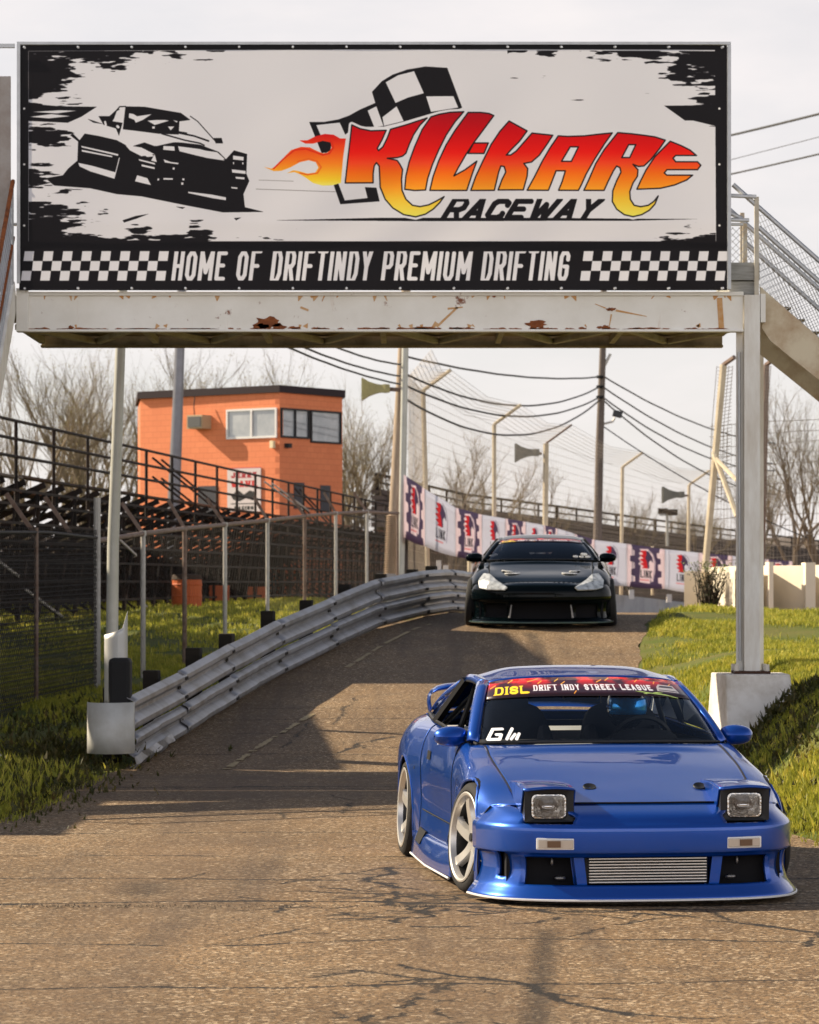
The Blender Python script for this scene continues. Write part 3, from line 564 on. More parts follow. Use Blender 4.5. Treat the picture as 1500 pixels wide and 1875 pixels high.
def mblade(name, c1_, c2_, c3_):
    m = bpy.data.materials.new(name); m.use_nodes = True; t = m.node_tree; b = t.nodes['Principled BSDF']; tcc = t.nodes.new('ShaderNodeTexCoord')
    cr = t.nodes.new('ShaderNodeValToRGB'); nn = t.nodes.new('ShaderNodeTexNoise'); nn.inputs['Scale'].default_value = 4.2; nn.inputs['Detail'].default_value = 9; nn.inputs['Roughness'].default_value = .8
    t.links.new(tcc.outputs['Object'], nn.inputs['Vector']); t.links.new(nn.outputs['Fac'], cr.inputs[0]); e = cr.color_ramp.elements
    e[0].position = .36; e[0].color = (*c1_, 1); e[1].position = .68; e[1].color = (*c3_, 1); q = e.new(.5); q.color = (*c2_, 1)
    t.links.new(cr.outputs[0], b.inputs['Base Color']); b.inputs['Roughness'].default_value = .6; b.inputs['Specular IOR Level'].default_value = .35
    b.inputs['Subsurface Weight'].default_value = 0
    tr = t.nodes.new('ShaderNodeBsdfTranslucent'); t.links.new(cr.outputs[0], tr.inputs['Color']); ms = t.nodes.new('ShaderNodeMixShader'); ms.inputs[0].default_value = .35
    t.links.new(b.outputs[0], ms.inputs[1]); t.links.new(tr.outputs[0], ms.inputs[2]); t.links.new(ms.outputs[0], t.nodes['Material Output'].inputs[0]); return m
m_grass = mblade('grass_blades', (.10, .13, .018), (.33, .33, .038), (.72, .56, .10))
parts = []
def patch(n, x0, x1, y0, y1, h, wdt, seed, side, pad=.0):
    X, Y = clumpy(x0, x1, y0, y1, n, seed); ok = (X > RX(Y)+pad) if side > 0 else (X < LX(Y)-pad)
    return blades(X[ok], Y[ok], h, wdt)
def join(ps):
    o = 0; VV = []; FF = []
    for v, f in ps: VV.append(v); FF.append(f+o); o += len(v)
    return np.concatenate(VV), np.concatenate(FF)
V, F = join([patch(110000, 2.3, 8, 20, 31, .05, .006, 1, 1, .06), patch(80000, 2.3, 8, 30, 47, .055, .007, 2, 1, .05), patch(9000, 2.3, 3.3, 20, 30, .05, .006, 11, 1, -.1), patch(5000, 2.4, 5, 20.6, 27, .12, .006, 3, 1, .1), patch(30000, 3, 12, 45, 62, .08, .012, 4, 1)])
tag(fast_mesh('grass', V, F, m_grass), 'sunlit rough grass bank right of the road', 'grass', kind='stuff')
V, F = join([patch(7000, -4.2, -2.2, 21.5, 30, .05, .006, 12, -1, -.12), patch(80000, -8, -2.2, 21.5, 33, .07, .006, 5, -1, .04), patch(60000, -9, -.2, 32, 52, .08, .008, 6, -1, .1), patch(50000, -13, 1, 50, 100, .09, .016, 7, -1, .3), patch(5000, -6, -2.6, 22.5, 30, .15, .007, 8, -1, .12)])
tag(fast_mesh('grass', V, F, m_grass), 'green grass behind the guardrail on the left', 'grass', kind='stuff')
# coarse dark weeds and dead stalks by the footing, the fence foot and the verge edges
def weeds(cx, cy, rx, ry, n, hmin, hmax, seed):
    r = np.random.default_rng(seed); X = r.normal(cx, rx, n); Y = r.normal(cy, ry, n); Z = fg(X, Y); h = r.uniform(hmin, hmax, n); k = r.integers(3, 7, n); Vs = []; 
    for x, y, z, hh, kk in zip(X, Y, Z, h, k):
        for _ in range(kk):
            a = r.uniform(0, 6.28); l = hh*r.uniform(.5, 1); zz = z+hh*r.uniform(0, .8); w_ = l*.16; dx, dy = math.cos(a), math.sin(a); lean = r.uniform(.1, .7)
            Vs.append([(x-dy*w_, y+dx*w_, zz), (x+dy*w_, y-dx*w_, zz), (x+dx*l*lean, y+dy*l*lean, zz+l*r.uniform(.2, .8))])
    V = np.array(Vs).reshape(-1, 3); return V, np.arange(len(V)).reshape(-1, 3)
m_weed = mblade('coarse_weeds', (.030, .035, .010), (.075, .075, .018), (.20, .13, .05))
V, F = join([weeds(3.2, 28.3, .45, .25, 420, .04, .15, 1), weeds(3.0, 26.6, .5, .8, 700, .03, .12, 2), weeds(3.1, 24, .5, 1.4, 500, .03, .12, 4)])
tag(fast_mesh('weeds', V, F, m_weed), 'dark brownish weeds around the concrete block on the right bank', 'weeds', kind='stuff')
V, F = join([weeds(-3.1, 26.6, .35, 1.2, 900, .03, .13, 5), weeds(-3.3, 24, .4, .9, 700, .03, .12, 6), weeds(-3.2, 29.6, .4, .9, 700, .04, .16, 7), weeds(-3.6, 33, .6, 2.5, 500, .04, .15, 8)])
tag(fast_mesh('weeds', V, F, m_weed), 'dark ragged weeds round the guardrail end at the left verge', 'weeds', kind='stuff')
# scraps of weed, stones and grit along the joint and edges
mb = MB()
for k in range(900):
    if rr.random() < .5: y = 17.2+rr.gauss(0, .05)+.02*math.sin(k); x = rr.choice((rr.uniform(-3, .3), rr.gauss(-1.6, .4)))
    else: y = rr.uniform(21, 29); x = float(LX(y))+abs(rr.gauss(0, .22))
    z = float(zr(y))+.01; s = rr.uniform(.003, .010); a = rr.random()*3
    mb.add([(x+s*math.cos(a+q*2.1), y+s*math.sin(a+q*2.1), z) for q in range(3)]+[(x, y, z+s*rr.uniform(.5, 1))], [(0, 1, 3), (1, 2, 3), (2, 0, 3)])
tag(mb.build('gravel', mat('grit', (.16, .12, .08), .9)), 'loose grit and crumbs along the pavement joint', 'gravel', kind='stuff')
# ------------------------------------------------------------------ footbridge with its sign
DB = 29.0
def bx(px): return WX(px, DB)
def bz(py): return WZ(py, DB)
m_white = bpy.data.materials.new('rusty_white_paint'); m_white.use_nodes = True; t = m_white.node_tree; b = t.nodes['Principled BSDF']
tcw = t.nodes.new('ShaderNodeTexCoord')
def nzw(s, det=6, sc=None):
    n = t.nodes.new('ShaderNodeTexNoise'); n.inputs['Scale'].default_value = s; n.inputs['Detail'].default_value = det; n.inputs['Roughness'].default_value = .65
    if sc: q = t.nodes.new('ShaderNodeMapping'); q.inputs['Scale'].default_value = sc; t.links.new(tcw.outputs['Object'], q.inputs[0]); t.links.new(q.outputs[0], n.inputs['Vector'])
    else: t.links.new(tcw.outputs['Object'], n.inputs['Vector'])
    return n.outputs['Fac']
def rpw(v, a, c_, lo=0., hi=1.):
    n = t.nodes.new('ShaderNodeMapRange'); n.inputs[1].default_value = a; n.inputs[2].default_value = c_; n.inputs[3].default_value = lo; n.inputs[4].default_value = hi; t.links.new(v, n.inputs[0]); return n.outputs[0]
def mxw(f, a, c_):
    n = t.nodes.new('ShaderNodeMix'); n.data_type = 'RGBA'
    for s, v in ((0, f), (6, a), (7, c_)):
        if isinstance(v, tuple): n.inputs[s].default_value = (*v, 1)
        else: t.links.new(v, n.inputs[s])
    return n.outputs[2]
cw = mxw(rpw(nzw(1.2), .35, .7), (.80, .78, .73), (.66, .63, .56))
cw = mxw(rpw(nzw(2.2, 6, (5, 1, .5)), .62, .8, 0, .55), cw, (.42, .22, .09))
cw = mxw(rpw(nzw(6, 8), .64, .70), cw, (.20, .065, .025))
t.links.new(cw, b.inputs['Base Color']); b.inputs['Roughness'].default_value = .55
m_under = mat('stained_steel_underside', (.30, .24, .13), .8, noise=(3, .9, (.10, .07, .03)))
m_galv = mat('galvanised', (.46, .47, .48), .45, .6, noise=(8, .6, (.30, .30, .31)))
m_rust = mat('rust', (.26, .08, .025), .9, noise=(14, .9, (.07, .022, .012)))
m_stain = mat('rust_stain', (.50, .24, .07), .8, noise=(12, .7, (.62, .48, .32)))
br = thing('footbridge', 'white rust-spotted steel footbridge spanning the road above both cars', 'footbridge', (bx(690), DB, 0))
P = dict(parent=br, world=True)
DEPTH = 2.0; x0, x1 = bx(30), bx(1362); zt, zb = bz(534), bz(607)
for nm, Y, f in (('front_beam', DB, 1), ('rear_beam', DB+DEPTH, -1)):
    mb = MB(); mb.span((x0, Y+.02*f, zb), (x1, Y+.035*f, zt)); mb.span((x0, Y-.0*f, zt-.035), (x1, Y+.09*f, zt+.0)); mb.span((x0, Y-.012*f, zb-.002), (x1, Y+.11*f, zb+.02))
    if f == 1: mb.span((bx(30), Y-.02, zb+.0), (bx(52), Y+.019, zt+.03))
    mb.build(nm, m_white if f == 1 else m_under, bevel=.004, **P)
mb = MB()   # walkway plates between the beams
mb.span((x0, DB+.12, zb+.10), (x1, DB+DEPTH-.12, zb+.13)); mb.build('walkway_deck', m_under, **P)
mb = MB()
n = 6
for k in range(n):
    a = x0+(x1-x0)*k/n; c_ = x0+(x1-x0)*(k+1)/n; 
    mb.bar((a, DB+.12, zb+.05), ((a+c_)/2, DB+DEPTH-.12, zb+.05), .06, .05); mb.bar(((a+c_)/2, DB+DEPTH-.12, zb+.05), (c_, DB+.12, zb+.05), .06, .05)
    mb.bar((a+.02, DB+.12, zb+.06), (a+.02, DB+DEPTH-.12, zb+.06), .05, .06)
mb.build('under_truss', mat('truss_paint', (.42, .38, .28), .8, noise=(4, .8, (.25, .2, .12))), **P)
# rust scabs and weeps on the front beam (raised flakes of corroded steel)
mb = MB(); rb = random.Random(3)
def scab(px, py, w, h, mi=0, k=18):
    cx, cz = bx(px), bz(py); pts = []
    for i in range(k):
        a = 2*math.pi*i/k; q = rb.uniform(.55, 1.15); pts.append((cx+math.cos(a)*w*q/FPX*DB, DB+.018, cz+math.sin(a)*h*q/FPX*DB))
    mb.prism(pts, (0, -.003-.003*mi, 0), mi)
scab(490, 590, 26, 13); scab(478, 597, 16, 6); scab(510, 597, 14, 6); scab(982, 594, 22, 8); scab(1120, 566, 9, 4); scab(1110, 599, 9, 4); scab(1098, 599, 6, 3); scab(905, 542, 4, 3); scab(775, 600, 26, 3); scab(700, 601, 20, 2); scab(540, 600, 12, 3); scab(580, 601, 9, 2.5); scab(840, 601, 14, 2.5); scab(1195, 601, 16, 2.5); scab(250, 602, 40, 1.8); scab(350, 602, 50, 1.5); scab(130, 600, 5, 5); scab(1290, 603, 18, 2)
for x in range(60, 1340, 26): scab(x+rb.uniform(-12, 12), 602.5, rb.uniform(5, 20), rb.uniform(1.5, 4.2))
for x in range(60, 1340, 60): scab(x+rb.uniform(-20, 20), 536, rb.uniform(3, 22), rb.uniform(.8, 1.6))
mb.build('rust_scab', m_rust, **P)
mb = MB()
def weep(px0, py0, px1, py1, w0, w1):
    Y = DB+.0185; d = -.0015
    a = Vector((bx(px0), Y, bz(py0))); c_ = Vector((bx(px1), Y, bz(py1))); n_v = Vector((-(c_-a).z, 0, (c_-a).x)).normalized(); s = DB/FPX
    mb.prism([a-n_v*w0*s, a+n_v*w0*s, c_+n_v*w1*s, c_-n_v*w1*s], (0, d, 0))
weep(838, 562, 800, 598, 2, 2); weep(820, 565, 848, 562, 2, 1); weep(1110, 564, 1090, 556, 1, .5); weep(1128, 568, 1185, 579, 2, .6); weep(1318, 545, 1322, 606, 5, 5); weep(550, 562, 565, 568, 2, 2); weep(1120, 575, 1116, 598, 1.4, .6); weep(800, 590, 790, 603, 4, 2)
for k in range(40): x = rb.uniform(50, 1350); y = rb.choice((540, 594)); weep(x, y, x+rb.uniform(-6, 6), y+rb.uniform(4, 12), rb.uniform(1, 6), .6)
mb.build('rust_stain', m_stain, **P)
def ibeam(mb, X, Y, z0, z1, wx, wy, tk=.012):   # flanges face the camera side and far side; web between
    mb.span((X-wx/2, Y, z0), (X+wx/2, Y+tk, z1)); mb.span((X-wx/2, Y+wy-tk, z0), (X+wx/2, Y+wy, z1)); mb.span((X-tk/2, Y+tk, z0), (X+tk/2, Y+wy-tk, z1))
m_col = mat('chalky_grey_paint', (.74, .72, .67), .6, noise=(3, .8, (.52, .46, .38)), scale=(3, 3, .6))
mb = MB(); zc0 = bz(1231); zc1 = bz(540)
cxm = bx(1377)
mb.span((cxm-.068, DB-.01, zc0), (cxm+.072, DB+.002, zc1)); mb.span((cxm-.068, DB+.19, zc0), (cxm+.072, DB+.202, zc1)); mb.span((cxm-.13, DB+.09, zc0), (cxm-.068, DB+.102, zc1-.31)); mb.span((cxm-.012, DB+.002, zc0), (cxm+.0, DB+.19, zc1)); 
mb.build('column', m_col, bevel=.003, **P)
mb = MB(); mb.tube([(cxm-.10, DB+.05, zc0+.1), (cxm-.102, DB+.05, zc0+1.2), (cxm-.108, DB+.05, zc1-.5)], .012, 8); mb.build('conduit', m_galv, **P)
mb = MB(); ibeam(mb, -3.95, DB, .1, zb, .16, .2); mb.build('column', m_col, **P)
mb = MB(); ibeam(mb, cxm*(DB+DEPTH)/DB+.02, DB+DEPTH-.2, .5, zb, .14, .2); mb.build('column', m_col, **P)
mb = MB(); ibeam(mb, -3.95, DB+DEPTH-.2, .1, zb, .14, .2); mb.build('column', m_col, **P)
mb = MB(); mb.span((cxm-.16, DB-.06, zc0-.012), (cxm+.16, DB+.25, zc0+.012)); mb.build('base_plate', mat('dark_rust_plate', (.06, .03, .02), .9), **P)
for dx in (-.14, .13):
    for dy in (-.03, .22):
        mb = MB(); mb.tube([(cxm+dx, DB+dy, zc0), (cxm+dx, DB+dy, zc0+.07)], .022, 6); mb.build('anchor_bolt', mat('bolt_white', (.6, .55, .47), .6), **P)
# railing behind the sign, carrying on to the left
mb = MB()
for Y in (DB+.04, DB+DEPTH-.04):
    for h in ((1.05,) if Y > DB+1 else (.6,)): mb.tube([(x0-.2, Y, zt+h), (x1, Y, zt+h)], .014, 6).sep()
mb.build_split('guard_rail', m_galv, **P)
# left landing that the left stair leaves from, with its closed grey side panel
mb = MB(); mb.span((-14, DB+.02, zt-.12), (x0-.02, DB+DEPTH, zt-.02)); mb.build('landing_deck', m_under, **P)
mb = MB(); mb.span((-14, DB-.02, zt), (x0-.05, DB+.01, bz(140)))
for k in range(86): X = -13.9+k*.12; mb.span((X, DB-.035, zt), (X+.05, DB-.02, bz(143))) if X < x0-.14 else None
mb.build('side_panel', mat('weathered_sheet', (.36, .33, .31), .8, noise=(5, .8, (.25, .20, .17))), **P)
mb = MB()
mb.span((-14, DB+.02, bz(86)), (x0-.02, DB+.06, bz(79))); mb.build('top_rail', m_galv, **P)
# concrete footing
def pyr(name, label, cx, cy, z0, z1, b0, b1, m, cat='footing', dark=None):
    o = thing(name, label, cat, (cx, cy, z0)); mb = MB(); vs = []
    for z, h in ((0, b0), (z1-z0, b1)): vs += [(-h[0], -h[1], z), (h[2], -h[1], z), (h[2], h[1], z), (-h[0], h[1], z)]
    mb.add(vs, [(3, 2, 1, 0), (4, 5, 6, 7), (0, 1, 5, 4), (1, 2, 6, 5), (2, 3, 7, 6), (3, 0, 4, 7)]); mb.build('block', m, o, bevel=.012); return o
m_conc = mat('painted_concrete', (.74, .71, .67), .8, noise=(3, .8, (.36, .30, .22)), bump=(10, .5))
fo = MB(); zg = .20; zp = zc0-.014
px = lambda p: WX(p, DB-.15)
fv = [(px(1329)+.01, DB-.26, zg), (px(1464), DB-.26, zg), (px(1466), DB+.60, zg), (px(1310)-.02, DB+.60, zg), (px(1330), DB-.15, zp), (px(1447), DB-.15, zp), (px(1447), DB+.48, zp), (px(1310)+.02, DB+.48, zp)]
fo.add(fv, [(3, 2, 1, 0), (4, 5, 6, 7), (0, 1, 5, 4), (1, 2, 6, 5), (2, 3, 7, 6), (3, 0, 4, 7)])
fo_o = thing('concrete_footing', 'tapered pale concrete block under the right bridge column in the grass', 'footing', (cxm, DB, zg)); fo.build('block', m_conc, fo_o, world=True, bevel=.012)
fo2 = pyr('concrete_footing', 'concrete block under the left bridge column beside the fence', -3.95, DB+.1, -.1, .18, (.35, .35, .35), (.3, .3, .3), m_conc)

# the hanging printed sign: gently rippled cloth on a metal frame
bs = thing('banner_sign', 'wide black and white raceway sign with flaming red letters on the footbridge', 'banner', (bx(684), DB-.08, bz(530)))
nu, nv = 60, 160; G = []
for i in range(nu):
    r_ = []
    for j in range(nv):
        u, v = j/(nv-1), i/(nu-1); px_ = 37+(1330-37)*u+(2 if v > .5 else 0)*0; py = 533-448*v+(-2*math.sin(u*3.0))*(v > .9)
        rip = .012*math.sin(u*31+v*2)*(.3+.7*math.sin(math.pi*v))*.5+.010*math.sin((u*1.9-v)*19)*math.exp(-((u-.55)/.22)**2)*(1-v)+.012*math.sin((u*.9+v)*26)*math.exp(-((u-.9)/.12)**2)*math.exp(-(v/.3)**2)
        r_.append((bx(px_), DB-.075+rip, bz(py)))
    G.append(r_)
mb = MB(); mb.grid(G); o = mb.build('cloth', imat('sign_cloth', IMG['sign'], .55, .25, emis=.40), bs, world=True, smooth=True, angle=0); uvgrid(o, nu, nv)
mb = MB(); mb.span((bx(1331), DB-.10, bz(531)), (bx(1337), DB-.03, bz(85))); mb.span((bx(1330), DB-.06, bz(531)), (bx(1336)-.002, DB+.02, bz(88)))
mb.span((bx(33), DB-.09, bz(520)), (bx(39), DB-.05, bz(84))); mb.span((bx(33), DB-.085, bz(84)), (bx(1337), DB-.045, bz(79)))
mb.build('frame', m_galv, bs, world=True)
for px_, py in [(46+k*98.2, 88.5) for k in range(14)]+[(46+k*98.2, 529) for k in range(1, 14)]:
    mb = MB(); X, Z = bx(px_), bz(py); mb.lathe([(-.094, .0), (-.094, .007), (-.088, .011)], (X, DB, Z), 'y', 8); mb.build('grommet', mat('grommet_metal', (.75, .75, .75), .4, .3), bs, world=True)
# ------------------------------------------------------------------ right stair (falls away to the right), left stair (falls towards the viewer)
def wire_net(mb, O, U, V_, nu_, nv_, sp, r=.0022, wig=0):
    """diamond wire mesh filling the parallelogram O + u U + v V"""
    O, U, V_ = Vector(O), Vector(U), Vector(V_); lu, lv = U.length, V_.length
    def seg(u0, v0, u1, v1):
        a = O+U*(u0/lu)+V_*(v0/lv); c_ = O+U*(u1/lu)+V_*(v1/lv); mb.tube([a, c_], r, 3, cap=False)
    k = -lv
    while k < lu:
        for sg in (1, -1):
            u0, v0 = k, 0.; u1, v1 = k+lv, lv
            if u0 < 0: v0 += -u0; u0 = 0
            if u1 > lu: v1 -= u1-lu; u1 = lu
            if v1 > v0:
                if sg == 1: seg(u0, v0, u1, v1)
                else: seg(lu-u0, v0, lu-u1, v1)
        k += sp
st = thing('staircase', 'rusty white stair with mesh-filled handrails descending right from the footbridge', 'staircase', (cxm, DB, zt)); P = dict(parent=st, world=True)
def S_(px_, py, d=0.): return Vector(PT(px_, py, DB+d))
mb = MB(); sl = [(1394, 525), (1640, 738), (1640, 806), (1412, 622), (1398, 600)]
for d in (.05, 1.25):
    mb.prism([Vector((WX(a, DB), DB+d, WZ(c_, DB))) for a, c_ in sl][::-1], (0, .04, 0)).sep()
mb.build_split('stringer', mat('stringer_paint', (.60, .52, .38), .7, noise=(2.5, .9, (.30, .16, .07))), bevel=.004, **P)
mb = MB()
for k in range(9): X = WX(1410+k*26, DB); Z = WZ(560+k*22.5, DB); mb.span((X, DB+.1, Z-.02), (X+.2, DB+1.24, Z)).sep()
mb.build_split('tread', m_under, **P)
mb = MB()
for d in (.03, 1.27):
    for a, c_ in (((1343, 337), (1640, 600)), ((1336, 388), (1360, 400)), ((1390, 415), (1640, 640))): mb.tube([Vector((WX(q[0], DB), DB+d, WZ(q[1], DB))) for q in (a, c_)], .022, 8).sep()
mb.tube([S_(1336, 358), S_(1385, 360)], .018, 6).sep(); mb.tube([S_(1336, 402), S_(1372, 403)], .018, 6)
mb.build_split('handrail', m_galv, **P)
for a, y0, y1 in ((1386, 360, 590), (1371, 402, 480), (1560, 530, 740)):
    for d in ((.0, 1.25) if a != 1371 else (.3,)):
        mb = MB(); mb.span((WX(a-4, DB), DB+d, WZ(y1, DB)), (WX(a+4, DB), DB+d+.03, WZ(y0, DB))); mb.build('post', mat('post_paint', (.55, .52, .44), .65, noise=(5, .8, (.35, .25, .13))), **P)
mb = MB()
for d in (.05, 1.28): wire_net(mb, (WX(1388, DB), DB+d, WZ(520, DB)), (WX(1640, DB)-WX(1388, DB), 0, -(740-520)*DB/FPX), (0, 0, .66), 0, 0, .062, .0028); mb.sep()
wire_net(mb, (WX(1337, DB), DB+.3, WZ(480, DB)), (WX(1384, DB)-WX(1337, DB), 0, 0), (0, 0, .34), 0, 0, .06, .0028)
mb.build_split('wire_mesh', m_galv, **P)
mb = MB(); mb.span((WX(1337, DB), DB+.03, WZ(512, DB)), (WX(1392, DB), DB+1.3, WZ(480, DB))).sep(); mb.span((WX(1337, DB), DB+.06, WZ(540, DB)), (WX(1384, DB), DB+1.28, WZ(514, DB)))
mb.build_split('landing_plank', mat('grey_plank', (.33, .33, .31), .9, noise=(6, .8, (.18, .17, .15)), scale=(1, 1, 8)), **P)
mb = MB(); mb.span((WX(1393, DB), DB-.01, WZ(590, DB)), (WX(1402, DB), DB+.05, WZ(538, DB))); mb.build('bracket', m_white, **P)

ls = thing('staircase', 'white mesh-sided stair dropping towards the viewer at the left end of the footbridge', 'staircase', (x0, DB, zt)); P = dict(parent=ls, world=True)
for X in (x0-.03, x0-1.2):
    A = Vector((X, DB, zt-.02)); B_ = Vector((X, DB-5.3, .1)); mb = MB(); mb.bar(A, B_, .05, .26); mb.build('stringer', m_col, **P)
    mb = MB()
    for h in (.5, 1.0): mb.tube([A+Vector((0, 0, h)), B_+Vector((0, 0, h))], .02, 6).sep()
    mb.build_split('handrail', m_rust if X > x0-1 else m_galv, **P)
    for k in range(4): q = A.lerp(B_, k/3*.96+.02); mb = MB(); mb.tube([q, q+Vector((0, 0, 1.0))], .02, 6); mb.build('post', m_galv, **P)
    mb = MB(); wire_net(mb, A+Vector((.0, 0, .1)), B_-A, (0, 0, .86), 0, 0, .09, .0028); mb.build('wire_mesh', m_galv, **P)
mb = MB()
for k in range(20): q = k/20; mb.span((x0-1.18, DB-5.3*q-.25, zt-.05-(zt-.1)*q-.03), (x0-.06, DB-5.3*q, zt-.05-(zt-.1)*q)).sep()
mb.build_split('tread', m_under, **P)
# ------------------------------------------------------------------ guardrail: two corrugated steel beams, one above the other
m_steel = mat('w_beam_steel', (.30, .30, .32), .42, .55, noise=(2.6, .95, (.15, .135, .115)), bump=(5, .12))
m_steel2 = mat('w_beam_weathered', (.50, .47, .36), .6, .3, noise=(3, .8, (.34, .33, .30)))
m_black = mat('black_rubber', (.012, .012, .013), .75)
m_wood = mat('dark_timber', (.022, .018, .014), .9, noise=(6, .8, (.01, .008, .007)), scale=(1, 1, 5))
gr = thing('guardrail', 'curving grey double steel guardrail climbing the left edge of the road', 'guardrail', (-2.45, 29, 0))
P = dict(parent=gr, world=True)
def rpt(s):   # point on the guardrail line, s = distance-like parameter in Y
    return Vector((float(railx(s)), s, 0))
prof = [(-.02, -.157), (-.022, -.150), (-.072, -.122), (-.080, -.112), (-.081, -.078), (-.074, -.066), (-.012, -.026), (-.004, -.016), (-.004, .016), (-.012, .026), (-.074, .066), (-.081, .078), (-.080, .112), (-.072, .122), (-.022, .150), (-.02, .157)]
rgr = random.Random(2)
joints = [29.0, 31.6, 34.3, 37.0, 39.6, 42.2, 44.8, 47.4, 50, 52.5]
for lvl, (hc, out_) in enumerate(((.475, 0), (.165, .03))):
    for k in range(len(joints)-1):
        a, c_ = joints[k], joints[k+1]+.12; rows = []; n = 12; off = .008*(k % 2)+rgr.uniform(-.008, .008); dz0 = rgr.uniform(-.008, .008); dz1 = rgr.uniform(-.008, .008)
        for i in range(n+1):
            s = a+(c_-a)*i/n; p = rpt(s); tn = (rpt(s+.3)-rpt(s-.3)).normalized(); nrm = Vector((tn.y, -tn.x, 0)); z0 = float(zr(s))+hc+dz0+(dz1-dz0)*i/n
            dent = (.025*math.exp(-((i/n-.5)/.16)**2)*rgr.random()) if lvl and k < 3 else 0
            rows.append([p+nrm*(-q[0]-.05+out_+off-dent)+Vector((0, 0, z0+q[1]*(1 if lvl == 0 else .95))) for q in prof])
        mb = MB(); mb.grid(rows); mb.build('lower_beam' if lvl else 'upper_beam', m_steel2 if (k == 0 and lvl == 0) and False else m_steel, smooth=True, solid=.006, angle=28, **P)
        # bolts at the lap
        mb = MB()
        for q in (-.09, .09, 0):
            for ds in (.03, .10):
                s = c_-ds; p = rpt(s); tn = (rpt(s+.3)-rpt(s-.3)).normalized(); nrm = Vector((tn.y, -tn.x, 0)); dd = .085 if q else .012
                cc = p+nrm*(dd-.05+out_+off+.012)+Vector((0, 0, float(zr(s))+hc+q)); mb.tube([cc-nrm*.012, cc+nrm*.006], .016, 6).sep()
        mb.build_split('bolt', mat('bolt_dark', (.05, .045, .04), .6, .5), **P)
mb = MB()
for k, s in enumerate([29.6+1.95*i for i in range(11)]):
    p = rpt(s); tn = (rpt(s+.3)-rpt(s-.3)).normalized(); nrm = Vector((tn.y, -tn.x, 0)); zz = float(zr(s))
    h = .645+rgr.uniform(-.03, .04); c_ = p-nrm*(.22+rgr.uniform(0, .06)); rot = Matrix.Rotation(math.atan2(tn.y, tn.x)-math.pi/2+rgr.uniform(-.1, .1), 3, 'Z')
    mb = MB(); mb.box((c_.x, c_.y, zz+h/2-.3+.02), (.15, .14, h+.6), rot); mb.build('post', m_wood, bevel=.01, **P)
# flared end cap wrapping the near end
rows = []
for i in range(13):
    a = math.pi*(.02+.98*i/12); X = -2.47-.17+.17*math.cos(a)*1.25; Y = 28.98-.26*math.sin(a); rows.append([(X, Y, .21), (X, Y, .36), (X, Y, .66)])
rows = [(-2.36, 29.25, 0)]+[]+rows if False else rows
mb = MB(); mb.grid([[(x, y, z) for x, y, z in r_] for r_ in rows]); mb.build('end_cap', mat('end_cap_steel', (.50, .50, .48), .6, .25, noise=(5, .7, (.36, .34, .30))), smooth=True, solid=.006, **P)
mb = MB()   # crumpled torn foot of the first beam
rows = []
for i in range(9):
    s = 28.75+i*.25; p = rpt(max(s, 29))+Vector((-.0, min(s-29, 0), 0)); rows.append([(p.x+.07+.01*math.sin(i*2.3), s, float(zr(s))+.13), (p.x+.09+.015*math.sin(i*1.7), s, float(zr(s))+.06), (p.x+.05+.02*math.sin(i*2.1), s, float(zr(s))+.015+.01*math.sin(i*1.9))])
mb.grid(rows); mb.build('bent_lip', m_steel, solid=.005, **P)
# bent blade of guardrail standing behind the end
bl = thing('bent_steel_sheet', 'upright grey steel sheet with a torn pointed top behind the guardrail end', 'steel sheet', (-2.62, 29.5, 0))
rows = []
for i in range(14):
    v = i/13; r_ = []
    for j in range(6):
        u = j/5; top = 1155+(-26 if u > .95 else 0)+(1-u)*8-10*u*u
        py = 1290-(1290-top)*v; r_.append((WX(190+43*u, 29.4), 29.42+.03*math.cos(u*6), WZ(py, 29.4)))
    rows.append(r_)
mb = MB(); mb.grid(rows); mb.build('sheet', m_steel2 if False else mat('sheet_steel', (.52, .52, .51), .5, .4, noise=(3, .5, (.38, .38, .37))), bl, world=True, smooth=True, solid=.005)
bb = thing('rubber_block', 'tall black rounded block standing on the guardrail end cap', 'buffer block', (WX(220, 29.1), 29.1, .45))
mb = MB(); mb.span((WX(199, 29.05), 29.0, .30), (WX(239, 29.05), 29.26, WZ(1205, 29.05))); mb.build('block', m_black, bb, world=True, bevel=.035)

# ------------------------------------------------------------------ chain-link fence beyond the rail
m_gpost = mat('fence_pipe', (.48, .46, .43), .55, .3, noise=(9, .6, (.30, .27, .24)))
m_rpipe = mat('rusty_pipe', (.23, .17, .14), .7, .2, noise=(9, .8, (.12, .06, .035)))
m_wire = mat('fence_wire', (.05, .045, .04), .7, .2)
m_dwire = mat('fence_wire_dark', (.035, .03, .028), .7, .2)
cf = thing('chain_link_fence', 'tall chain-link fence with outward angled arms behind the guardrail', 'fence', (-4.2, 42, 0)); P = dict(parent=cf, world=True)
posts = [(178, 42.0, 990, 1292), (262, 44.5, 977, 1258), (338, 48, 968, 1240), (412, 52, 961, 1216), (490, 56, 953, 1190), (558, 60.5, 945, 1165), (615, 65.5, 940, 1138), (672, 71, 937, 1120), (728, 77, 940, 1100)]
tops = []
for k, (px_, D, yt, yb) in enumerate(posts):
    a = Vector(PT(px_, yb, D)); c_ = Vector(PT(px_, yt, D)); tops.append(c_); r_ = .045 if k == 0 else .036
    mb = MB(); mb.tube([a-Vector((0, 0, .3)), c_ if k else c_+Vector((0, 0, .55))], r_, 8); mb.tube([c_-Vector((0, 0, .03)), c_+Vector((0, 0, .04))], r_*1.3, 8) if k else None
    mb.build('post', m_gpost if k % 3 != 2 else m_rpipe, smooth=True, **P)
    if 0 < k < 8: mb = MB(); mb.bar(c_, c_+Vector((-.24-.05*(k % 2), .0, .42)), .035, .05); mb.build('arm', m_rpipe, **P)
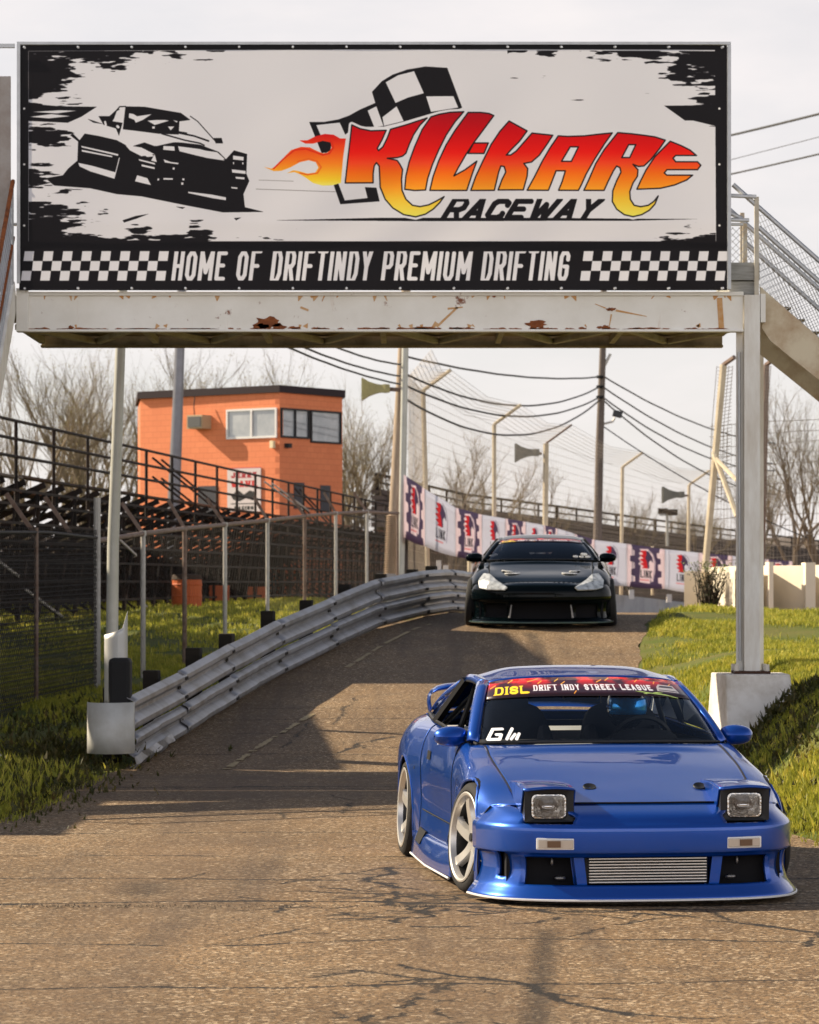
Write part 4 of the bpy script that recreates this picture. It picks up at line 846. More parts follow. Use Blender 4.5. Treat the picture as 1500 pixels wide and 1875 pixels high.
mb = MB(); mb.tube(tops, .034, 8); mb.build('top_rail', m_rpipe, smooth=True, **P)
mb = MB(); rf = random.Random(4)
for k in range(len(posts)-1):
    D0, D1 = posts[k][1], posts[k+1][1]; A = tops[k].copy(); B_ = tops[k+1].copy(); za, zb_ = WZ(posts[k][3], D0), WZ(posts[k+1][3], D1); sp = .15+.03*k
    H_ = A.z-za; wire_net(mb, (A.x, A.y, za), (B_.x-A.x, B_.y-A.y, zb_-za), (0, 0, H_-.02), 0, 0, sp, .0010+.00016*k)
mb.build('wire_mesh', m_wire, **P)
# nearer panel at the left edge with tighter, darker mesh
cn = thing('chain_link_fence', 'dense dark wire mesh fence panel at the left edge near the guardrail end', 'fence', (-4.4, 38, 0)); P = dict(parent=cn, world=True)
A = Vector(PT(178, 1292, 42)); B_ = Vector((-4.98, 31.5, .05)); ht = 2.15
mb = MB(); wire_net(mb, A, B_-A, (0, 0, ht+.1), 0, 0, .10, .0042)
for k in range(34): z = .05+ht*k/34; mb.tube([A+Vector((0, 0, z)), (A+B_)/2+Vector((0, 0, z+.03*math.sin(k))), B_+Vector((0, 0, z))], .0050, 3)
mb.build('wire_mesh', m_dwire, **P)
mb = MB(); T = Vector((0, 0, ht)); mb.tube([A+T, A.lerp(B_, .3)+T+Vector((0, 0, .05)), B_+T], .02, 8); mb.build('top_rail', m_dwire, **P)
for f in (.36, .72, 1.): q = A.lerp(B_, f); mb = MB(); mb.tube([q-Vector((0, 0, .2)), q+T+Vector((0, 0, .1))], .028, 8); mb.build('post', m_rpipe, **P)
for f in (.36, .15): q = A.lerp(B_, f)+T; mb = MB(); mb.bar(q, q+Vector((-.35, 0, .5)), .03, .05); mb.build('arm', m_rpipe, **P)
# tall pale pole in front of the fence, its foot behind the rail end
def pole(name, label, cat, pts, r, m, group=None, n=12, world=True):
    o = thing(name, label, cat, pts[0], 0, group); mb = MB(); mb.tube(pts, r, n); mb.build('shaft', m, o, world=True, smooth=True); return o
m_pale = mat('pale_metal_pole', (.50, .50, .46), .5, .3, noise=(3, .6, (.34, .34, .30)))
pole('metal_pole', 'tall pale metal pole rising past the bridge behind the guardrail end', 'pole', [PT(205, 1200, 33), PT(207, 1000, 33), PT(222, 600, 33), PT(232, 300, 33)], [.062, .06, .05, .045], m_pale)
pole('lighting_mast', 'slanting grey steel mast in front of the orange booth', 'pole', [PT(317, 1060, 110), PT(318, 930, 110), PT(326, 730, 110), PT(334, 500, 110)], [.24, .22, .18, .15], mat('mast_steel', (.20, .20, .22), .4, .6, noise=(2, .6, (.12, .11, .12))))
m_wp = mat('weathered_pole', (.40, .31, .23), .85, noise=(4, .8, (.24, .18, .13)), scale=(5, 5, .6))
up = pole('utility_pole', 'leaning wooden utility pole beside the start of the printed banners', 'utility pole', [PT(716, 1090, 84), PT(720, 1000, 84), PT(738, 640, 84), PT(744, 520, 84)], [.17, .165, .13, .12], m_wp)
mb = MB()
for k in range(34): z = WZ(1085-k*4.2, 84); q = Vector((WX(716+k*.17, 84), 84, z)); mb.lathe([(0, .17), (.02, .215), (.04, .17)], q, 'z', 14)
mb.build('ribbed_guard', mat('ribbed_cover', (.38, .27, .18), .7, noise=(6, .5, (.26, .17, .11))), up, world=True, smooth=True, angle=0)
pole('steel_post', 'thin pale steel post just right of the leaning wooden pole', 'post', [PT(734, 1075, 80), PT(742, 640, 80), PT(743, 560, 80)], .085, m_pale)
up2 = pole('utility_pole', 'tall straight utility pole carrying many sagging wires near the picture middle', 'utility pole', [PT(1093, 1060, 120), PT(1098, 820, 120), PT(1104, 640, 120), PT(1110, 285, 120)], [.17, .15, .12, .1], mat('grey_timber', (.16, .13, .11), .85, noise=(4, .7, (.10, .08, .07))))
P = dict(parent=up2, world=True)
mb = MB(); mb.tube([PT(1100, 790, 120), PT(1106, 776, 120), PT(1122, 772, 120), PT(1126, 765, 120)], .04, 6); mb.build('lamp_arm', m_gpost, **P)
mb = MB(); mb.box(PT(1131, 758, 120), (.34, .3, .24), Matrix.Rotation(.25, 3, 'Y')); mb.build('lamp_head', mat('dark_lamp', (.05, .05, .055), .5), bevel=.03, **P)
mb = MB(); mb.tube([PT(1104, 676, 120), PT(1118, 648, 120)], .05, 6); mb.build('brace', m_gpost, **P)
for py in (690, 708, 727): mb = MB(); mb.lathe([(-.14, .03), (-.1, .06), (0, .06), (.1, .06), (.14, .03)], PT(1099, py, 119.8), 'x', 10); mb.build('insulator', m_black, **P)
# ------------------------------------------------------------------ cables
m_cable = mat('cable', (.035, .033, .032), .6)
def cable(a, c_, sag, r, label, wig=0):
    A, B_ = Vector(a), Vector(c_); pts = []
    for i in range(25):
        u = i/24; p = A.lerp(B_, u); p.z -= sag*4*u*(1-u)+wig*math.sin(u*37)*.5; pts.append(p)
    mb = MB(); mb.tube(pts, r, 5); o = mb.build('overhead_cable', m_cable, smooth=True); return tag(o, label, 'cable', 'sagging overhead cables')
ws = ['topmost', 'second from the top', 'third from the top', 'lowest']
for k, (ya, yb, sg) in enumerate(((652, 690, .25), (684, 708, .75), (705, 727, .75), (730, 732, 1.1))):
    cable(PT(742, ya, 82), PT(1099, yb, 120), sg, .030, '%s sagging cable between the leaning pole and the straight utility pole' % ws[k], .01)
for k, (yb, ye, sg) in enumerate(((688, 812, .45), (708, 850, .5), (727, 862, .65), (732, 905, .7))):
    cable(PT(1104, yb, 120), PT(1420, ye, 150), sg, .030, '%s cable running right and down from the straight utility pole' % ws[k], .012)
cable(PT(1104, 780, 120), PT(1480, 985, 120), .3, .022, 'thin cable sloping right from the lamp on the utility pole', 0)
for k, (x, y, x2, y2) in enumerate(((530, 634, 742, 705), (560, 636, 742, 690), (620, 634, 742, 668))):
    cable(PT(x-100, y-45, 60), PT(x2, y2, 82), .15, .024, '%s cable coming in from the left above the orange booth' % ('lowest', 'middle', 'highest')[k], .006)
cable(PT(1110, 296, 120), PT(3200, -310, 60), .5, .040, 'upper dark cable crossing the sky right of the sign', .006); cable(PT(1110, 366, 120), PT(3200, -180, 60), .35, .030, 'lower dark cable crossing the sky right of the sign', .005); cable(PT(1110, 350, 120), PT(3200, -210, 60), .1, .012, 'hair-thin wire between the two cables right of the sign')
# ------------------------------------------------------------------ horn loudspeakers
m_horn = mat('faded_horn', (.42, .37, .17), .6, noise=(4, .7, (.28, .24, .12))); m_horng = mat('grey_horn', (.20, .20, .17), .6, noise=(4, .6, (.12, .12, .11)))
def horn(label, px_, py, D, sc_, m, x_post):
    o = thing('horn_speaker', label, 'loudspeaker', PT(px_, py, D), 0, 'square horn loudspeakers on posts'); s = D/FPX*sc_; C = Vector(PT(px_, py, D)); mb = MB()
    sec = [(-22, 24, 20), (-20, 24, 20), (-8, 15, 13), (4, 10, 9), (14, 8, 7), (22, 9, 8), (30, 8, 7)]; rows = []
    for x, hy, hz in sec: rows.append([C+Vector((x*s, -x*s*.45+a*hy*s*.8, e*hz*s)) for a, e in ((-1, -1), (1, -1), (1, 1), (-1, 1), (-1, -1))])
    mb.grid(rows); mb.build('flare', m, o, world=True, solid=.01)
    mb = MB(); mb.bar(C+Vector((14*s, -6*s, 0)), (WX(x_post, D), D, C.z-2*s), .09*sc_, .1*sc_); mb.build('mount', m_rpipe, o, world=True); return o
horn('yellowed square horn loudspeaker on the leaning pole by the bridge', 684, 712, 83, 1., m_horn, 738)
horn('grey square horn loudspeaker on the thick middle fence post', 962, 829, 108, .85, m_horng, 992)
horn('small grey square horn loudspeaker on a fence post right of the middle', 1230, 906, 130, .75, m_horng, 1260)
# ------------------------------------------------------------------ catch fence along the track with printed banners
m_cream = mat('cream_post', (.60, .52, .38), .7, noise=(4, .7, (.42, .34, .24)))
ca = thing('catch_fence', 'high track catch fence with cream posts and angled tops curving behind the black car', 'catch fence', (2, 100, 0)); P = dict(parent=ca, world=True)
cps = [(785, 775, 715, 88, 1085, 50), (905, 905, 777, 98, 1085, 48), (0, 1000, 812, 108, 1090, 46), (0, 1140, 855, 126, 1095, 36), (0, 1262, 888, 138, 1098, 36)]
CT = []
for k, (xb, xt, yt, D, yb, arm) in enumerate(cps):
    xb = xb or xt-3; a = Vector(PT(xb if k > 1 else xb, yb, D)); c_ = Vector(PT(xt, yt, D)); e = c_+Vector((arm*D/FPX, -.4, arm*.72*D/FPX)); CT.append((a, c_, e))
    mb = MB(); mb.tube([a-Vector((0, 0, .5)), c_], [.10 if k == 2 else .07]*2, 8); mb.build('post', m_cream, **P); mb = MB(); mb.tube([c_, e], .05 if k != 2 else .035, 6); mb.build('arm', m_cream if k != 2 else m_rpipe, **P)
L0 = (Vector(PT(748, 1085, 82)), Vector(PT(748, 690, 82)), Vector(PT(790, 640, 81.6))); R0 = (Vector(PT(1420, 1105, 150)), Vector(PT(1420, 925, 150)), Vector(PT(1450, 900, 149.6)))
seq = [L0]+CT+[R0]
mb = MB()
for (a, c_, e), (a2, c2_, e2) in zip(seq[:-1], seq[1:]):
    n = 20
    for i in range(n+1): q = i/n; mb.tube([a.lerp(c_, q), a2.lerp(c2_, q)-Vector((0, 0, .05))], .0052, 3, cap=False)
    for i in range(8): q = (i+1)/8; mb.tube([c_.lerp(e, q), (c_.lerp(e, q)).lerp(c2_.lerp(e2, q), .5)-Vector((0, 0, .25)), c2_.lerp(e2, q)], .0065, 3, cap=False)
    m_ = 34
    for j in range(m_): q = j/m_; mb.tube([a.lerp(a2, q), c_.lerp(c2_, q), e.lerp(e2, q)-Vector((0, 0, .25*math.sin(q*math.pi)))], .0042, 3, cap=False)
mb.build('wire_mesh', mat('light_wire', (.30, .25, .20), .6, .3), **P)
for x, D in ((860, 93), (950, 103), (1045, 114), (1195, 131)):
    mb = MB(); mb.tube([PT(x, 1090, D), PT(x, 1000, D)], .06, 6); mb.build('post', m_cream, **P)
# wall under it
m_wall = mat('grey_track_wall', (.36, .36, .37), .85, noise=(.9, .9, (.22, .22, .23)), bump=(6, .3))
tw = thing('track_wall', 'low streaked grey concrete track wall behind the black car', 'wall', (3, 100, 0)); mb = MB()
wl = [(690, 1050, 1092, 80), (800, 1052, 1100, 88), (905, 1060, 1110, 98), (1000, 1068, 1118, 108), (1118, 1087, 1130, 118), (1255, 1103, 1132, 126), (1420, 1110, 1135, 140)]
for (xa, ya, yb, Da), (xc, yc, yd, Dc) in zip(wl[:-1], wl[1:]):
    A0, A1, B0, B1 = Vector(PT(xa, yb+14, Da)), Vector(PT(xa, ya, Da)), Vector(PT(xc, yd+14, Dc)), Vector(PT(xc, yc, Dc)); T = Vector((0, .35, 0))
    mb.add([A0, B0, B1, A1, A0+T, B0+T, B1+T, A1+T], [(0, 1, 2, 3), (7, 6, 5, 4), (3, 2, 6, 7)])
mb.build('wall_face', m_wall, tw, world=True)
for x, y0, y1, D in ((804, 1026, 1055, 86), (817, 1035, 1056, 87), (868, 1032, 1062, 92), (1157, 1080, 1097, 119), (1226, 1088, 1103, 123)): mb = MB(); mb.span((WX(x-5, D), D-.1, WZ(y1, D)), (WX(x+4, D), D+.1, WZ(y0, D))); mb.build('stub_post', mat('stub_white', (.66, .62, .58), .8), tw, world=True)
# printed banners
mp_, mw_ = imat('banner_purple', IMG['lp'], .6, .2, emis=.45), imat('banner_white', IMG['lw'], .6, .2, emis=.45)
bp = [(740, 870, 984, 79), (778, 896, 1000, 82), (834, 930, 1019, 87), (882, 943, 1022, 92), (925, 950, 1030, 96), (962, 956, 1040, 100), (995, 962, 1045, 103), (1020, 968, 1050, 106), (1052, 978, 1062, 110), (1088, 989, 1068, 114), (1147, 996, 1073, 119), (1216, 1006, 1078, 125), (1278, 1012, 1086, 130), (1340, 1018, 1086, 135), (1400, 1024, 1088, 140), (1450, 1028, 1088, 145)]
names = 'first second third fourth fifth sixth seventh eighth ninth tenth eleventh twelfth thirteenth fourteenth fifteenth'.split()
for k in range(len(bp)-1):
    (xa, ta, ba, Da), (xc, tc_, bc, Dc) = bp[k], bp[k+1]; pu = k % 2 == 0; G = []
    for i in range(9):
        v = i/8; r_ = []
        for j in range(13):
            u = j/12; x = xa+(xc-xa)*u; D = Da+(Dc-Da)*u; y = (ba+(bc-ba)*u)*(1-v)+(ta+(tc_-ta)*u)*v; r_.append((WX(x, D)+.0, D-.35+.07*math.sin(u*7+k)*(1-v*.5)+.05*math.sin(v*5+u*9), WZ(y, D)+.04*math.sin(u*math.pi)*(v-.9)))
        G.append(r_)
    o = thing('printed_banner', '%s panel banner, %s from the leaning wooden pole, hung on the catch fence' % ('purple' if pu else 'white', names[k]), 'banner', PT((xa+xc)/2, (ba+bc)/2, (Da+Dc)/2), 0, 'printed banners along the catch fence')
    mb = MB(); mb.grid(G); q = mb.build('cloth', mp_ if pu else mw_, o, world=True, smooth=True, angle=0, solid=.006); uvgrid(q, 9, 13)
# ------------------------------------------------------------------ right gate net, pillar, white wall
m_stk = mat('white_stucco', (.78, .70, .56), .85, noise=(1.2, .5, (.54, .48, .38)), bump=(10, .2))
pw = thing('pillar', 'square cream concrete pillar where the banners end', 'pillar', (WX(1265, 62), 62, 1)); mb = MB()
xa, xb, xc = WX(1253, 62), WX(1284, 62), WX(1308, 62)
mb.prism([(xa, 62, 1.0), (xb, 62.0, 1.0), (xc+.02, 62.9, 1.0), (xa+.2, 62.9, 1.)], (0, 0, WZ(1046, 62)-1.0)); mb.build('block', m_stk, pw, world=True)
wwl = thing('boundary_wall', 'long cream painted wall along the top of the grass on the right', 'wall', (WX(1400, 60), 60, 1)); mb = MB(); xs_ = [1308, 1346, 1382, 1408, 1482, 1560, 1640, 1760]
for k in range(len(xs_)-1):
    a, c_ = xs_[k], xs_[k+1]; Da, Dc = (61.5, 60) if k % 2 == 0 else (60.9, 60); mb.prism([(WX(a, Da)+.01, Da, .8), (WX(c_, Dc)-.0, Dc, .8), (WX(c_, Dc), Dc+1.4, .8), (WX(a, Da)+.01, Da+1.2, .8)], (0, 0, WZ(1037-.018*(a-1308), 60)-.8))
mb.build('wall_face', m_stk, wwl, world=True)
for x, w2, h_ in ((1412, 4, 1029), (1484, 9, 1030)): mb = MB(); mb.span((WX(x-w2, 59.8), 59.75, .8), (WX(x+w2, 59.8), 60.4, WZ(h_, 59.8))); mb.build('buttress', m_stk, wwl, world=True)
# small dark shrub in the gap and tufts along the wall foot
ga = thing('gate_frame', 'tall leaning netted gate posts rising behind the right bridge column', 'gate', (WX(1310, 75), 75, 1)); P = dict(parent=ga, world=True)
gp = [(1291, 1050, 1325, 668, 76), (1394, 1040, 1403, 668, 78)]
for xb_, yb, xt, yt, D in gp:
    mb = MB(); mb.tube([PT(xb_, yb, D), PT(xt, yt, D)], .085, 8); mb.build('post', m_cream if xb_ < 1350 else m_rpipe, **P); mb = MB(); mb.tube([PT(xt, yt, D), PT(xt+20, yt-14, D-.3)], .06, 6); mb.build('arm', m_rpipe, **P)
mb = MB(); mb.tube([PT(1307, 828, 76), PT(1350, 945, 75)], .06, 6); mb.tube([PT(1350, 880, 75), PT(1307, 835, 76)], .05, 6); mb.build('diagonal_brace', m_cream, **P)
mb = MB()
for (x0_, x1_, tx) in ((1313, 1342, 4), (1398, 1412, 3)):
    for i in range(38): y = 672+i*(250/38.); mb.tube([PT(x0_+2-i*.3, y, 76), PT((x0_+x1_)/2-i*.3, y+3, 76), PT(x1_-i*.2, y-1, 76)], .007, 3, cap=False)
    for j in range(5): mb.tube([PT(x0_+(x1_-x0_)*j/4, 670, 76), PT(x0_-10+(x1_-x0_)*j/4, 790, 76), PT(x0_-14+(x1_-x0_)*j/4, 920, 76)], .008, 3, cap=False)
for i in range(16): y = 775+i*19; mb.tube([PT(1300, y+6, 76), PT(1400, y-3+(i % 3)*3, 78), PT(1480, y-6, 78), PT(1620, y-12+(i % 2)*8, 80)], .0085, 3, cap=False)
for j in range(44): x = 1305+j*7; mb.tube([PT(x, 775, 78), PT(x+2*math.sin(j), 900, 78), PT(x, 1035, 78)], .005, 3, cap=False)
mb.build('wire_mesh', mat('light_wire', (.30, .25, .20)), **P)
# ------------------------------------------------------------------ orange announcers' booth
DO = 122.0
blk = bpy.data.materials.new('orange_blockwork'); blk.use_nodes = True; t = blk.node_tree; b = t.nodes['Principled BSDF']
tcb = t.nodes.new('ShaderNodeTexCoord'); uvn = t.nodes.new('ShaderNodeUVMap'); uvn.uv_map = 'uv'
brk = t.nodes.new('ShaderNodeTexBrick'); brk.inputs['Scale'].default_value = 1; brk.inputs['Brick Width'].default_value = .42; brk.inputs['Row Height'].default_value = .21; brk.inputs['Mortar Size'].default_value = .008; brk.inputs['Mortar Smooth'].default_value = .5
brk.inputs['Color1'].default_value = (.72, .225, .095, 1); brk.inputs['Color2'].default_value = (.68, .205, .085, 1); brk.inputs['Mortar'].default_value = (.50, .14, .055, 1)
t.links.new(uvn.outputs[0], brk.inputs['Vector']); nn = t.nodes.new('ShaderNodeTexNoise'); nn.inputs['Scale'].default_value = .7; nn.inputs['Detail'].default_value = 6; t.links.new(tcb.outputs['Object'], nn.inputs['Vector'])
mxb = t.nodes.new('ShaderNodeMix'); mxb.data_type = 'RGBA'; mrb = t.nodes.new('ShaderNodeMapRange'); mrb.inputs[1].default_value = .45; mrb.inputs[2].default_value = .75; mrb.inputs[4].default_value = .5; t.links.new(nn.outputs[0], mrb.inputs[0]); t.links.new(mrb.outputs[0], mxb.inputs[0]); t.links.new(brk.outputs[0], mxb.inputs[6]); mxb.inputs[7].default_value = (.60, .17, .07, 1)
t.links.new(mxb.outputs[2], b.inputs['Base Color']); b.inputs['Roughness'].default_value = .85
bo = thing('announcer_booth', 'orange block-walled booth with a corner of windows above the stands', 'building', (WX(440, DO), DO, .8)); P = dict(parent=bo, world=True)
A = Vector((WX(257, DO), DO, 0)); Bc = Vector((WX(512, DO-4.2), DO-4.2, 0)); Cc = Vector((WX(627, DO-1.0), DO-1.0, 0))
zb0 = .6
def wz(x, y, D): return WZ(y, D)
ztA, ztB, ztC = WZ(727, DO), WZ(722, DO-4.2), WZ(738, DO-1.0)
zt_ = (ztA+ztB)/2
def wallq(mb, a, c_, z0, z1, z1b=None): mb.add([(a.x, a.y, z0), (c_.x, c_.y, z0), (c_.x, c_.y, z1b or z1), (a.x, a.y, z1)], [(0, 1, 2, 3)])
# windows as real openings: wall pieces round them
def wall_with_openings(a, c_, z0, z1, ops):
    """ops: list of (f0, f1, zlo, zhi) sorted, non overlapping in f"""
    mb = MB(); uvs = []; Ln = (c_-a).length
    def q(f0, f1, za, zb2):
        if f1-f0 < 1e-4 or zb2-za < 1e-4: return
        p0, p1 = a.lerp(c_, f0), a.lerp(c_, f1); mb.add([(p0.x, p0.y, za), (p1.x, p1.y, za), (p1.x, p1.y, zb2), (p0.x, p0.y, zb2)], [(0, 1, 2, 3)]); uvs.extend([(f0*Ln, za), (f1*Ln, za), (f1*Ln, zb2), (f0*Ln, zb2)])
    f = 0
    for f0, f1, zl_, zh in ops: q(f, f0, z0, z1); q(f0, f1, z0, zl_); q(f0, f1, zh, z1); f = f1
    q(f, 1, z0, z1); o = mb.build('wall', blk, solid=.2, **P); ul = o.data.uv_layers.new(name='uv')
    for lp in o.data.loops: ul.data[lp.index].uv = uvs[lp.vertex_index]
    return o
fB = lambda px_: (px_-257)/(512-257); 
zw1, zw0 = WZ(752, DO-2), WZ(806, DO-2)
wall_with_openings(A, Bc, zb0, zt_, [(fB(418), .985, zw0, zw1)])
wz1, wz0 = WZ(756, DO-.5), WZ(815, DO-.5)
wall_with_openings(Bc, Cc, zb0, zt_, [(.01, .46, wz0+.12, wz1+.0), (.48, .97, wz0, wz1)])
mb = MB(); wallq(mb, Cc, Cc+Vector((-.5, 5, 0)), zb0, zt_); wallq(mb, A+Vector((-.5, 5, 0)), A, zb0, zt_); mb.build('wall', blk, solid=.2, **P)
mb = MB(); up_ = Vector((0, 0, zt_)); o_ = .12
mb.prism([A+up_+Vector((-.1, -o_, 0)), Bc+up_+Vector((0, -o_, 0)), Cc+up_+Vector((o_, -o_, 0)), Cc+up_+Vector((-.4, 5, 0)), A+up_+Vector((-.6, 5, 0))], (0, 0, .26)); mb.build('roof', mat('tar_roof', (.035, .025, .028), .9), **P)
m_glass = mat('booth_glass', (.24, .26, .28), .05, 0, .8, noise=(1.2, .8, (.42, .43, .44)), coat=1); m_frame = mat('booth_frame', (.72, .70, .68), .5); m_fb = mat('booth_frame_dark', (.02, .02, .022), .6)
def window(a, c_, f0, f1, z0, z1, mf, mull):
    p0, p1 = a.lerp(c_, f0), a.lerp(c_, f1); d = (c_-a).normalized(); n_ = Vector((d.y, -d.x, 0)); w = thing_child('window', bo); wb = MB(); th = .07
    def fr(u0, u1, v0, v1):
        q0, q1 = p0.lerp(p1, u0), p0.lerp(p1, u1); wb.prism([(q0.x, q0.y, z0+(z1-z0)*v0), (q1.x, q1.y, z0+(z1-z0)*v0), (q1.x, q1.y, z0+(z1-z0)*v1), (q0.x, q0.y, z0+(z1-z0)*v1)], n_*.06)
    W_ = (p1-p0).length; H_ = z1-z0; tu, tv = th/W_, th/H_
    fr(0, 1, 0, tv); fr(0, 1, 1-tv, 1); fr(0, tu, tv, 1-tv); fr(1-tu, 1, tv, 1-tv)
    for m_ in mull: fr(m_-tu/2, m_+tu/2, tv, 1-tv)
    o = wb.build('window', mf, **P); gb = MB(); gb.prism([(p0.x, p0.y, z0), (p1.x, p1.y, z0), (p1.x, p1.y, z1), (p0.x, p0.y, z1)], -n_*.03); g_ = gb.build('glass', m_glass, o, world=True); return o
def thing_child(*a): return None
window(A, Bc, fB(418), .985, zw0, zw1, m_frame, [.5]); window(Bc, Cc, .01, .46, wz0+.12, wz1, m_fb, [.5]); window(Bc, Cc, .48, .97, wz0, wz1, m_fb, [])
def on_wall(a, c_, f, z, w, h, d, name, m, bev=0):
    p = a.lerp(c_, f); dd = (c_-a).normalized(); n_ = Vector((dd.y, -dd.x, 0)); mb = MB(); mb.box((p+n_*d/2+Vector((0, 0, z))), (w, d, h), Matrix((dd, -n_, Vector((0, 0, 1)))).transposed()); return mb.build(name, m, bevel=bev, **P)
on_wall(A, Bc, fB(375), WZ(778, DO), .74, .5, .5, 'air_conditioner', mat('ac_case', (.42, .32, .2), .7)); on_wall(A, Bc, fB(375), WZ(778, DO), .62, .38, .53, 'air_conditioner_grille', mat('ac_grille', (.10, .10, .10), .7))
mb = MB(); mb.tube([PT(357, 724, DO-2.0), PT(355, 745, DO-2.1), PT(357, 770, DO-2.1)], .02, 5); mb.build('wall_cable', m_cable, **P)
on_wall(A, Bc, fB(502), WZ(818, DO-2), .16, .26, .15, 'junction_box', mat('box_cream', (.72, .62, .40), .6)); on_wall(Bc, Cc, .1, WZ(820, DO-2), .2, .16, .2, 'wall_lamp', m_fb)
for f, y0, y1, w in ((fB(383), 895, 945, .95),): on_wall(A, Bc, f, (WZ(y0, DO)+WZ(y1, DO))/2, w, 1.1, .03, 'doorway', mat('door_dark', (.05, .05, .06), .5))
on_wall(Bc, Cc, .30, WZ(912, DO), .62, .95, .03, 'doorway', mat('door_dark', (.05, .05, .06))); on_wall(Bc, Cc, .72, WZ(915, DO), .62, .95, .03, 'doorway', mat('door_dark', (.05, .05, .06)))
# notice board in front of the booth wall
nb = thing('notice_board', 'white board with red lettering on the orange booth', 'sign', (WX(449, DO-3.5), DO-3.5, WZ(940, DO-3.5)))
p0, p1 = A.lerp(Bc, fB(420)), A.lerp(Bc, fB(480)); n_ = Vector(((Bc-A).normalized().y, -(Bc-A).normalized().x, 0)); p0 += n_*.05; p1 += n_*.05; z0, z1 = WZ(938, DO-2), WZ(858, DO-2); G = [[(p0.lerp(p1, u).x, p0.lerp(p1, u).y, z) for u in (0, .5, 1)] for z in (z0, (z0+z1)/2, z1)]
mb = MB(); mb.grid(G); o = mb.build('board', imat('board_face', IMG['board']), nb, world=True, solid=.03); uvgrid(o, 3, 3)
# ------------------------------------------------------------------ grandstand seen from behind: top row and rails run towards the track
m_iron = mat('dark_iron', (.010, .008, .0075), .8, noise=(2, .8, (.045, .022, .014))); m_plank = mat('seat_plank', (.040, .030, .026), .85, noise=(3, .9, (.10, .045, .025)), scale=(1, .3, 1)); m_brown = mat('rusty_plank', (.20, .085, .045), .9, noise=(4, .8, (.07, .03, .02)), scale=(1, .3, 1)); m_lplank = mat('worn_plank', (.15, .12, .10), .85, noise=(3, .9, (.05, .035, .03)), scale=(1, .3, 1))
gs = thing('grandstand', 'long dark iron grandstand with plank rows and pipe rails in front of the orange booth', 'grandstand', (-6, 95, .8)); P = dict(parent=gs, world=True)
E0 = Vector((-8.9, 48, 0)); E1 = Vector((-.35, 133, 0)); dirv = (E1-E0).normalized(); side = Vector((-dirv.y, dirv.x, 0))   # side: to the left, away
Lg = (E1-E0).length; ztop = 3.75
def gp_(s, w_, z): q = E0+dirv*s+side*w_; return Vector((q.x, q.y, z))
nrow = 11; rg = random.Random(12)
mbp = [MB(), MB(), MB()]
for r_ in range(nrow):
    z = ztop-.28*r_; w_ = .1+.62*r_; s = 0
    while s < Lg:
        e = min(s+rg.uniform(4.5, 5.2), Lg)
        for (ww, zz, hh, wd) in ((w_, z, .045, .26), (w_+.34, z-.26, .04, .28)):
            if rg.random() < .06: continue
            mbp[rg.choice((0, 0, 0, 1, 2)) if s < 60 else rg.choice((0, 1, 1))].bar(gp_(s, ww, zz+rg.uniform(-.02, .02)), gp_(e-.05, ww, zz+rg.uniform(-.02, .02)), wd, hh)
        s = e
for m_, q in zip((m_plank, m_brown, m_lplank), mbp): q.build('seat_row', m_, **P)
mb = MB(); s = 0; k = 0
while s < Lg:
    # raking stringer, legs and cross braces at each bent
    mb.bar(gp_(s, -.15, ztop-.1), gp_(s, .62*nrow, ztop-.28*nrow-.1), .06, .12)
    for w_ in (0, 2.2, 4.4): mb.bar(gp_(s, w_, .6), gp_(s, w_, ztop-.12-.45*w_), .07, .07)
    mb.bar(gp_(s, 0, 1.1), gp_(s, 2.2, ztop-1.1), .05, .05); mb.bar(gp_(s, 2.2, 1.0), gp_(s, 0, ztop-.3), .05, .05)
    if k % 1 == 0 and s+1.8 < Lg: mb.bar(gp_(s, 0, .9), gp_(s+1.8, 0, ztop-.3), .035, .045); mb.bar(gp_(s+1.8, 2.2, .9), gp_(s, 2.2, ztop-1.3), .035, .045)
    s += 1.8; k += 1
mb.build('frame', m_iron, **P)
mb = MB()
for j, z in enumerate([.95, 1.35, 1.75, 2.15, 2.5, 2.85, 3.2, 3.45]): mb.bar(gp_(0, -.02-.03*j, z), gp_(Lg, -.02-.03*j, z+.04), .03, .05)
mb.build('tie_bar', m_iron, **P)
mb = MB(); s = 0
for h in (.35, .68, 1.02): mb.tube([gp_(0, -.15, ztop+h), gp_(Lg, -.15, ztop+h)], .032, 6).sep()
mb.build_split('top_rail', m_iron, **P)
while s < Lg: mb = MB(); mb.tube([gp_(s, -.15, ztop-.5), gp_(s, -.15, ztop+1.02)], .036, 6); mb.build('rail_post', m_iron, **P); s += 3.4
mb = MB()   # stair rails dropping down the aisle, two pale
for s, m_ in ((30, 0), (31.2, 0), (55, 0), (56.2, 0)):
    for h in (.5, .95): mb.tube([gp_(s, .2, ztop+h), gp_(s+14, .5, ztop+h-1.25)], .03, 6).sep()
mb.build_split('aisle_rail', m_iron, **P)
mb = MB()
for s in (45, 46.5): mb.tube([gp_(s, -.3, ztop+.85), gp_(s+8, -.3, ztop+.25)], .028, 6).sep()
for a, z in ((8, 3.2), (10, 2.4), (14, 1.6), (22, 2.9), (26, 1.3)): mb.bar(gp_(a, -.25, z), gp_(a+3.4, -.25, z-.55), .03, .05).sep()
mb.build_split('pale_rail', mat('pale_rail', (.42, .38, .35), .6), **P)
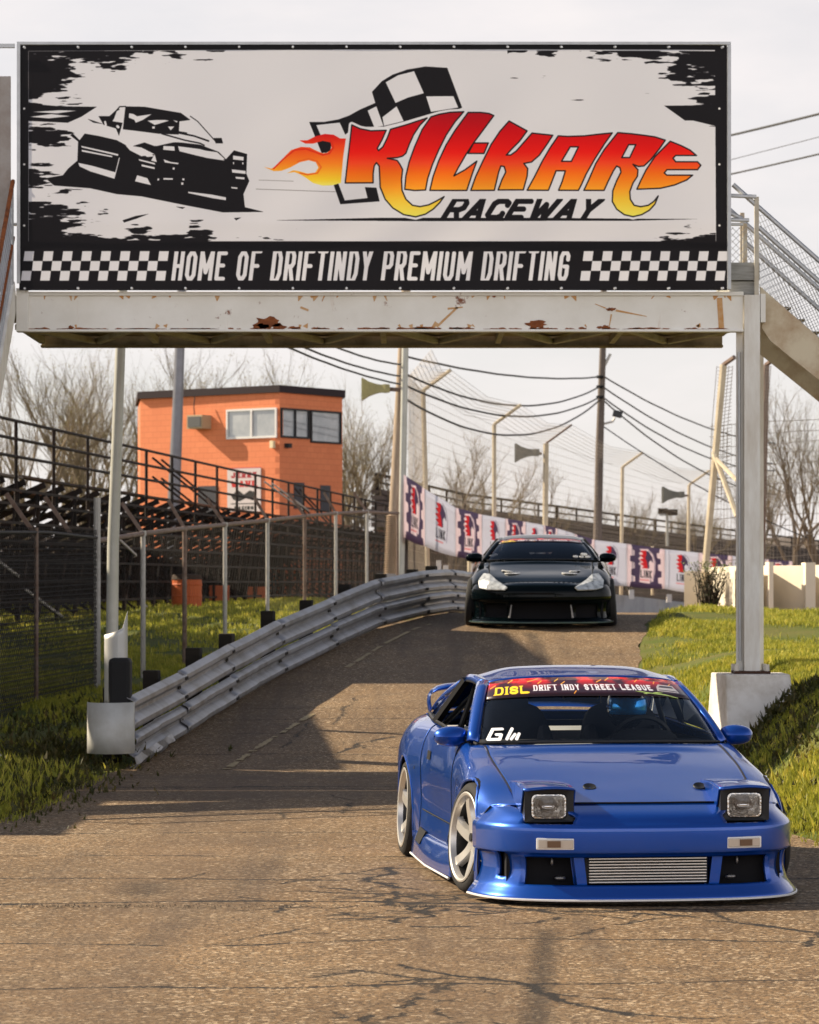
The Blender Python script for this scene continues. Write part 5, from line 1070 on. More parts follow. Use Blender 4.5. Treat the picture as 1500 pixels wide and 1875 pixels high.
# dark mass of timber siding under the stand, far part reads as rough brown lath
mb = MB()
for k in range(34):
    z = .9+k*.085; s = 56+rg.uniform(0, 4)
    while s < Lg-2: e = s+rg.uniform(3, 8); mb.bar(gp_(s, .35+rg.uniform(0, .3), z+rg.uniform(-.03, .03)), gp_(e, .35+rg.uniform(0, .3), z+rg.uniform(-.03, .03)), .02, .055); s = e+rg.uniform(0, .8)
mb.build('lath', m_brown, **P)
mb = MB()   # inner skirt that closes the back of the stand
mb.prism([gp_(4, 3.2, .4), gp_(Lg, 3.2, .4), gp_(Lg, 3.2, 2.45), gp_(4, 3.2, 2.45)], side*.05); mb.build('skirt', mat('skirt_dark', (.018, .013, .011), .95, noise=(2, .8, (.035, .018, .012))), **P)
# orange drum and odds and ends below it
dr = thing('drum', 'orange drum with a dark lid on the grass below the grandstand', 'drum', PT(342, 1110, 78)); mb = MB(); c0 = Vector(PT(342, 1112, 78)); R_ = .36
mb.lathe([(0, 0), (0, R_), (.25, R_), (.27, R_*1.03), (.30, R_), (.52, R_), (.54, R_*1.03), (.57, R_), (.66, R_)], c0, 'z', 20); mb.build('body', mat('orange_drum', (.55, .12, .03), .6, noise=(4, .5, (.40, .07, .02))), dr, world=True)
mb = MB(); mb.lathe([(.66, R_*1.04), (.78, R_*.96), (.80, .0)], c0, 'z', 20); mb.build('lid', mat('drum_lid', (.05, .03, .02), .8), dr, world=True)
for k, (x, D, lb) in enumerate(((402, 86, 'small orange crate under the grandstand right of the drum'), (470, 94, 'small orange crate under the far grandstand planks'))):
    o = thing('crate', lb, 'crate', PT(x, 1098, D)); mb = MB(); c0 = Vector(PT(x, 1100, D)); mb.box(c0+Vector((0, 0, .2)), (.5, .4, .4)); [mb.box(c0+Vector((0, -.21, h)), (.52, .02, .05)) for h in (.05, .2, .35)]; mb.build('box', mat('crate_orange', (.45, .12, .05), .8), o, world=True)
# ------------------------------------------------------------------ far stand on the right behind the banners
fs = thing('far_grandstand', 'distant black railed stand behind the banners sloping down to the right', 'grandstand', (6, 190, 1)); P = dict(parent=fs, world=True)
pts_ = [(690, 868, 150), (850, 905, 165), (1020, 927, 180), (1200, 952, 200), (1350, 972, 220), (1600, 1003, 255)]
mb = MB()
for o0 in (0, 13, 26): mb.tube([PT(x, y+o0*165/D, D) for x, y, D in pts_], .07 if o0 != 13 else .045, 5)
mb.build('rail', m_iron, **P); mb = MB()
for k in range(len(pts_)-1):
    for i in range(5):
        u = i/5; x = pts_[k][0]+(pts_[k+1][0]-pts_[k][0])*u; y = pts_[k][1]+(pts_[k+1][1]-pts_[k][1])*u; D = pts_[k][2]+(pts_[k+1][2]-pts_[k][2])*u; mb.tube([PT(x, y-2, D), PT(x, y+40*165/D, D)], .06 if i else .11, 5).sep()
mb.build_split('rail_post', m_iron, **P); mb = MB()
for r_ in range(7):
    mb2 = [Vector(PT(x, y+(30+r_*9)*165/D, D-2-r_*.8)) for x, y, D in pts_]
    for a, c_ in zip(mb2[:-1], mb2[1:]): mb.bar(a, c_, .5, .2)
mb.build('seat_row', mat('far_rows', (.10, .075, .065), .9, noise=(1, .8, (.16, .12, .10))), **P)
mb = MB(); P3 = [Vector(PT(x, y+30*165/D, D)) for x, y, D in pts_]
for a, c_ in zip(P3[:-1], P3[1:]): mb.add([(a.x, a.y, .3), (c_.x, c_.y, .3), (c_.x, c_.y, c_.z), (a.x, a.y, a.z)], [(0, 1, 2, 3)])
mb.build('back_skirt', mat('far_skirt', (.085, .065, .058), .95, noise=(1.5, .9, (.15, .12, .11))), solid=.1, **P)
lb_ = pole('floodlight_post', 'short distant post with two floodlights above the far stand', 'floodlight', [PT(1222, 1000, 170), PT(1222, 940, 170)], .08, m_gpost); mb = MB(); mb.box(PT(1214, 936, 170), (.5, .3, .3)); mb.box(PT(1232, 938, 170), (.5, .3, .3)); mb.bar(PT(1208, 943, 170), PT(1238, 943, 170), .06, .06); mb.build('lamp_heads', m_iron, lb_, world=True)
# ------------------------------------------------------------------ bare trees
m_bark = mat('bark', (.20, .155, .115), .9, noise=(3, .7, (.12, .095, .07))); m_twig = mat('twig', (.185, .14, .092), .9); m_bud = mblade('bud_leaf', (.16, .14, .05), (.24, .20, .07), (.34, .28, .10))
def make_tree(name, label, seed, H, spread, levels=5, buds=.5, lean=0, kids=(3, 4)):
    r = random.Random(seed); br_ = [[], []]; tips = []
    root = thing(name, label, 'tree', (0, 0, 0), 0, 'bare budding trees behind the stands')
    mt, mc = MB(), MB()
    def grow(p, d, l, rad, lv):
        n = 4; pts = [p]; rs = [rad]
        for i in range(n):
            d = (d+Vector((r.gauss(0, .13), r.gauss(0, .13), r.gauss(0, .06)+(.05 if lv else 0)))).normalized(); p = p+d*l/n; pts.append(p); rs.append(rad*(1-.32*(i+1)/n))
        (mt if lv <= 1 else mc).tube(pts, rs, 6 if lv < 2 else 3, cap=False)
        if lv >= levels: tips.append((p, d)); return
        k = r.randint(*kids)
        for i in range(k):
            q = r.uniform(.35, 1) if i else 1.; j = min(int(q*n), n-1); f = q*n-j; bp_ = pts[j].lerp(pts[j+1], f) if j < n else pts[n]
            a = r.uniform(.25, .75)*spread; ax = Vector((r.gauss(0, 1), r.gauss(0, 1), r.gauss(0, .4))).normalized(); nd = (d+ax*a*1.3).normalized(); nd.z += .12; nd.normalize()
            grow(bp_, nd, l*r.uniform(.55, .82), rs[min(j+1, n)]*r.uniform(.56, .78), lv+1)
            if lv >= 2 and r.random() < .7: tips.append((bp_, nd))
    for s in range(1 if lean == 0 else 2): grow(Vector((s*.3, 0, -.5)), Vector((lean*(1 if s == 0 else -1), 0, 1)).normalized(), H*.34, H*.017, 0)
    mt.build('trunk', m_bark, root, smooth=True); mc.build('crown', m_twig, root)
    if buds:
        lf = MB()
        for p, d in tips:
            for _ in range(3):
                if r.random() > buds: continue
                q = p+Vector((r.gauss(0, .09), r.gauss(0, .09), r.gauss(0, .09))); s = r.uniform(.02, .05); a = Vector((r.gauss(0, 1), r.gauss(0, 1), r.gauss(0, 1))).normalized(); b2 = a.orthogonal().normalized(); lf.add([q-a*s, q+b2*s*.6, q+a*s], [(0, 1, 2)])
        lf.build('buds', m_bud, root)
    return root
T0 = make_tree('bare_tree', 'x', 3, 12, .62, 5, .8); T1 = make_tree('bare_tree', 'x', 8, 12, .5, 5, .4, .18); T2 = make_tree('bare_tree', 'x', 21, 11, .8, 5, .5, 0, (3, 4)); T3 = make_tree('bare_tree', 'x', 33, 12, .7, 5, 1.0, .1)
spots = [(45, 150, 1.02, 1, 'tall thin bare tree at the far left above the stands'), (130, 158, 1.12, 0, 'wide bare tree second from the left edge'), (205, 146, .95, 2, 'bushy bare tree immediately left of the orange booth'), (420, 168, 1.15, 1, 'bare tree rising behind the booth roof in its middle'), (300, 172, 1.1, 0, 'bare tree behind the left end of the booth roof'), (540, 165, 1.08, 3, 'bare tree over the right end of the booth roof'),
         (655, 150, .86, 3, 'yellowish budding tree between the booth and the leaning pole'), (700, 160, .8, 0, 'low budding tree behind the leaning utility pole'), (815, 148, .74, 2, 'spreading bare tree left of the middle fence posts'), (880, 170, .72, 1, 'thin bare tree behind the second fence post'), (965, 160, .64, 2, 'rounded bare tree behind the grey horn loudspeaker'), (1050, 185, .52, 0, 'small bare tree left of the straight utility pole'),
         (1160, 190, .58, 1, 'thin pale bare tree right of the straight utility pole'), (1220, 210, .58, 3, 'distant low bare tree left of the gate posts'), (1455, 150, .92, 2, 'large bare tree at the right edge beyond the wall'), (1500, 158, .95, 0, 'bare tree cut by the right edge of the picture'), (1310, 215, .55, 1, 'faint small bare tree behind the gate posts'), (85, 175, 1.1, 3, 'bare tree filling in behind the two at the far left'), (-10, 160, .95, 2, 'bare tree cut by the left edge of the picture'), (610, 180, .95, 2, 'rounded bare tree just behind the right corner of the booth'), (760, 175, .8, 1, 'bare tree right behind the first printed banner'), (1100, 200, .62, 2, 'low round bare tree behind the foot of the straight utility pole'), (170, 165, 1.2, 1, 'very tall bare tree behind the pale pole at the left'), (1395, 190, .85, 0, 'bare tree seen just right of the bridge column'), (1270, 200, .62, 2, 'low bare tree just left of the leaning gate post')]
protos = [T0, T1, T2, T3]; used_ = set(); rt = random.Random(5)
for x, D, s, k, lb in spots:
    o = protos[k]
    if k in used_: o = dup(protos[k])
    used_.add(k); o.location = (WX(x, D), D, .5); o.rotation_euler = (0, 0, rt.uniform(0, 6.28)); s *= 1.12; o.scale = (s*.95, s*.95, s*1.0); o['label'] = lb
# far woods: low brushy band
def woods(x0_, x1_, D, h0, h1, n, seed, m):
    r = np.random.default_rng(seed); X = r.uniform(WX(x0_, D), WX(x1_, D), n); Y = D+r.uniform(-8, 8, n); hm = h0+(h1-h0)*(.5+.28*np.sin(X*.35)+.22*np.sin(X*.9+2)); Z = 1.2+r.uniform(0, 1, n)**.8*hm
    s = r.uniform(.15, .5, n); a = r.uniform(0, 6.28, n); b_ = r.uniform(-.6, 1.6, n); V = np.empty((n, 3, 3)); V[:, 0] = np.stack([X, Y, Z], -1); V[:, 1] = np.stack([X+np.cos(a)*s*.10, Y, Z+.1], -1); V[:, 2] = np.stack([X+np.cos(b_)*s, Y+.1, Z+np.sin(b_)*s*2], -1)
    return V.reshape(-1, 3), np.arange(n*3).reshape(-1, 3)
V, F = join([woods(640, 1700, 260, 1.5, 4.5, 60000, 3, None), woods(-60, 700, 230, 3, 6, 30000, 5, None)])
tag(fast_mesh('woods', V, F, mat('winter_brush', (.20, .15, .11), .95, noise=(.3, .8, (.13, .10, .085)))), 'brown winter brush along the far skyline', 'woods', kind='stuff')
# hill behind
xs = np.linspace(-90, 140, 60); ys = np.linspace(262, 330, 6)
V, F = lattice(xs, ys, lambda X, Y: 1.0+(Y-262)/68*(3.8+1.2*np.sin(X*.05)+.5*np.sin(X*.21)))
tag(fast_mesh('hill', V, F, mat('hill_brush', (.15, .12, .10), .95, noise=(.6, .8, (.09, .075, .06))), 4), 'low brown wooded hill on the skyline', 'hill', kind='structure')
# briar in the gap by the pillar
sh = thing('shrub', 'dark thorny bush between the pillar and the cream wall', 'shrub', (WX(1300, 60.5), 60.5, 1.1)); mb = MB(); rs_ = random.Random(9); c0 = Vector((WX(1299, 60.6), 60.6, 1.1))
for _ in range(40):
    d = Vector((rs_.gauss(0, .16), rs_.gauss(0, .1), 1)).normalized(); pts = [c0+Vector((rs_.gauss(0, .08), 0, 0))]
    for i in range(5): d = (d+Vector((rs_.gauss(0, .16), rs_.gauss(0, .16), 0))).normalized(); pts.append(pts[-1]+d*rs_.uniform(.14, .24))
    mb.tube(pts, [.02, .016, .012, .01, .007, .004], 3, cap=False)
mb.build('stems', mat('briar', (.025, .018, .012), .9), sh, world=True); mb = MB()
for _ in range(900):
    a, q = rs_.uniform(0, 6.28), rs_.random(); z = rs_.random(); w_ = .13 if z < .75 else .24; p = c0+Vector((rs_.gauss(0, w_), rs_.gauss(0, .14), z*1.02)); s = rs_.uniform(.02, .045); u = Vector((rs_.gauss(0, 1), rs_.gauss(0, 1), rs_.gauss(0, 1))).normalized(); v = u.orthogonal(); mb.add([p-u*s, p+v*s*.5, p+u*s], [(0, 1, 2)], 1 if z > .82 else 0)
mb.build('foliage', [mat('briar_leaf', (.030, .035, .012), .8), mat('briar_green', (.12, .15, .03), .7)], sh, world=True)
# ------------------------------------------------------------------ unseen blocks added left of frame to shade rail, grass and the road's left half
cs = thing('shade_block', 'unseen pale block added left of the road to cast shade', 'building', (-11, 38, .2)); P = dict(parent=cs, world=True)
m_blockw = mat('pale_block', (.5, .47, .42), .85, noise=(2, .6, (.38, .34, .3)))
mb = MB(); mb.span((-13.5, 32.3, 0), (-8.6, 39.3, 5.55)); mb.span((-14, 24.6, 0), (-8.2, 28.8, 3.9)); mb.span((-13.5, 39.3, 0), (-9.6, 60, 6.2)); mb.span((-13.4, 41, 6.2), (-9.7, 46, 8.9)); mb.build('wall', m_blockw, **P)
mb = MB(); mb.span((-13.7, 32.1, 5.56), (-8.45, 39.3, 5.70)); mb.span((-14.2, 24.4, 3.91), (-8.0, 28.8, 4.05)); mb.span((-13.7, 39.3, 6.21), (-9.45, 60.2, 6.35)); mb.build('roof', mat('tin_roof', (.3, .3, .3), .5, .5), **P)
mb = MB(); mb.span((-8.6, 34, 1.1), (-8.57, 36.5, 2.3)); mb.build('shade_block_panel', mat('door_dark', (.05, .05, .06)), **P)
# ------------------------------------------------------------------ cars.  local frame: nose at y=0 facing -y, x to the viewer's right, z up
def paint(name, col, metal=.55, rough=.32, flake=.12, ior=1.5):
    m = bpy.data.materials.new(name); m.use_nodes = True; t = m.node_tree; b = t.nodes['Principled BSDF']
    b.inputs['Base Color'].default_value = (*col, 1); b.inputs['Metallic'].default_value = metal; b.inputs['Roughness'].default_value = rough; b.inputs['Coat Weight'].default_value = 1; b.inputs['Coat Roughness'].default_value = .02; b.inputs['Coat IOR'].default_value = ior; b.inputs['Specular IOR Level'].default_value = .25 if metal else 0.0
    tc = t.nodes.new('ShaderNodeTexCoord'); n = t.nodes.new('ShaderNodeTexNoise'); n.inputs['Scale'].default_value = 900; n.inputs['Detail'].default_value = 1; t.links.new(tc.outputs['Object'], n.inputs['Vector'])
    n2 = t.nodes.new('ShaderNodeTexNoise'); n2.inputs['Scale'].default_value = 3.2; n2.inputs['Detail'].default_value = 2; t.links.new(tc.outputs['Object'], n2.inputs['Vector'])
    bp = t.nodes.new('ShaderNodeBump'); bp.inputs['Strength'].default_value = flake; bp.inputs['Distance'].default_value = .0006; t.links.new(n.outputs['Fac'], bp.inputs['Height'])
    t.links.new(bp.outputs[0], b.inputs['Normal']); bp2 = t.nodes.new('ShaderNodeBump'); bp2.inputs['Strength'].default_value = .25; bp2.inputs['Distance'].default_value = .006; t.links.new(n2.outputs['Fac'], bp2.inputs['Height']); t.links.new(bp2.outputs[0], b.inputs['Coat Normal'])
    return m
def glassm(name, tint, refl=1.45):
    m = bpy.data.materials.new(name); m.use_nodes = True; t = m.node_tree; t.nodes.clear(); o = t.nodes.new('ShaderNodeOutputMaterial'); tr = t.nodes.new('ShaderNodeBsdfTransparent'); tr.inputs[0].default_value = (*tint, 1)
    g = t.nodes.new('ShaderNodeBsdfGlossy'); g.inputs['Roughness'].default_value = .02; g.inputs[0].default_value = (.9, .95, 1, 1); f = t.nodes.new('ShaderNodeFresnel'); f.inputs[0].default_value = refl; x = t.nodes.new('ShaderNodeMixShader')
    t.links.new(f.outputs[0], x.inputs[0]); t.links.new(tr.outputs[0], x.inputs[1]); t.links.new(g.outputs[0], x.inputs[2]); t.links.new(x.outputs[0], o.inputs[0]); return m
m_blue = paint('blue_metallic_paint', (.0015, .062, .36)); m_dgreen = paint('dark_green_black_paint', (.0010, .0028, .0034), .0, .7, .12, 1.22)
m_trim = mat('black_trim', (.012, .012, .013), .45); m_int = mat('dark_interior', (.018, .017, .018), .85); m_tyre = mat('tyre_rubber', (.016, .015, .015), .8, bump=(60, .2)); m_seam = mat('panel_gap', (.004, .004, .006), .8)
m_rim = mat('silver_alloy', (.60, .58, .55), .3, .7); m_drim = mat('dark_alloy', (.03, .03, .032), .35, .6); m_chrome = mat('chrome', (.85, .85, .85), .12, 1.0); m_lens = glassm('lamp_lens', (.92, .92, .92)); m_alu = mat('aluminium_bar', (.72, .70, .68), .3, .9); m_disc = mat('brake_disc', (.25, .24, .23), .4, .8)
m_ws = glassm('windscreen_glass', (.90, .93, .92), 1.30); m_wst = glassm('tinted_glass', (.10, .11, .115), 1.3); m_seatm = mat('seat_cloth', (.03, .03, .033), .9); m_silverw = mat('bright_edge', (.75, .74, .72), .35, .3)
def A3(L_): return [np.array(p, float) for p in L_]
def cm0(P, t):
    """catmull with a mirrored neighbour across x=0"""
    if abs(P[0][0]) < 1e-9 and t < 1: q = [P[1]*np.array([-1, 1, 1])]+list(P); return catmull(q, t+1)
    return catmull(P, t)
def surf(net, nu, nv):
    """net[i][j] 3-D points -> dense grid by Catmull-Rom both ways; nu, nv samples per span"""
    ni, nj = len(net), len(net[0]); rows = []
    cols = [[np.array(net[i][j], float) for i in range(ni)] for j in range(nj)]; out = []
    for a in range((ni-1)*nu+1):
        t_ = a/nu; r_ = [catmull(c_, t_) for c_ in cols]; out.append([cm0(r_, b_/nv) for b_ in range((nj-1)*nv+1)])
    return out
def sidefill(js, y, zs, xs): return [(x, y, z) for x, z in zip(xs, zs)]
def cut_mesh(G, arches, kill=None):
    """G dense grid for x>0; cuts wheel arches by snapping to circles; returns MB"""
    ni, nj = len(G), len(G[0]); P = np.array(G); dead = np.zeros((ni, nj), bool)
    for yc, zc, r in arches:
        d = np.hypot(P[..., 1]-yc, P[..., 2]-zc); ins = (d < r) & (P[..., 0] > .60)
        nb = np.zeros_like(ins); nb[1:] |= ~ins[:-1]; nb[:-1] |= ~ins[1:]; nb[:, 1:] |= ~ins[:, :-1]; nb[:, :-1] |= ~ins[:, 1:]
        nb[1:, 1:] |= ~ins[:-1, :-1]; nb[:-1, :-1] |= ~ins[1:, 1:]; nb[1:, :-1] |= ~ins[:-1, 1:]; nb[:-1, 1:] |= ~ins[1:, :-1]
        sn = ins & nb; k = r/np.maximum(d, 1e-6); P[..., 1] = np.where(sn, yc+(P[..., 1]-yc)*k, P[..., 1]); P[..., 2] = np.where(sn, zc+(P[..., 2]-zc)*k, P[..., 2]); dead |= ins & ~nb
    return P, dead
def grid_faces(P, dead, i0, i1, j0, j1, drop=None):
    mb = MB(); idx = {}
    def vid(i, j):
        if (i, j) not in idx: idx[(i, j)] = len(mb.v); mb.v.append(tuple(P[i, j]))
        return idx[(i, j)]
    for i in range(i0, i1):
        for j in range(j0, j1):
            if dead[i, j] or dead[i+1, j] or dead[i, j+1] or dead[i+1, j+1]: continue
            if drop and drop(P[i:i+2, j:j+2].reshape(-1, 3).mean(0)): continue
            mb.f.append((vid(i, j), vid(i+1, j), vid(i+1, j+1), vid(i, j+1))); mb.m.append(0)
    return mb
def both(mb):   # mirror welded on x=0
    n = len(mb.v); mb.v += [(-x, y, z) for x, y, z in mb.v]; k = len(mb.f)
    for i in range(k): mb.f.append(tuple(a+n for a in mb.f[i])[::-1]); mb.m.append(mb.m[i])
    return mb
def flip(mb): mb.v = [(-x, y, z) for x, y, z in mb.v]; mb.f = [f[::-1] for f in mb.f]; return mb
def wheel(parent, x, y, r, wd, side, steer, camber, rim_r, spokes, rimm, twist=.0, fat=.06):
    """side=-1: outer face points to -x"""
    w_ = bpy.data.objects.new('wheel', None); COL.objects.link(w_); w_.parent = parent; w_.location = (x, y, r); w_.rotation_euler = (0, -camber*side, steer)
    s = side; h = wd/2; mb = MB()
    mb.lathe([(-h*.8, rim_r), (-h, rim_r+.012), (-h, r-.03), (-h*.82, r-.008), (-h*.5, r), (h*.5, r), (h*.82, r-.008), (h, r-.03), (h, rim_r+.012), (h*.8, rim_r)], (0, 0, 0), 'x', 48); mb.build('tyre', m_tyre, w_, smooth=True, angle=50)
    mb = MB(); mb.lathe([(s*h*1.02, rim_r+.006), (s*h*1.05, rim_r-.002), (s*h*1.0, rim_r-.014), (s*h*.7, rim_r-.022)], (0, 0, 0), 'x', 48)
    mb.lathe([(s*h*.7, rim_r-.022), (s*h*.3, rim_r-.03), (-s*h*.9, rim_r-.03), (-s*h*.9, rim_r+.01)], (0, 0, 0), 'x', 48, 1)
    mb.lathe([(s*h*.55, .0), (s*h*.55, .028), (s*h*.50, .055), (s*h*.30, .075), (0, .08)], (0, 0, 0), 'x', 24)
    for k in range(spokes):
        a0 = 2*math.pi*k/spokes; L1, L2 = [], []; n = 6
        for i in range(n+1):
            q = i/n; rr_ = .045+(rim_r-.055)*q; a = a0+twist*q; wdt = (.030+.012*(1-q)+(.022*max(0, q-.6)))*fat/.06; xo = s*h*(.52+.30*q*q*(3-2*q)); dv = Vector((0, math.cos(a), math.sin(a))); pv = Vector((0, -math.sin(a), math.cos(a)))
            L1.append([dv*rr_+pv*wdt+Vector((xo-s*.03, 0, 0)), dv*rr_+pv*wdt*.7+Vector((xo, 0, 0)), dv*rr_-pv*wdt*.7+Vector((xo, 0, 0)), dv*rr_-pv*wdt+Vector((xo-s*.03, 0, 0))])
        mb.grid(L1)
    mb.build('rim', [rimm, m_drim], w_, smooth=True, angle=35)
    mb = MB(); mb.lathe([(0, .02), (.0, .15), (-s*.02, .15), (-s*.02, .02)], (0, 0, 0), 'x', 32); mb.build('brake_disc', m_disc, w_)
    mb = MB(); mb.tube([(s*h*.55, 0, 0), (s*h*.62, 0, 0)], .024, 12); mb.build('hub_cap', m_trim, w_)
    return w_
def ruled(P, Q, n, bulge=(0, 0, 0)):
    P, Q = A3(P), A3(Q); b_ = np.array(bulge, float); rows = []
    for i in range(n+1): t_ = i/n; rows.append([p*(1-t_)+q*t_+b_*4*t_*(1-t_) for p, q in zip(P, Q)])
    return rows
def dens(P, k=4): P = A3(P); return [cm0(P, i/k) for i in range((len(P)-1)*k+1)]
def mirrored_row(P): return [(-p[0], p[1], p[2]) for p in P[:0:-1]]+[tuple(p) for p in P]
def blob(mb, c, d, rot=None, n=12, m_=8, pw=2.4, mi=0):
    rows = []
    for i in range(m_+1):
        ph = -math.pi/2+math.pi*i/m_; r_ = []
        for j in range(n+1):
            th = 2*math.pi*j/n; f = lambda v: math.copysign(abs(v)**(2/pw), v); v = Vector((f(math.cos(ph))*f(math.cos(th))*d[0], f(math.cos(ph))*f(math.sin(th))*d[1], f(math.sin(ph))*d[2]))
            if rot is not None: v = rot @ v
            r_.append(v+Vector(c))
        rows.append(r_)
    mb.grid(rows, mi); return mb

def make_body(car, S, nu, nv, arches, paintm, cabin, hood_j, door, fenders):
    """S: station net.  cabin: (i0,i1) stations where the top (j<3) is open"""
    G = surf(S, nu, nv); P, dead = cut_mesh(G, arches); ni, nj = len(G), len(G[0])
    i_c0, i_c1 = cabin[0]*nu, cabin[1]*nu; jh = int(hood_j*nv)
    hb = both(grid_faces(P, dead, 0, i_c0, 0, jh)); hb.build('hood', paintm, car, smooth=True, solid=.012, weld=True, angle=0)
    di0, di1 = int(door[0]*nu), int(door[1]*nu)
    for sg in (1, -1):
        for nm, a, b_, j0, j1 in (('fender', 0, i_c0, jh, nj-1), ('fender', i_c0, di0, 3*nv, nj-1), ('door', di0, di1, 3*nv, nj-1), ('quarter_panel', di1, ni-1, 3*nv, nj-1)):
            mb = grid_faces(P, dead, a, b_, j0, j1)
            if nm == 'fender' and a == 0: m2_ = grid_faces(P, dead, i_c0, di0, 3*nv, nj-1); o = len(mb.v); mb.v += m2_.v; mb.f += [tuple(x+o for x in f) for f in m2_.f]; mb.m += m2_.m
            elif nm == 'fender': continue
            if sg < 0: flip(mb)
            mb.build(nm, paintm, car, smooth=True, weld=True, solid=.012, angle=0)
    hb = both(grid_faces(P, dead, i_c1, ni-1, 0, 3*nv)); hb.build('boot_lid', paintm, car, smooth=True, solid=.01, weld=True, angle=0)
    # tail
    E = [tuple(p) for p in P[-1]]; mb = MB(); mb.grid([E, [(-x, y, z) for x, y, z in E]]); mb.build('tail_panel', paintm, car, smooth=True)
    # panel gaps: thin dark lines following the skin
    def line(pts, nm='panel_gap', r=.003):
        mb = MB(); mb.tube(pts, r, 5)
        mb.build(nm, m_seam, car)
    for sg in (1, -1):
        f = lambda p: (p[0]*sg, p[1], p[2])
        line([f(P[i, jh]) for i in range(2, i_c0)]); line([f(P[di0, j]) for j in range(3*nv, nj) if not dead[di0, j]]); line([f(P[di1, j]) for j in range(3*nv, nj) if not dead[di1, j]])
        # arch lips and dark wheel wells
        for yc, zc, r in arches:
            pts = []
            for k in range(33):
                a = math.radians(-28+236*k/32); y, z = yc+r*math.cos(a), zc+r*math.sin(a)
                if z < .10: continue
                dd = (P[..., 1]-y)**2+(P[..., 2]-z)**2+np.where(P[..., 0] < .6, 9, 0); q = P.reshape(-1, 3)[int(np.argmin(dd))]; pts.append((sg*(q[0]-.004), y, z))
            mb = MB(); mb.tube(pts, .009, 6); mb.build('arch_lip', paintm, car, smooth=True)
            mb = MB(); rows = [[(sg*x, yc+(r+.01)*math.cos(math.radians(-20+220*k/24)), zc+(r+.01)*math.sin(math.radians(-20+220*k/24))) for k in range(25)] for x in (.50, pts[16][0]*sg-.012)]; mb.grid(rows); mb.add([(sg*.50, yc, zc)]+rows[0], [(0, k+1, k+2) for k in range(24)]); mb.build('wheel_well', m_seam, car)
    return P
def fascia(car, plan, rows_, top, xs_, holes, paintm, sub=4):
    """rows_: (z, forward offset); top: list of nose-edge points (x>0)"""
    plan = A3([(x, y, 0) for x, y in plan]); px_ = [p[0] for p in plan]; out = []; tp = A3(top); W_ = px_[-1]
    L_ = []
    for z, off in rows_:
        r_ = []
        for x in xs_:
            t_ = float(np.interp(x, px_, range(len(plan)))); p = cm0(plan, t_); q = cm0(plan, min(t_+.05, len(plan)-1)); q0 = cm0(plan, max(t_-.05, 0)); tn = q-q0; tn /= np.linalg.norm(tn); n_ = np.array([tn[1], -tn[0], 0]) if x > 1e-6 else np.array([0, -1., 0]); r_.append(np.array([p[0], p[1], z])+n_*off)
        L_.append(r_)
    r_ = []
    for x in xs_: u = x/W_*(len(tp)-1); r_.append(cm0(tp, u))
    L_.append(r_)
    dense = []
    for a in range((len(L_)-1)*sub+1):
        dense.append([catmull([L_[i][k] for i in range(len(L_))], a/sub) for k in range(len(xs_))])
    P = np.array(dense); dead = np.zeros(P.shape[:2], bool)
    xm = np.array(xs_)
    def drop_ij(i, j):
        z = P[i:i+2, j:j+2, 2].mean(); x = (xm[j]+xm[j+1])/2
        return any(h[0] < x < h[1] and h[2]+(h[4]*(x-h[0]) if len(h) > 4 else 0) < z < h[3] for h in holes)
    mb = MB(); n_, m_ = P.shape[:2]
    for i in range(n_):
        for j in range(m_): mb.v.append(tuple(P[i, j]))
    for i in range(n_-1):
        for j in range(m_-1):
            if not drop_ij(i, j): mb.f.append((i*m_+j, i*m_+j+1, (i+1)*m_+j+1, (i+1)*m_+j)); mb.m.append(0)
    both(mb).build('front_bumper', paintm, car, smooth=True, weld=True, solid=.02, angle=50)
    return P
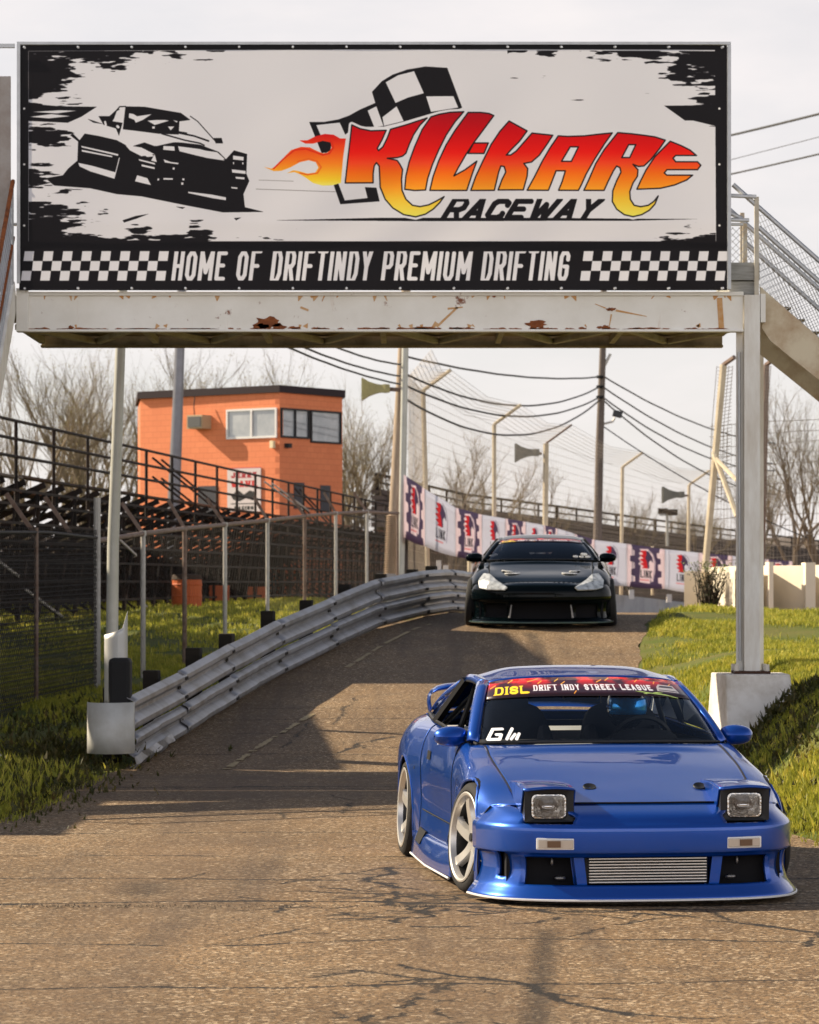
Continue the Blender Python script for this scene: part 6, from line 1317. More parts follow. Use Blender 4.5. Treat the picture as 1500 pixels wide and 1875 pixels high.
def greenhouse(car, WB, WT, RM, RT, RB, belt, paintm, glass, open_door, strip):
    """WB/WT windscreen foot and head; RM roof middle row; RT/RB rear glass head and foot; belt: side window sill points"""
    wb, wt, rm, rt, rb = [dens(q) for q in (WB, WT, RM, RT, RB)]
    rows = [mirrored_row(r_) for r_ in ruled(wb, wt, 8, (0, -.02, .018))]; mb = MB(); mb.grid(rows); mb.build('windscreen', glass, car, smooth=True, angle=0)
    # printed sun strip across the head of the windscreen, just proud of the glass
    st_ = [mirrored_row([p*(1-t_)+q*t_+np.array([0, -.02, .018])*4*t_*(1-t_)+np.array([0, -.006, .004]) for p, q in zip(wb, wt)]) for t_ in np.linspace(strip, .985, 6)]
    mb = MB(); mb.grid(st_); o = mb.build('sun_strip', imat('strip_print', IMG['strip'], .35, .5, coat=.6), car, smooth=True, angle=0, solid=.0015); uvgrid(o, 6, len(st_[0])); ul = o.data.uv_layers['uv']
    for lp in o.data.loops: k = lp.vertex_index//len(st_[0]); v = o.data.vertices[lp.vertex_index].co; xm_ = st_[k][-1][0]; ul.data[lp.index].uv = (.5+.5*v.x/xm_, k/5)
    net = [wt, rm, rt]; up = np.array([0, 0, .004]); G = [[catmull([net[i][k] for i in range(3)], a/8)+up for k in range(len(wt))] for a in range(17)]
    mb = MB(); mb.grid([mirrored_row(r_) for r_ in G]); mb.build('roof', paintm, car, smooth=True, solid=.02, angle=0)
    mb = MB(); mb.grid([mirrored_row(r_) for r_ in ruled(rt, rb, 8, (0, 0, .03))]); mb.build('rear_window', m_ws, car, smooth=True, angle=0)
    # black surround of the windscreen
    mb = MB(); k = mirrored_row(wb); mb.tube([Vector(p)+Vector((0, -.004, .004)) for p in k], .007, 6); mb.build('windscreen_seal', m_trim, car)
    for sg in (1, -1):
        f = lambda p: Vector((p[0]*sg, p[1], p[2])); a, b_ = Vector(WB[-1]), Vector(WT[-1]); o1, o2 = Vector(belt[0]), Vector((b_.x+.045, b_.y+.09, b_.z-.012)); rows = []
        for i in range(9):
            t_ = i/8; bl = Vector((.006, -.016, .018))*4*t_*(1-t_); p = a.lerp(b_, t_)+bl; q = o1.lerp(o2, t_)+bl*.8; m_ = (p+q)/2+Vector((.018, -.022, .010)); rows.append([f(p), f(p.lerp(m_, .55)+Vector((.0, -.006, .003))), f(m_), f(q.lerp(m_, .5)+Vector((.006, 0, 0))), f(q), f(q-Vector((.03, 0, .01)))])
        mb = MB(); mb.grid(rows); mb.build('windscreen_pillar', paintm, car, smooth=True, solid=.012, angle=0)
        e1 = Vector(RM[-1]); e2 = Vector(RT[-1]); rail = [o2, Vector((e1.x+.045, (o2.y+e1.y)/2, e1.z-.02)), Vector((e1.x+.045, e1.y+.15, e1.z-.022)), Vector((e2.x+.05, e2.y+.02, e2.z-.03))]; rl = dens(rail, 4)
        edge = dens([WT[-1], RM[-1], RT[-1]], 6); rows = []
        for i in range(13): p = np.array(edge[i])+up; q = rl[i]; m_ = (p+q)/2+np.array([.010, 0, .012]); rows.append([f(p), f(m_), f(q), f(q-np.array([.02, 0, .015]))])
        mb = MB(); mb.grid(rows); mb.build('roof_rail', paintm, car, smooth=True, angle=0, solid=.008)
        # rear pillar panel between quarter window and rear glass
        c1_ = [Vector(rl[-1]), Vector(belt[-1])]; c2_ = [Vector(RT[-1]), Vector(RB[-1])]; rows = []
        for i in range(7): t_ = i/6; p = c2_[0].lerp(c2_[1], t_)+Vector((.004, 0, .03*4*t_*(1-t_))); q = c1_[0].lerp(c1_[1], t_)+Vector((.02, 0, .01))*4*t_*(1-t_); rows.append([f(p), f(p.lerp(q, .5)+Vector((.012, 0, .012))), f(q)])
        mb = MB(); mb.grid(rows); mb.build('rear_pillar', paintm, car, smooth=True, angle=0, solid=.008)
        # side windows
        lo_ = dens(belt, 5); hi_ = [Vector(rl[0]).lerp(Vector(rl[0]), 0)]; nb = len(lo_); hi = [catmull([np.array(r_) for r_ in rl], (len(rl)-1)*min(1, k/(nb-1)*1.0)) for k in range(nb)]
        kb = int(nb*.62)
        def pane(k0, k1, nm, mt): mb = MB(); mb.grid([[f(Vector(lo_[k])+Vector((-.012, 0, 0))) for k in range(k0, k1)], [f((Vector(lo_[k])+Vector(hi[k]))/2+Vector((.012, 0, 0))) for k in range(k0, k1)], [f(Vector(hi[k])+Vector((-.012, 0, -.01))) for k in range(k0, k1)]]); mb.build(nm, mt, car, smooth=True, angle=0)
        pane(kb, nb, 'quarter_window', m_wst)
        if not (open_door and sg == -1): pane(1, kb, 'side_window', m_wst if not open_door else m_ws)
        mb = MB(); mb.bar(f(lo_[kb]), f(hi[kb]), .05, .03); mb.build('door_pillar', m_trim, car)
        mb = MB(); mb.tube([f(Vector(p)) for p in lo_], .012, 6); mb.tube([f(Vector(p)+Vector((-.004, 0, -.008))) for p in rl], .011, 6); mb.build('window_seal', m_trim, car)
def mirror_part(car, x, y, z, paintm, sc_=1.):
    for sg in (1, -1):
        mb = MB(); c_ = Vector((sg*(x+.03), y, z)); rows = []
        sec = [(-.095, .028, .032), (-.09, .052, .048), (-.05, .085, .066), (.01, .095, .070), (.06, .088, .060), (.098, .06, .045), (.112, .02, .02)]
        for dx, dy, dz in sec: rows.append([c_+Vector((sg*dx*sc_, (-dy*.9*math.cos(a) if math.cos(a) > 0 else -dy*.35*math.cos(a))*sc_, dz*math.sin(a)*sc_)) for a in [2*math.pi*k/14 for k in range(15)]])
        mb.grid(rows if sg > 0 else [r_[::-1] for r_ in rows]); mb.bar(c_+Vector((-sg*.06, .0, -.03)), (sg*(x-.085), y-.02, z-.065), .07, .04); m_ = mb.build('door_mirror', paintm, car, smooth=True, sub=1, angle=50)
        mb = MB(); blob(mb, c_+Vector((0, .045*sc_, 0)), (.085*sc_, .006, .052*sc_)); mb.build('mirror_glass', m_chrome, m_, smooth=True)
def seat(car, x, y, z):
    mb = MB(); blob(mb, (x, y-.12, z+.10), (.25, .26, .11), None, 16, 10, 4); q = Matrix.Rotation(R(-14), 3, 'X'); blob(mb, (x, y+.16, z+.43), (.25, .075, .40), q, 16, 12, 4); blob(mb, (x, y+.24, z+.82), (.12, .05, .09), q, 12, 8, 4)
    for sg in (1, -1): blob(mb, (x+sg*.2, y+.1, z+.40), (.055, .13, .30), q, 10, 8, 3)
    mb.build('seat', m_seatm, car, smooth=True)

# ================= blue coupe with raised pop-up headlamps
YAW = R(7.2)
blue = thing('sports_coupe', 'metallic blue lowered coupe with raised pop-up headlights in the foreground', 'car', (1.272, 17.25, .0), YAW)
zsd = [.48, .35, .2, .09]
S = [
 [(0, .19, .535), (.33, .205, .535), (.56, .255, .53), (.70, .345, .525), (.785, .45, .51), (.82, .49, .45), (.838, .505, .35), (.846, .51, .2), (.84, .52, .09)],
 [(0, .38, .583), (.33, .39, .580), (.58, .43, .570), (.715, .50, .562), (.80, .57, .54), (.845, .60, .47), (.858, .60, .35), (.86, .60, .2), (.85, .6, .09)],
 [(0, .62, .642), (.33, .63, .640), (.59, .66, .632), (.725, .70, .628), (.815, .74, .60), (.868, .76, .52), (.876, .77, .35), (.87, .77, .2), (.85, .77, .09)],
 [(0, .88, .705), (.33, .885, .703), (.60, .90, .692), (.735, .92, .682), (.82, .94, .645), (.870, .95, .55), (.878, .95, .35), (.87, .95, .2), (.85, .95, .09)],
 [(0, 1.12, .757), (.33, 1.125, .755), (.60, 1.14, .745), (.74, 1.17, .728), (.815, 1.19, .685), (.852, 1.20, .57), (.862, 1.2, .36), (.872, 1.2, .2), (.87, 1.2, .08)],
 [(0, 1.30, .802), (.33, 1.31, .799), (.58, 1.36, .792), (.745, 1.46, .785), (.805, 1.48, .73), (.836, 1.5, .60), (.838, 1.5, .38), (.862, 1.5, .21), (.872, 1.5, .07)],
 [(0, 1.9, .83), (.33, 1.9, .83), (.6, 1.9, .83), (.752, 1.9, .828), (.812, 1.9, .765), (.842, 1.9, .61), (.838, 1.9, .38), (.866, 1.9, .21), (.876, 1.9, .07)],
 [(0, 2.5, .85), (.33, 2.5, .85), (.6, 2.5, .85), (.752, 2.5, .845), (.818, 2.5, .775), (.85, 2.5, .62), (.842, 2.5, .38), (.868, 2.5, .21), (.876, 2.5, .07)],
 [(0, 2.9, .87), (.33, 2.9, .87), (.6, 2.9, .87), (.745, 2.9, .862), (.825, 2.9, .80), (.872, 2.9, .65), (.872, 2.9, .4), (.875, 2.9, .21), (.87, 2.9, .08)],
 [(0, 3.35, .88), (.33, 3.35, .88), (.58, 3.35, .88), (.725, 3.35, .875), (.83, 3.35, .815), (.892, 3.35, .67), (.90, 3.35, .4), (.885, 3.35, .21), (.86, 3.35, .1)],
 [(0, 3.85, .895), (.33, 3.85, .893), (.55, 3.85, .888), (.69, 3.85, .872), (.79, 3.85, .81), (.862, 3.85, .67), (.872, 3.85, .4), (.86, 3.85, .21), (.84, 3.85, .12)],
 [(0, 4.2, .875), (.33, 4.2, .872), (.52, 4.2, .865), (.64, 4.2, .845), (.73, 4.2, .78), (.80, 4.2, .65), (.81, 4.2, .4), (.80, 4.2, .24), (.77, 4.2, .16)],
 [(0, 4.44, .80), (.33, 4.44, .798), (.5, 4.43, .79), (.60, 4.4, .77), (.67, 4.38, .71), (.73, 4.36, .6), (.74, 4.36, .4), (.72, 4.36, .26), (.69, 4.36, .2)]]
P_b = make_body(blue, S, 12, 8, [(.87, .305, .325), (3.34, .305, .33)], m_blue, (5, 10), 2.55, (5.35, 7.7), None)
plan = [(0, 0), (.22, .007), (.42, .03), (.56, .072), (.67, .135), (.75, .22), (.805, .335), (.835, .45), (.849, .53)]
xs_ = sorted(set([round(v, 4) for v in list(np.linspace(0, .325, 10))+list(np.linspace(.325, .375, 3))+list(np.linspace(.375, .655, 9))+list(np.linspace(.655, .735, 4))+list(np.linspace(.735, .775, 3))+list(np.linspace(.775, .849, 7))]))
frow = [(.03, -.10), (.032, .03), (.048, .055), (.085, .028), (.118, .006), (.19, -.012), (.262, -.004), (.284, .018), (.30, .024), (.40, .026), (.425, .020), (.445, .002), (.49, -.045)]
top = S[0][:5]
P_f = fascia(blue, plan, frow, top, xs_, [(.0, .655, .119, .258), (.735, .775, .16, .285), (.395, .655, .437, .60)], m_blue)
mb = MB(); row = [tuple(P_f[8, k]) for k in range(P_f.shape[1])]; row = [(p[0], p[1], .041) for p in row]; mb.tube([Vector(p)+Vector((0, -.003, 0)) for p in mirrored_row(row)], .0065, 6); mb.build('splitter_edge', m_silverw, blue)
def cyl(mb, c_, n_, r_, l, k=16): c_ = Vector(c_); n_ = Vector(n_).normalized(); mb.tube([c_, c_+n_*l], r_, k)
# behind the openings
mb = MB(); mb.span((-.74, .20, .06), (.74, .30, .40)); mb.build('radiator_support', m_seam, blue)
for sg in (1, -1): mb = MB(); mb.prism([(sg*.335, .075, .105), (sg*.372, .075, .105), (sg*.395, .075, .275), (sg*.355, .075, .275)], (0, .11, 0)); mb.build('bumper_strut', m_blue, blue, bevel=.008)
ic = MB(); ic.span((-.33, .12, .115), (.33, .14, .26)); ico = ic.build('intercooler', m_trim, blue)
mb = MB()
for k in range(9): z = .125+k*.0155; mb.span((-.315, .088-.0, z-.0035), (.318, .118, z+.0035))
mb.build('fin', m_alu, ico, bevel=.001)
for sg in (1, -1):
    mb = MB(); blob(mb, (sg*.46, .15, .145), (.03, .02, .012)); blob(mb, (sg*.50, .17, .23), (.008, .01, .02)); mb.build('duct_fitting', m_disc, blue, smooth=True)
    # indicator set into the bumper
    y0_ = float(np.interp(.5, [p[0] for p in plan], [p[1] for p in plan])); mb = MB(); rt_ = Matrix.Rotation(sg*R(13), 3, 'Z'); mb.box((sg*.505, y0_-.018, .335), (.20, .03, .062), rt_); il = mb.build('indicator', m_silverw, blue, bevel=.006)
    mb = MB(); mb.box((sg*.505, y0_-.034, .335), (.185, .008, .046), rt_); mb.build('indicator_lens', mat('pale_lens', (.62, .55, .47), .15, .3, coat=1), il, bevel=.004)
    mb = MB(); mb.box((sg*.515, y0_-.039, .335), (.07, .006, .034), rt_); mb.build('bulb_housing', mat('amber_dark', (.16, .09, .05), .3), il)
    # pop-up headlamp
    pu = bpy.data.objects.new('popup_headlight', None); COL.objects.link(pu); pu.parent = blue; cx = sg*.527; pu.location = (cx, -.130, .072); pu.scale = (.86, 1, .84)
    mb = MB(); f0, f1 = .215, .70; xa, xb = -.150, .150; 
    tz = [( -.156, .225, .650), (-.05, .222, .660), (.05, .222, .664), (.156, .225, .656)]
    if sg < 0: pass
    q = lambda *p: p
    T = [tz, [(-.160, .45, .672), (-.05, .45, .682), (.05, .45, .682), (.160, .45, .672)], [(-.150, .80, .668), (-.05, .80, .672), (.05, .80, .672), (.150, .80, .668)]]
    mb.grid(surf([[np.array(p) for p in r_] for r_ in T], 5, 3)); mb.build('lid', m_blue, pu, smooth=True, solid=.014, angle=0)
    mb = MB()
    for s2 in (-1, 1): mb.prism([(s2*.157, .228, .645), (s2*.160, .45, .670), (s2*.15, .70, .660), (s2*.158, .5, .55), (s2*.159, .30, .50)], (s2*.008, 0, 0))
    mb.build('side_cheek', m_blue, pu)
    mb = MB(); o4 = [(-.153, .445), (.153, .445), (.153, .652), (-.153, .652)]; i4 = [(-.112, .462), (.112, .462), (.112, .622), (-.112, .622)]
    def rr_(pts, rad, y, n=5):
        out = []; (ax, az), (bx_, bz_) = pts[0], pts[2]
        for cxx, czz, a0 in ((bx_-rad, bz_-rad, 0), (ax+rad, bz_-rad, 90), (ax+rad, az+rad, 180), (bx_-rad, az+rad, 270)):
            for k in range(n): a = math.radians(a0+90*k/(n-1)); out.append((cxx+rad*math.cos(a), y, czz+rad*math.sin(a)))
        return out
    R0, R1, R2, R3 = rr_(o4, .012, .30), rr_(o4, .012, .228), rr_(i4, .03, .236), rr_(i4, .03, .262)
    mb.grid([r_+r_[:1] for r_ in (R0, R1, R2, R3)]); mb.build('bezel', m_trim, pu)
    mb = MB(); i5 = [(-.107, .467), (.107, .467), (.107, .617), (-.107, .617)]; b1, b2 = rr_(i5, .03, .240), rr_([(-.097, .475), (.097, .475), (.097, .609), (-.097, .609)], .03, .238); b3 = rr_([(-.088, .484), (.088, .484), (.088, .600), (-.088, .600)], .03, .262); b4 = [(p[0]*.35, .30, .544+(p[2]-.544)*.4) for p in b3]; b5 = [(p[0]*.1, .305, .544+(p[2]-.544)*.1) for p in b3]
    mb.grid([r_+r_[:1] for r_ in (b1, b2, b3, b4, b5)]); mb.build('reflector', mat('lamp_reflector', (.88, .85, .80), .18, .85, bump=(38, .6)), pu, smooth=True)
    mb = MB(); blob(mb, (0, .285, .556), (.056, .02, .040), None, 20, 10, 2.2); mb.build('bulb_shield', mat('bulb_dark', (.16, .14, .13), .3, .8, bump=(50, .5)), pu, smooth=True); mb = MB(); blob(mb, (.0, .262, .540), (.040, .012, .013)); mb.build('bulb', m_chrome, pu, smooth=True)
    mb = MB(); mb.add([(p[0], .2335, p[2]) for p in b1]+[(0, .228, .544)], [(k, (k+1) % len(b1), len(b1)) for k in range(len(b1))]); mb.build('lens', m_lens, pu, smooth=True)
    mb = MB(); mb.span((-.155, .305, .41), (.155, .62, .66)); mb.build('well', m_seam, pu, bevel=.004)
for x in (-.243, .363): mb = MB(); i_ = 18; mb.lathe([(-.004, 0.0), (-.004, .001), (0.006, .034), (0.0, .037)], (0, 0, 0), 'z', 20); o = mb.build('hood_pin', m_trim, blue, smooth=True); o.location = (x, .47, .606); o.rotation_euler = (R(24), 0, 0)
mb = MB(); mb.tube([Vector(p)+Vector((0, -.002, .003)) for p in mirrored_row([tuple(v) for v in dens(S[0][:3], 5)])], .0045, 6); mb.build('panel_gap', m_seam, blue)
for sg in (1, -1):
    mb = MB(); mb.tube([(sg*(p[0]+.002), p[1]-.004, p[2]) for p in dens(S[0][4:], 4)], .0045, 5); mb.build('panel_gap', m_seam, blue)
    mb = MB(); mb.tube([(sg*p[0], p[1]-.012, p[2]) for p in dens([(.69, .15, .405), (.76, .24, .41), (.82, .36, .415), (.85, .52, .42)], 4)], .006, 5); mb.tube([(sg*p[0], p[1]-.014, p[2]) for p in dens([(.69, .15, .30), (.76, .235, .305), (.82, .35, .31), (.858, .52, .32)], 4)], .006, 5); mb.build('bumper_crease', m_blue, blue, smooth=True)
WB = [(0, 1.285, .806), (.26, 1.30, .806), (.48, 1.345, .803), (.64, 1.42, .798), (.698, 1.49, .794)]; WT = [(0, 1.98, 1.158), (.20, 1.985, 1.156), (.38, 2.0, 1.148), (.50, 2.03, 1.136), (.555, 2.06, 1.124)]
RM = [(0, 2.45, 1.212), (.20, 2.45, 1.209), (.38, 2.45, 1.198), (.51, 2.45, 1.166), (.565, 2.45, 1.150)]; RT = [(0, 2.95, 1.165), (.19, 2.95, 1.163), (.36, 2.95, 1.155), (.48, 2.93, 1.140), (.53, 2.92, 1.125)]; RB = [(0, 3.86, .915), (.2, 3.86, .914), (.38, 3.85, .910), (.54, 3.83, .902), (.62, 3.80, .895)]
belt = [(.748, 1.56, .806), (.765, 2.0, .836), (.768, 2.5, .858), (.755, 3.0, .872), (.705, 3.55, .888)]
greenhouse(blue, WB, WT, RM, RT, RB, belt, m_blue, m_ws, True, .655)
mirror_part(blue, .80, 1.66, .828, m_blue, .9)
mb = MB(); G = [[Vector(WB[0]).lerp(Vector(WT[0]), 0)]]; 
def on_ws(x, t_, off=.008):
    wb = dens(WB, 8); wt = dens(WT, 8); xa = abs(x); k = min(range(len(wb)), key=lambda i: abs((wb[i][0]*(1-t_)+wt[i][0]*t_)-xa)); p = wb[k]*(1-t_)+wt[k]*t_+np.array([0, -.02, .018])*4*t_*(1-t_); return (x, p[1]-off, p[2]+off*.6)
mb.v = []; mb.grid([[on_ws(-.665+.235*j/8, .02+.20*i/3, .006) for j in range(9)] for i in range(4)]); o = mb.build('glass_sticker', imat('sticker_print', IMG['gl'], .5, .3, alpha=True), blue); uvgrid(o, 4, 9)
mb = MB()
for a, b_ in (((.27, .735), (.36, .70)), ((.36, .70), (.44, .73)), ((.30, .72), (.48, .665)), ((.38, .71), (.52, .64)), ((.35, .70), (.31, .69))):
    mb.tube([on_ws(a[0]+(b_[0]-a[0])*k/4, a[1]+(b_[1]-a[1])*k/4, .006) for k in range(5)], [.002, .005, .006, .004, .001], 4)
mb.build('visor_sticker', mat('lime_sticker', (.55, .72, .22), .5), blue)
# interior
mb = MB(); mb.span((-.70, 1.50, .60), (.70, 1.90, .80)); mb.build('dashboard', m_int, blue, bevel=.05); mb = MB(); blob(mb, (.33, 1.84, .79), (.2, .12, .07)); mb.build('instrument_hood', m_int, blue, smooth=True)
mb = MB(); mb.span((-.78, 1.2, .14), (.78, 3.9, .17)); mb.span((-.78, 1.62, .15), (-.74, 3.6, .78)); mb.span((.74, 1.62, .15), (.78, 3.6, .78)); mb.span((-.70, 1.2, .15), (.70, 1.24, .66)); mb.build('cabin_tub', m_int, blue)
mb = MB(); mb.span((-.7, 3.0, .17), (.7, 3.06, .80)); mb.span((-.7, 3.06, .76), (.7, 3.85, .80)); mb.build('rear_bulkhead', mat('grey_bulkhead', (.5, .48, .46), .7), blue)
seat(blue, -.34, 2.42, .16); seat(blue, .34, 2.42, .16)
mb = MB()
for sg in (1, -1): mb.tube([(sg*.66, 2.72, .2), (sg*.64, 2.70, .8), (sg*.54, 2.66, 1.10), (0, 2.66, 1.14)], .02, 8)
mb.tube([(-.60, 2.68, .86), (.60, 2.68, .86)], .02, 8); mb.tube([(-.56, 2.68, 1.06), (.2, 2.70, .3)], .02, 8); mb.tube([(.50, 2.70, 1.08), (.62, 3.6, .80)], .02, 8); mb.tube([(-.50, 2.70, 1.08), (-.62, 3.6, .80)], .02, 8); mb.build('roll_cage', m_trim, blue, smooth=True)
mb = MB(); mb.lathe([(0, .165), (.012, .18), (0, .195), (-.012, .18), (0, .165)], (0, 0, 0), 'y', 28); [mb.bar((0, 0, 0), (.175*math.cos(a), 0, .175*math.sin(a)), .03, .012) for a in (0, math.pi, -math.pi/2)]; mb.tube([(0, .0, 0), (0, -.25, -.02)], .025, 8); o = mb.build('steering_wheel', m_trim, blue, smooth=True); o.location = (.34, 1.98, .755); o.rotation_euler = (R(22), 0, 0)
mb = MB(); blob(mb, (-.03, 1.93, 1.05), (.11, .015, .032), None, 12, 8, 4); mb.tube([(-.03, 1.94, 1.06), (-.03, 1.97, 1.13)], .01, 6); mb.build('rear_view_mirror', m_trim, blue, smooth=True)
mb = MB(); [mb.bar((-.57+.0, 3.6+.0, .0), (-.57, 3.6, .0), .01, .01)]
# side skirt, rear wing
for sg in (1, -1):
    mb = MB(); rows = []
    for k in range(21):
        y = 1.22+k*(3.0-1.22)/20; w_ = .03*math.sin(math.pi*min(k/20, 1))+.004; rows.append([(sg*.862, y, .22), (sg*(.875+w_*.6), y, .185), (sg*(.885+w_), y, .10), (sg*(.89+w_), y, .06), (sg*.84, y, .05)])
    mb.grid(rows if sg > 0 else [r_[::-1] for r_ in rows]); sk = mb.build('side_skirt', m_blue, blue, smooth=True, solid=.01, angle=50)
    mb = MB(); mb.prism([(sg*.872, 2.42, .225), (sg*.872, 2.70, .235), (sg*.902, 2.70, .155), (sg*.902, 2.50, .145)], (sg*.008, 0, 0)); mb.build('skirt_vent', m_seam, sk); mb = MB(); mb.tube([(sg*.905, 1.24, .052), (sg*.925, 2.1, .052), (sg*.90, 2.98, .055)], .007, 5); mb.build('skirt_edge', m_silverw, sk)
    mb = MB(); mb.prism([(sg*.856, 2.95, .61), (sg*.856, 3.02, .61), (sg*.862, 3.02, .57), (sg*.862, 2.95, .57)], (sg*.02, 0, 0)); mb.build('side_marker', m_trim, blue)
    mb = MB(); mb.prism([(sg*.836, 2.46, .70), (sg*.836, 2.60, .70), (sg*.843, 2.60, .655), (sg*.843, 2.46, .655)], (sg*.008, 0, 0)); mb.build('door_handle', m_trim, blue, bevel=.004)
    mb = MB(); mb.tube([(sg*.855, 1.32, .335), (sg*.852, 2.0, .335), (sg*.858, 2.9, .34)], .0045, 5); mb.build('panel_gap', m_seam, blue)
rows = []
wing = [(-.61, 4.22, .88, .05), (-.63, 4.20, .955, .07), (-.62, 4.17, 1.005, .085), (-.55, 4.15, 1.04, .09), (-.3, 4.12, 1.05, .09), (0, 4.11, 1.053, .09)]; wing += [(-a, b_, c_, d) for a, b_, c_, d in wing[-2::-1]]
for x, y, z, c_ in wing:
    n_ = Vector((-x*.9 if abs(x) > .6 else 0, 0, 1)).normalized(); rows.append([Vector((x, y+c_*math.cos(a), z))+n_*(.022*math.sin(a)) for a in [2*math.pi*k/12 for k in range(13)]])
mb = MB(); mb.grid(rows); mb.build('rear_wing', m_blue, blue, smooth=True, sub=1)
ST = R(9.5)
for x, y, sg, st_ in ((-.775, .87, -1, ST), (.755, .87, 1, ST), (-.80, 3.34, -1, 0), (.80, 3.34, 1, 0)): wheel(blue, x, y, .305, .205, sg, st_, R(5) if y < 2 else R(3), .243, 6, m_rim, .35, .062)
# ------------- helmeted driver
drv = thing('person', 'helmeted driver in dark suit at the wheel of the blue coupe', 'person', (0, 0, 0)); 
def skin_fig(name, nodes, edges, m, parent, sub=2):
    me = bpy.data.meshes.new(name); me.from_pydata([n[:3] for n in nodes], edges, []); o = bpy.data.objects.new(name, me); COL.objects.link(o); o.parent = parent; me.materials.append(m)
    sk = o.modifiers.new('skin', 'SKIN'); 
    if not me.skin_vertices: me.attributes.new if False else None
    o.modifiers.new('sub', 'SUBSURF').levels = sub; o.modifiers['sub'].render_levels = sub
    bpy.context.view_layer.objects.active = o
    if len(me.skin_vertices) == 0:
        bpy.ops.object.mode_set(mode='EDIT'); bpy.ops.mesh.customdata_skin_add(); bpy.ops.object.mode_set(mode='OBJECT')
    for i, n in enumerate(nodes): me.skin_vertices[0].data[i].radius = (n[3], n[3]*(n[4] if len(n) > 4 else 1)); me.skin_vertices[0].data[i].use_root = i == 0
    me.update(); return o
nd = [(0, .22, .33, .15), (0, .24, .50, .15), (0, .24, .68, .16), (0, .20, .80, .07), (0, .18, .90, .06)]; ed = [(0, 1), (1, 2), (2, 3), (3, 4)]
for sg in (1, -1):
    b0 = len(nd); nd += [(sg*.19, .20, .72, .062), (sg*.25, .0, .55, .048), (sg*.19, -.17, .68, .034), (sg*.175, -.235, .70, .026), (sg*.17, -.27, .715, .022)]; ed += [(2, b0), (b0, b0+1), (b0+1, b0+2), (b0+2, b0+3), (b0+3, b0+4)]
    for k in range(4): f0 = len(nd); z = .69+k*.017; nd += [(sg*.178, -.285, z, .009), (sg*.188, -.305, z, .008), (sg*.196, -.285, z, .007)]; ed += [(b0+4, f0), (f0, f0+1), (f0+1, f0+2)]
    f0 = len(nd); nd += [(sg*.155, -.26, .735, .009), (sg*.16, -.285, .75, .008)]; ed += [(b0+3, f0), (f0, f0+1)]
    l0 = len(nd); nd += [(sg*.10, .1, .30, .085), (sg*.12, -.25, .42, .065), (sg*.11, -.55, .28, .045), (sg*.11, -.62, .24, .035)]; ed += [(0, l0), (l0, l0+1), (l0+1, l0+2), (l0+2, l0+3)]
skin_fig('body', nd, ed, mat('driver_suit', (.03, .03, .035), .8), drv, 1)
mb = MB(); hc = Vector((0, .16, .985)); rows = []
for i in range(13):
    ph = -1.15+(math.pi/2+1.15)*i/12; rows.append([hc+Vector((.125*math.cos(ph)*math.cos(a), .150*math.cos(ph)*math.sin(a)*(1.05 if math.sin(a) < 0 else 1), .145*math.sin(ph))) for a in [2*math.pi*k/24 for k in range(25)]])
mb.grid(rows); he = mb.build('helmet', mat('helmet_shell', (.012, .014, .02), .2, .1, coat=1), drv, smooth=True)
mb = MB(); rows = [[hc+Vector((.130*math.cos(ph)*math.cos(a), .157*math.cos(ph)*math.sin(a)*1.05, .150*math.sin(ph))) for a in [math.radians(200+140*k/12) for k in range(13)]] for ph in (-.30, -.1, .1, .28, .38)]
mb.grid(rows); mb.build('visor', mat('blue_mirror_visor', (.03, .36, 1.0), .12, .45), he, smooth=True, solid=.003)
drv.rotation_euler = (0, 0, YAW); drv.location = blue.location+Matrix.Rotation(YAW, 3, 'Z') @ Vector((.335, 2.26, .02))
drv.scale = (.96, .96, .96)

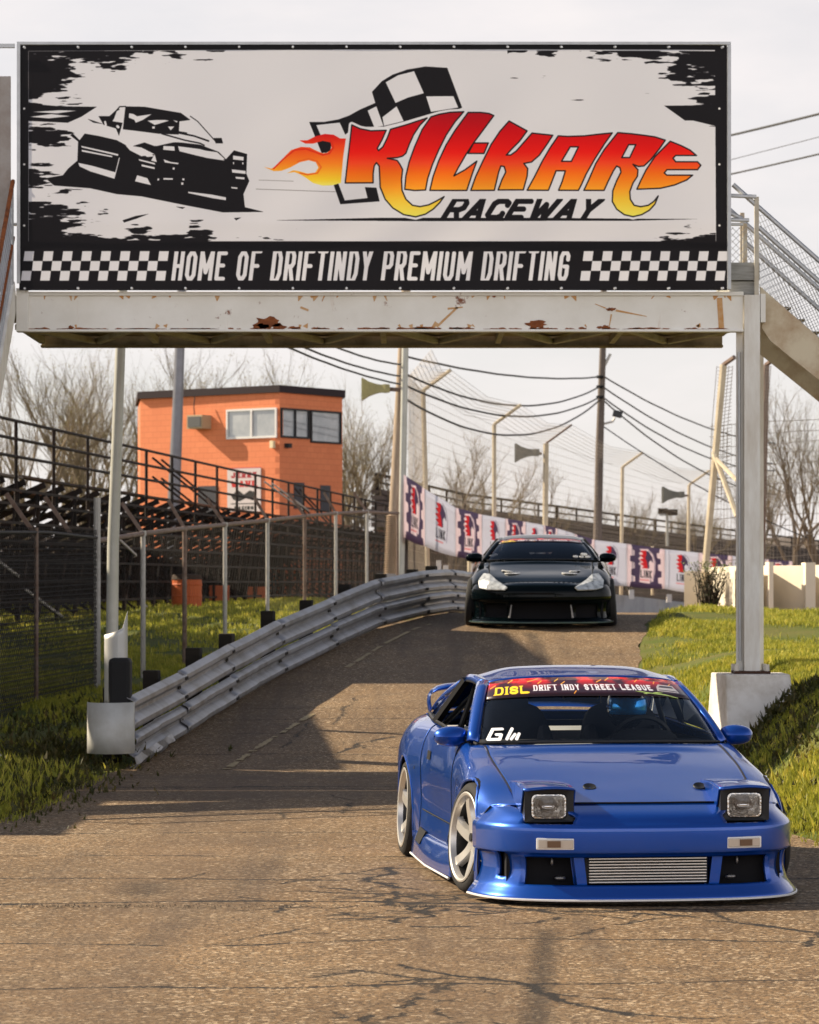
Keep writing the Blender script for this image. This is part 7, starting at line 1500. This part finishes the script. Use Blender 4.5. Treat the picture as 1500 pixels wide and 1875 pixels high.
# ================= black-green coupe coming over the crest
zc_ = thing('sports_coupe', 'dark green-black coupe with clear headlights coming over the crest behind', 'car', (1.685, 41.95, 1.13), R(-2.2)); zc_.rotation_euler = (R(1.6), 0, R(-2.2)); zc_.scale = (1, 1, .93)
S = [
 [(0, .15, .64), (.33, .165, .635), (.58, .235, .615), (.73, .33, .60), (.83, .43, .57), (.875, .49, .49), (.89, .52, .38), (.895, .53, .22), (.88, .53, .1)],
 [(0, .42, .715), (.33, .43, .712), (.58, .45, .70), (.74, .48, .70), (.85, .53, .655), (.90, .56, .56), (.905, .56, .38), (.90, .56, .22), (.88, .56, .1)],
 [(0, .82, .785), (.33, .82, .783), (.58, .82, .775), (.745, .83, .79), (.865, .84, .735), (.925, .84, .61), (.93, .84, .38), (.92, .84, .22), (.9, .84, .1)],
 [(0, 1.16, .86), (.33, 1.16, .855), (.58, 1.17, .84), (.755, 1.18, .83), (.86, 1.18, .765), (.90, 1.18, .62), (.905, 1.18, .38), (.91, 1.18, .2), (.90, 1.18, .08)],
 [(0, 1.34, .915), (.33, 1.36, .91), (.58, 1.42, .90), (.76, 1.52, .885), (.84, 1.53, .82), (.88, 1.54, .64), (.875, 1.54, .38), (.90, 1.54, .2), (.90, 1.54, .07)],
 [(0, 2.1, .93), (.33, 2.1, .93), (.6, 2.1, .93), (.765, 2.1, .915), (.845, 2.1, .84), (.885, 2.1, .66), (.875, 2.1, .4), (.90, 2.1, .2), (.90, 2.1, .07)],
 [(0, 2.8, .95), (.33, 2.8, .95), (.6, 2.8, .95), (.765, 2.8, .94), (.86, 2.8, .87), (.91, 2.8, .69), (.90, 2.8, .4), (.90, 2.8, .2), (.89, 2.8, .07)],
 [(0, 3.45, .96), (.33, 3.45, .96), (.58, 3.45, .96), (.75, 3.45, .945), (.88, 3.45, .875), (.945, 3.45, .70), (.945, 3.45, .4), (.92, 3.45, .2), (.90, 3.45, .1)],
 [(0, 3.95, .955), (.33, 3.95, .95), (.55, 3.95, .94), (.68, 3.95, .91), (.80, 3.95, .84), (.87, 3.95, .69), (.87, 3.95, .4), (.85, 3.95, .2), (.83, 3.95, .12)],
 [(0, 4.27, .86), (.33, 4.27, .855), (.5, 4.25, .85), (.60, 4.2, .82), (.70, 4.18, .76), (.77, 4.15, .62), (.77, 4.15, .4), (.75, 4.15, .25), (.72, 4.15, .18)]]
make_body(zc_, S, 9, 6, [(.84, .33, .35), (3.48, .33, .355)], m_dgreen, (4, 8), 2.6, (4.3, 6.2), None)
plan = [(0, 0), (.25, .01), (.5, .05), (.65, .11), (.77, .21), (.85, .34), (.885, .45), (.897, .53)]
xs_ = sorted(set([round(v, 4) for v in list(np.linspace(0, .40, 10))+list(np.linspace(.40, .44, 2))+list(np.linspace(.44, .74, 8))+list(np.linspace(.74, .897, 10))]))
P_f = fascia(zc_, plan, [(.07, -.1), (.072, .02), (.09, .03), (.12, .01), (.15, -.02), (.25, -.03), (.36, -.01), (.40, .02), (.48, .02), (.55, .0), (.60, -.04)], S[0][:5], xs_, [(0, .40, .14, .365), (.44, .74, .15, .345)], m_dgreen)
mb = MB(); mb.span((-.8, .26, .06), (.8, .34, .5)); mb.build('radiator_support', m_seam, zc_)
m_clear = mat('clear_lamp', (.68, .70, .70), .25, .3, bump=(40, .5), noise=(16, .95, (.10, .11, .11)))
for sg in (1, -1):
    mb = MB(); pts = [(.735, .44, .735), (.655, .36, .725), (.57, .20, .64), (.43, .02, .555), (.47, .0, .52), (.70, .09, .525), (.785, .19, .55), (.80, .30, .64)]; ctr = (.66, .19, .62)
    v = [(sg*x, y-.012, z+.006) for x, y, z in pts]+[(sg*ctr[0], ctr[1]-.03, ctr[2]+.02)]; n = len(pts); mb.add(v, [((k, (k+1) % n, n) if sg < 0 else ((k+1) % n, k, n)) for k in range(n)]); hl = mb.build('headlight', m_clear, zc_, solid=.02)
    mb = MB(); blob(mb, (sg*.66, .215, .59), (.05, .02, .05)); mb.build('projector', m_chrome, hl, smooth=True)
    mb = MB(); mb.add([(sg*.735, .435, .71), (sg*.79, .31, .63), (sg*.785, .225, .56), (sg*.765, .23, .58)], [(0, 1, 2, 3)]); mb.build('side_marker', mat('orange_marker', (.7, .22, .06), .3), hl, solid=.01)
    mb = MB(); mb.tube([(sg*.405, .02, .15), (sg*.38, .03, .33)], [.016, .007], 6); mb.build('bumper_strut', m_disc, zc_)
    mb = MB()
    for cx, cy, w_, h_, an in ((.37, .62, .095, .05, 0), (.44, .80, .075, .05, .5)):
        pts = []
        for k in range(11): a = math.pi*(k/10); X = cx+w_*math.cos(a)*math.cos(an)+0; Y = cy-h_*math.sin(a)*1.6+w_*math.cos(a)*math.sin(an)*1.4; pts.append((sg*X, Y, .7495+(Y-.62)*.16-.06*max(0, X-.40)+.012*math.sin(a)))
        mb.tube(pts, .010, 6)
    mb.build('hood_vent_rim', m_silverw, zc_)
    mb = MB(); [blob(mb, (sg*cx, cy, .748+(cy-.62)*.16), (.07, .05, .008)) for cx, cy in ((.37, .60), (.44, .78))]; mb.build('hood_vent', m_seam, zc_, smooth=True)
mb = MB(); row = [(p[0], p[1]-.004, .085) for p in P_f[8]]; mb.tube([Vector(p) for p in mirrored_row([tuple(p) for p in row])], .012, 6); mb.build('splitter_edge', mat('lip_teal', (.06, .10, .10), .3, .3, coat=1), zc_, smooth=True)
WB = [(0, 1.33, .925), (.27, 1.35, .925), (.50, 1.40, .92), (.66, 1.48, .91), (.715, 1.55, .905)]; WT = [(0, 2.02, 1.215), (.20, 2.02, 1.212), (.37, 2.04, 1.205), (.48, 2.07, 1.19), (.53, 2.10, 1.178)]
RM = [(0, 2.45, 1.265), (.2, 2.45, 1.26), (.36, 2.45, 1.25), (.47, 2.45, 1.235), (.53, 2.45, 1.215)]; RT = [(0, 2.9, 1.235), (.19, 2.9, 1.23), (.33, 2.9, 1.225), (.43, 2.89, 1.21), (.48, 2.88, 1.195)]; RB = [(0, 3.95, .975), (.2, 3.95, .974), (.38, 3.94, .965), (.5, 3.92, .955), (.56, 3.90, .95)]
belt = [(.762, 1.62, .905), (.775, 2.1, .925), (.775, 2.6, .94), (.745, 3.1, .955), (.66, 3.6, .965)]
greenhouse(zc_, WB, WT, RM, RT, RB, belt, m_dgreen, m_wst, False, .80)
mirror_part(zc_, .85, 1.66, .945, m_dgreen, 1.05)
mb = MB(); mb.span((-.8, 1.3, .16), (.8, 3.9, .19)); mb.span((-.74, 1.55, .62), (.74, 1.9, .86)); mb.span((-.8, 1.3, .16), (-.76, 3.7, .88)); mb.span((.76, 1.3, .16), (.8, 3.7, .88)); mb.build('cabin_tub', m_int, zc_); seat(zc_, -.36, 2.4, .24); seat(zc_, .36, 2.4, .24)
mb = MB()
for dx, dz, s in ((.46, .955, .035), (.54, .95, .03), (.62, .95, .035), (.57, .985, .045)): blob(mb, (dx, 1.405+(dz-.94)*2.35+.10*max(0, dx-.5)*5-.02, dz+.01), (s, .006, s*.5))
mb.build('glass_sticker', m_silverw, zc_, smooth=True)
for x, y, sg in ((-.845, .84, -1), (.845, .84, 1), (-.87, 3.48, -1), (.87, 3.48, 1)): wheel(zc_, x, y, .34, .25, sg, R(-2) if y < 2 else 0, R(4), .24, 5, m_drim, 0, .05)
zdr = thing('person', 'driver in dark clothes barely visible behind the tinted windscreen of the black coupe', 'person', (0, 0, 0))
nd = [(0, .2, .36, .15), (0, .22, .55, .15), (0, .22, .72, .15), (0, .18, .84, .055), (0, .16, .93, .09), (0, .16, 1.0, .085)]; ed = [(k, k+1) for k in range(5)]
for sg in (1, -1): b0 = len(nd); nd += [(sg*.19, .2, .76, .06), (sg*.25, 0, .6, .045), (sg*.18, -.2, .72, .03)]; ed += [(2, b0), (b0, b0+1), (b0+1, b0+2)]
skin_fig('body', nd, ed, mat('driver_dark', (.05, .035, .03), .8), zdr, 1); zdr.location = zc_.location+Matrix.Rotation(R(-2.2), 3, 'Z') @ Vector((.36, 2.3, .2)); zdr.scale = (.92,)*3
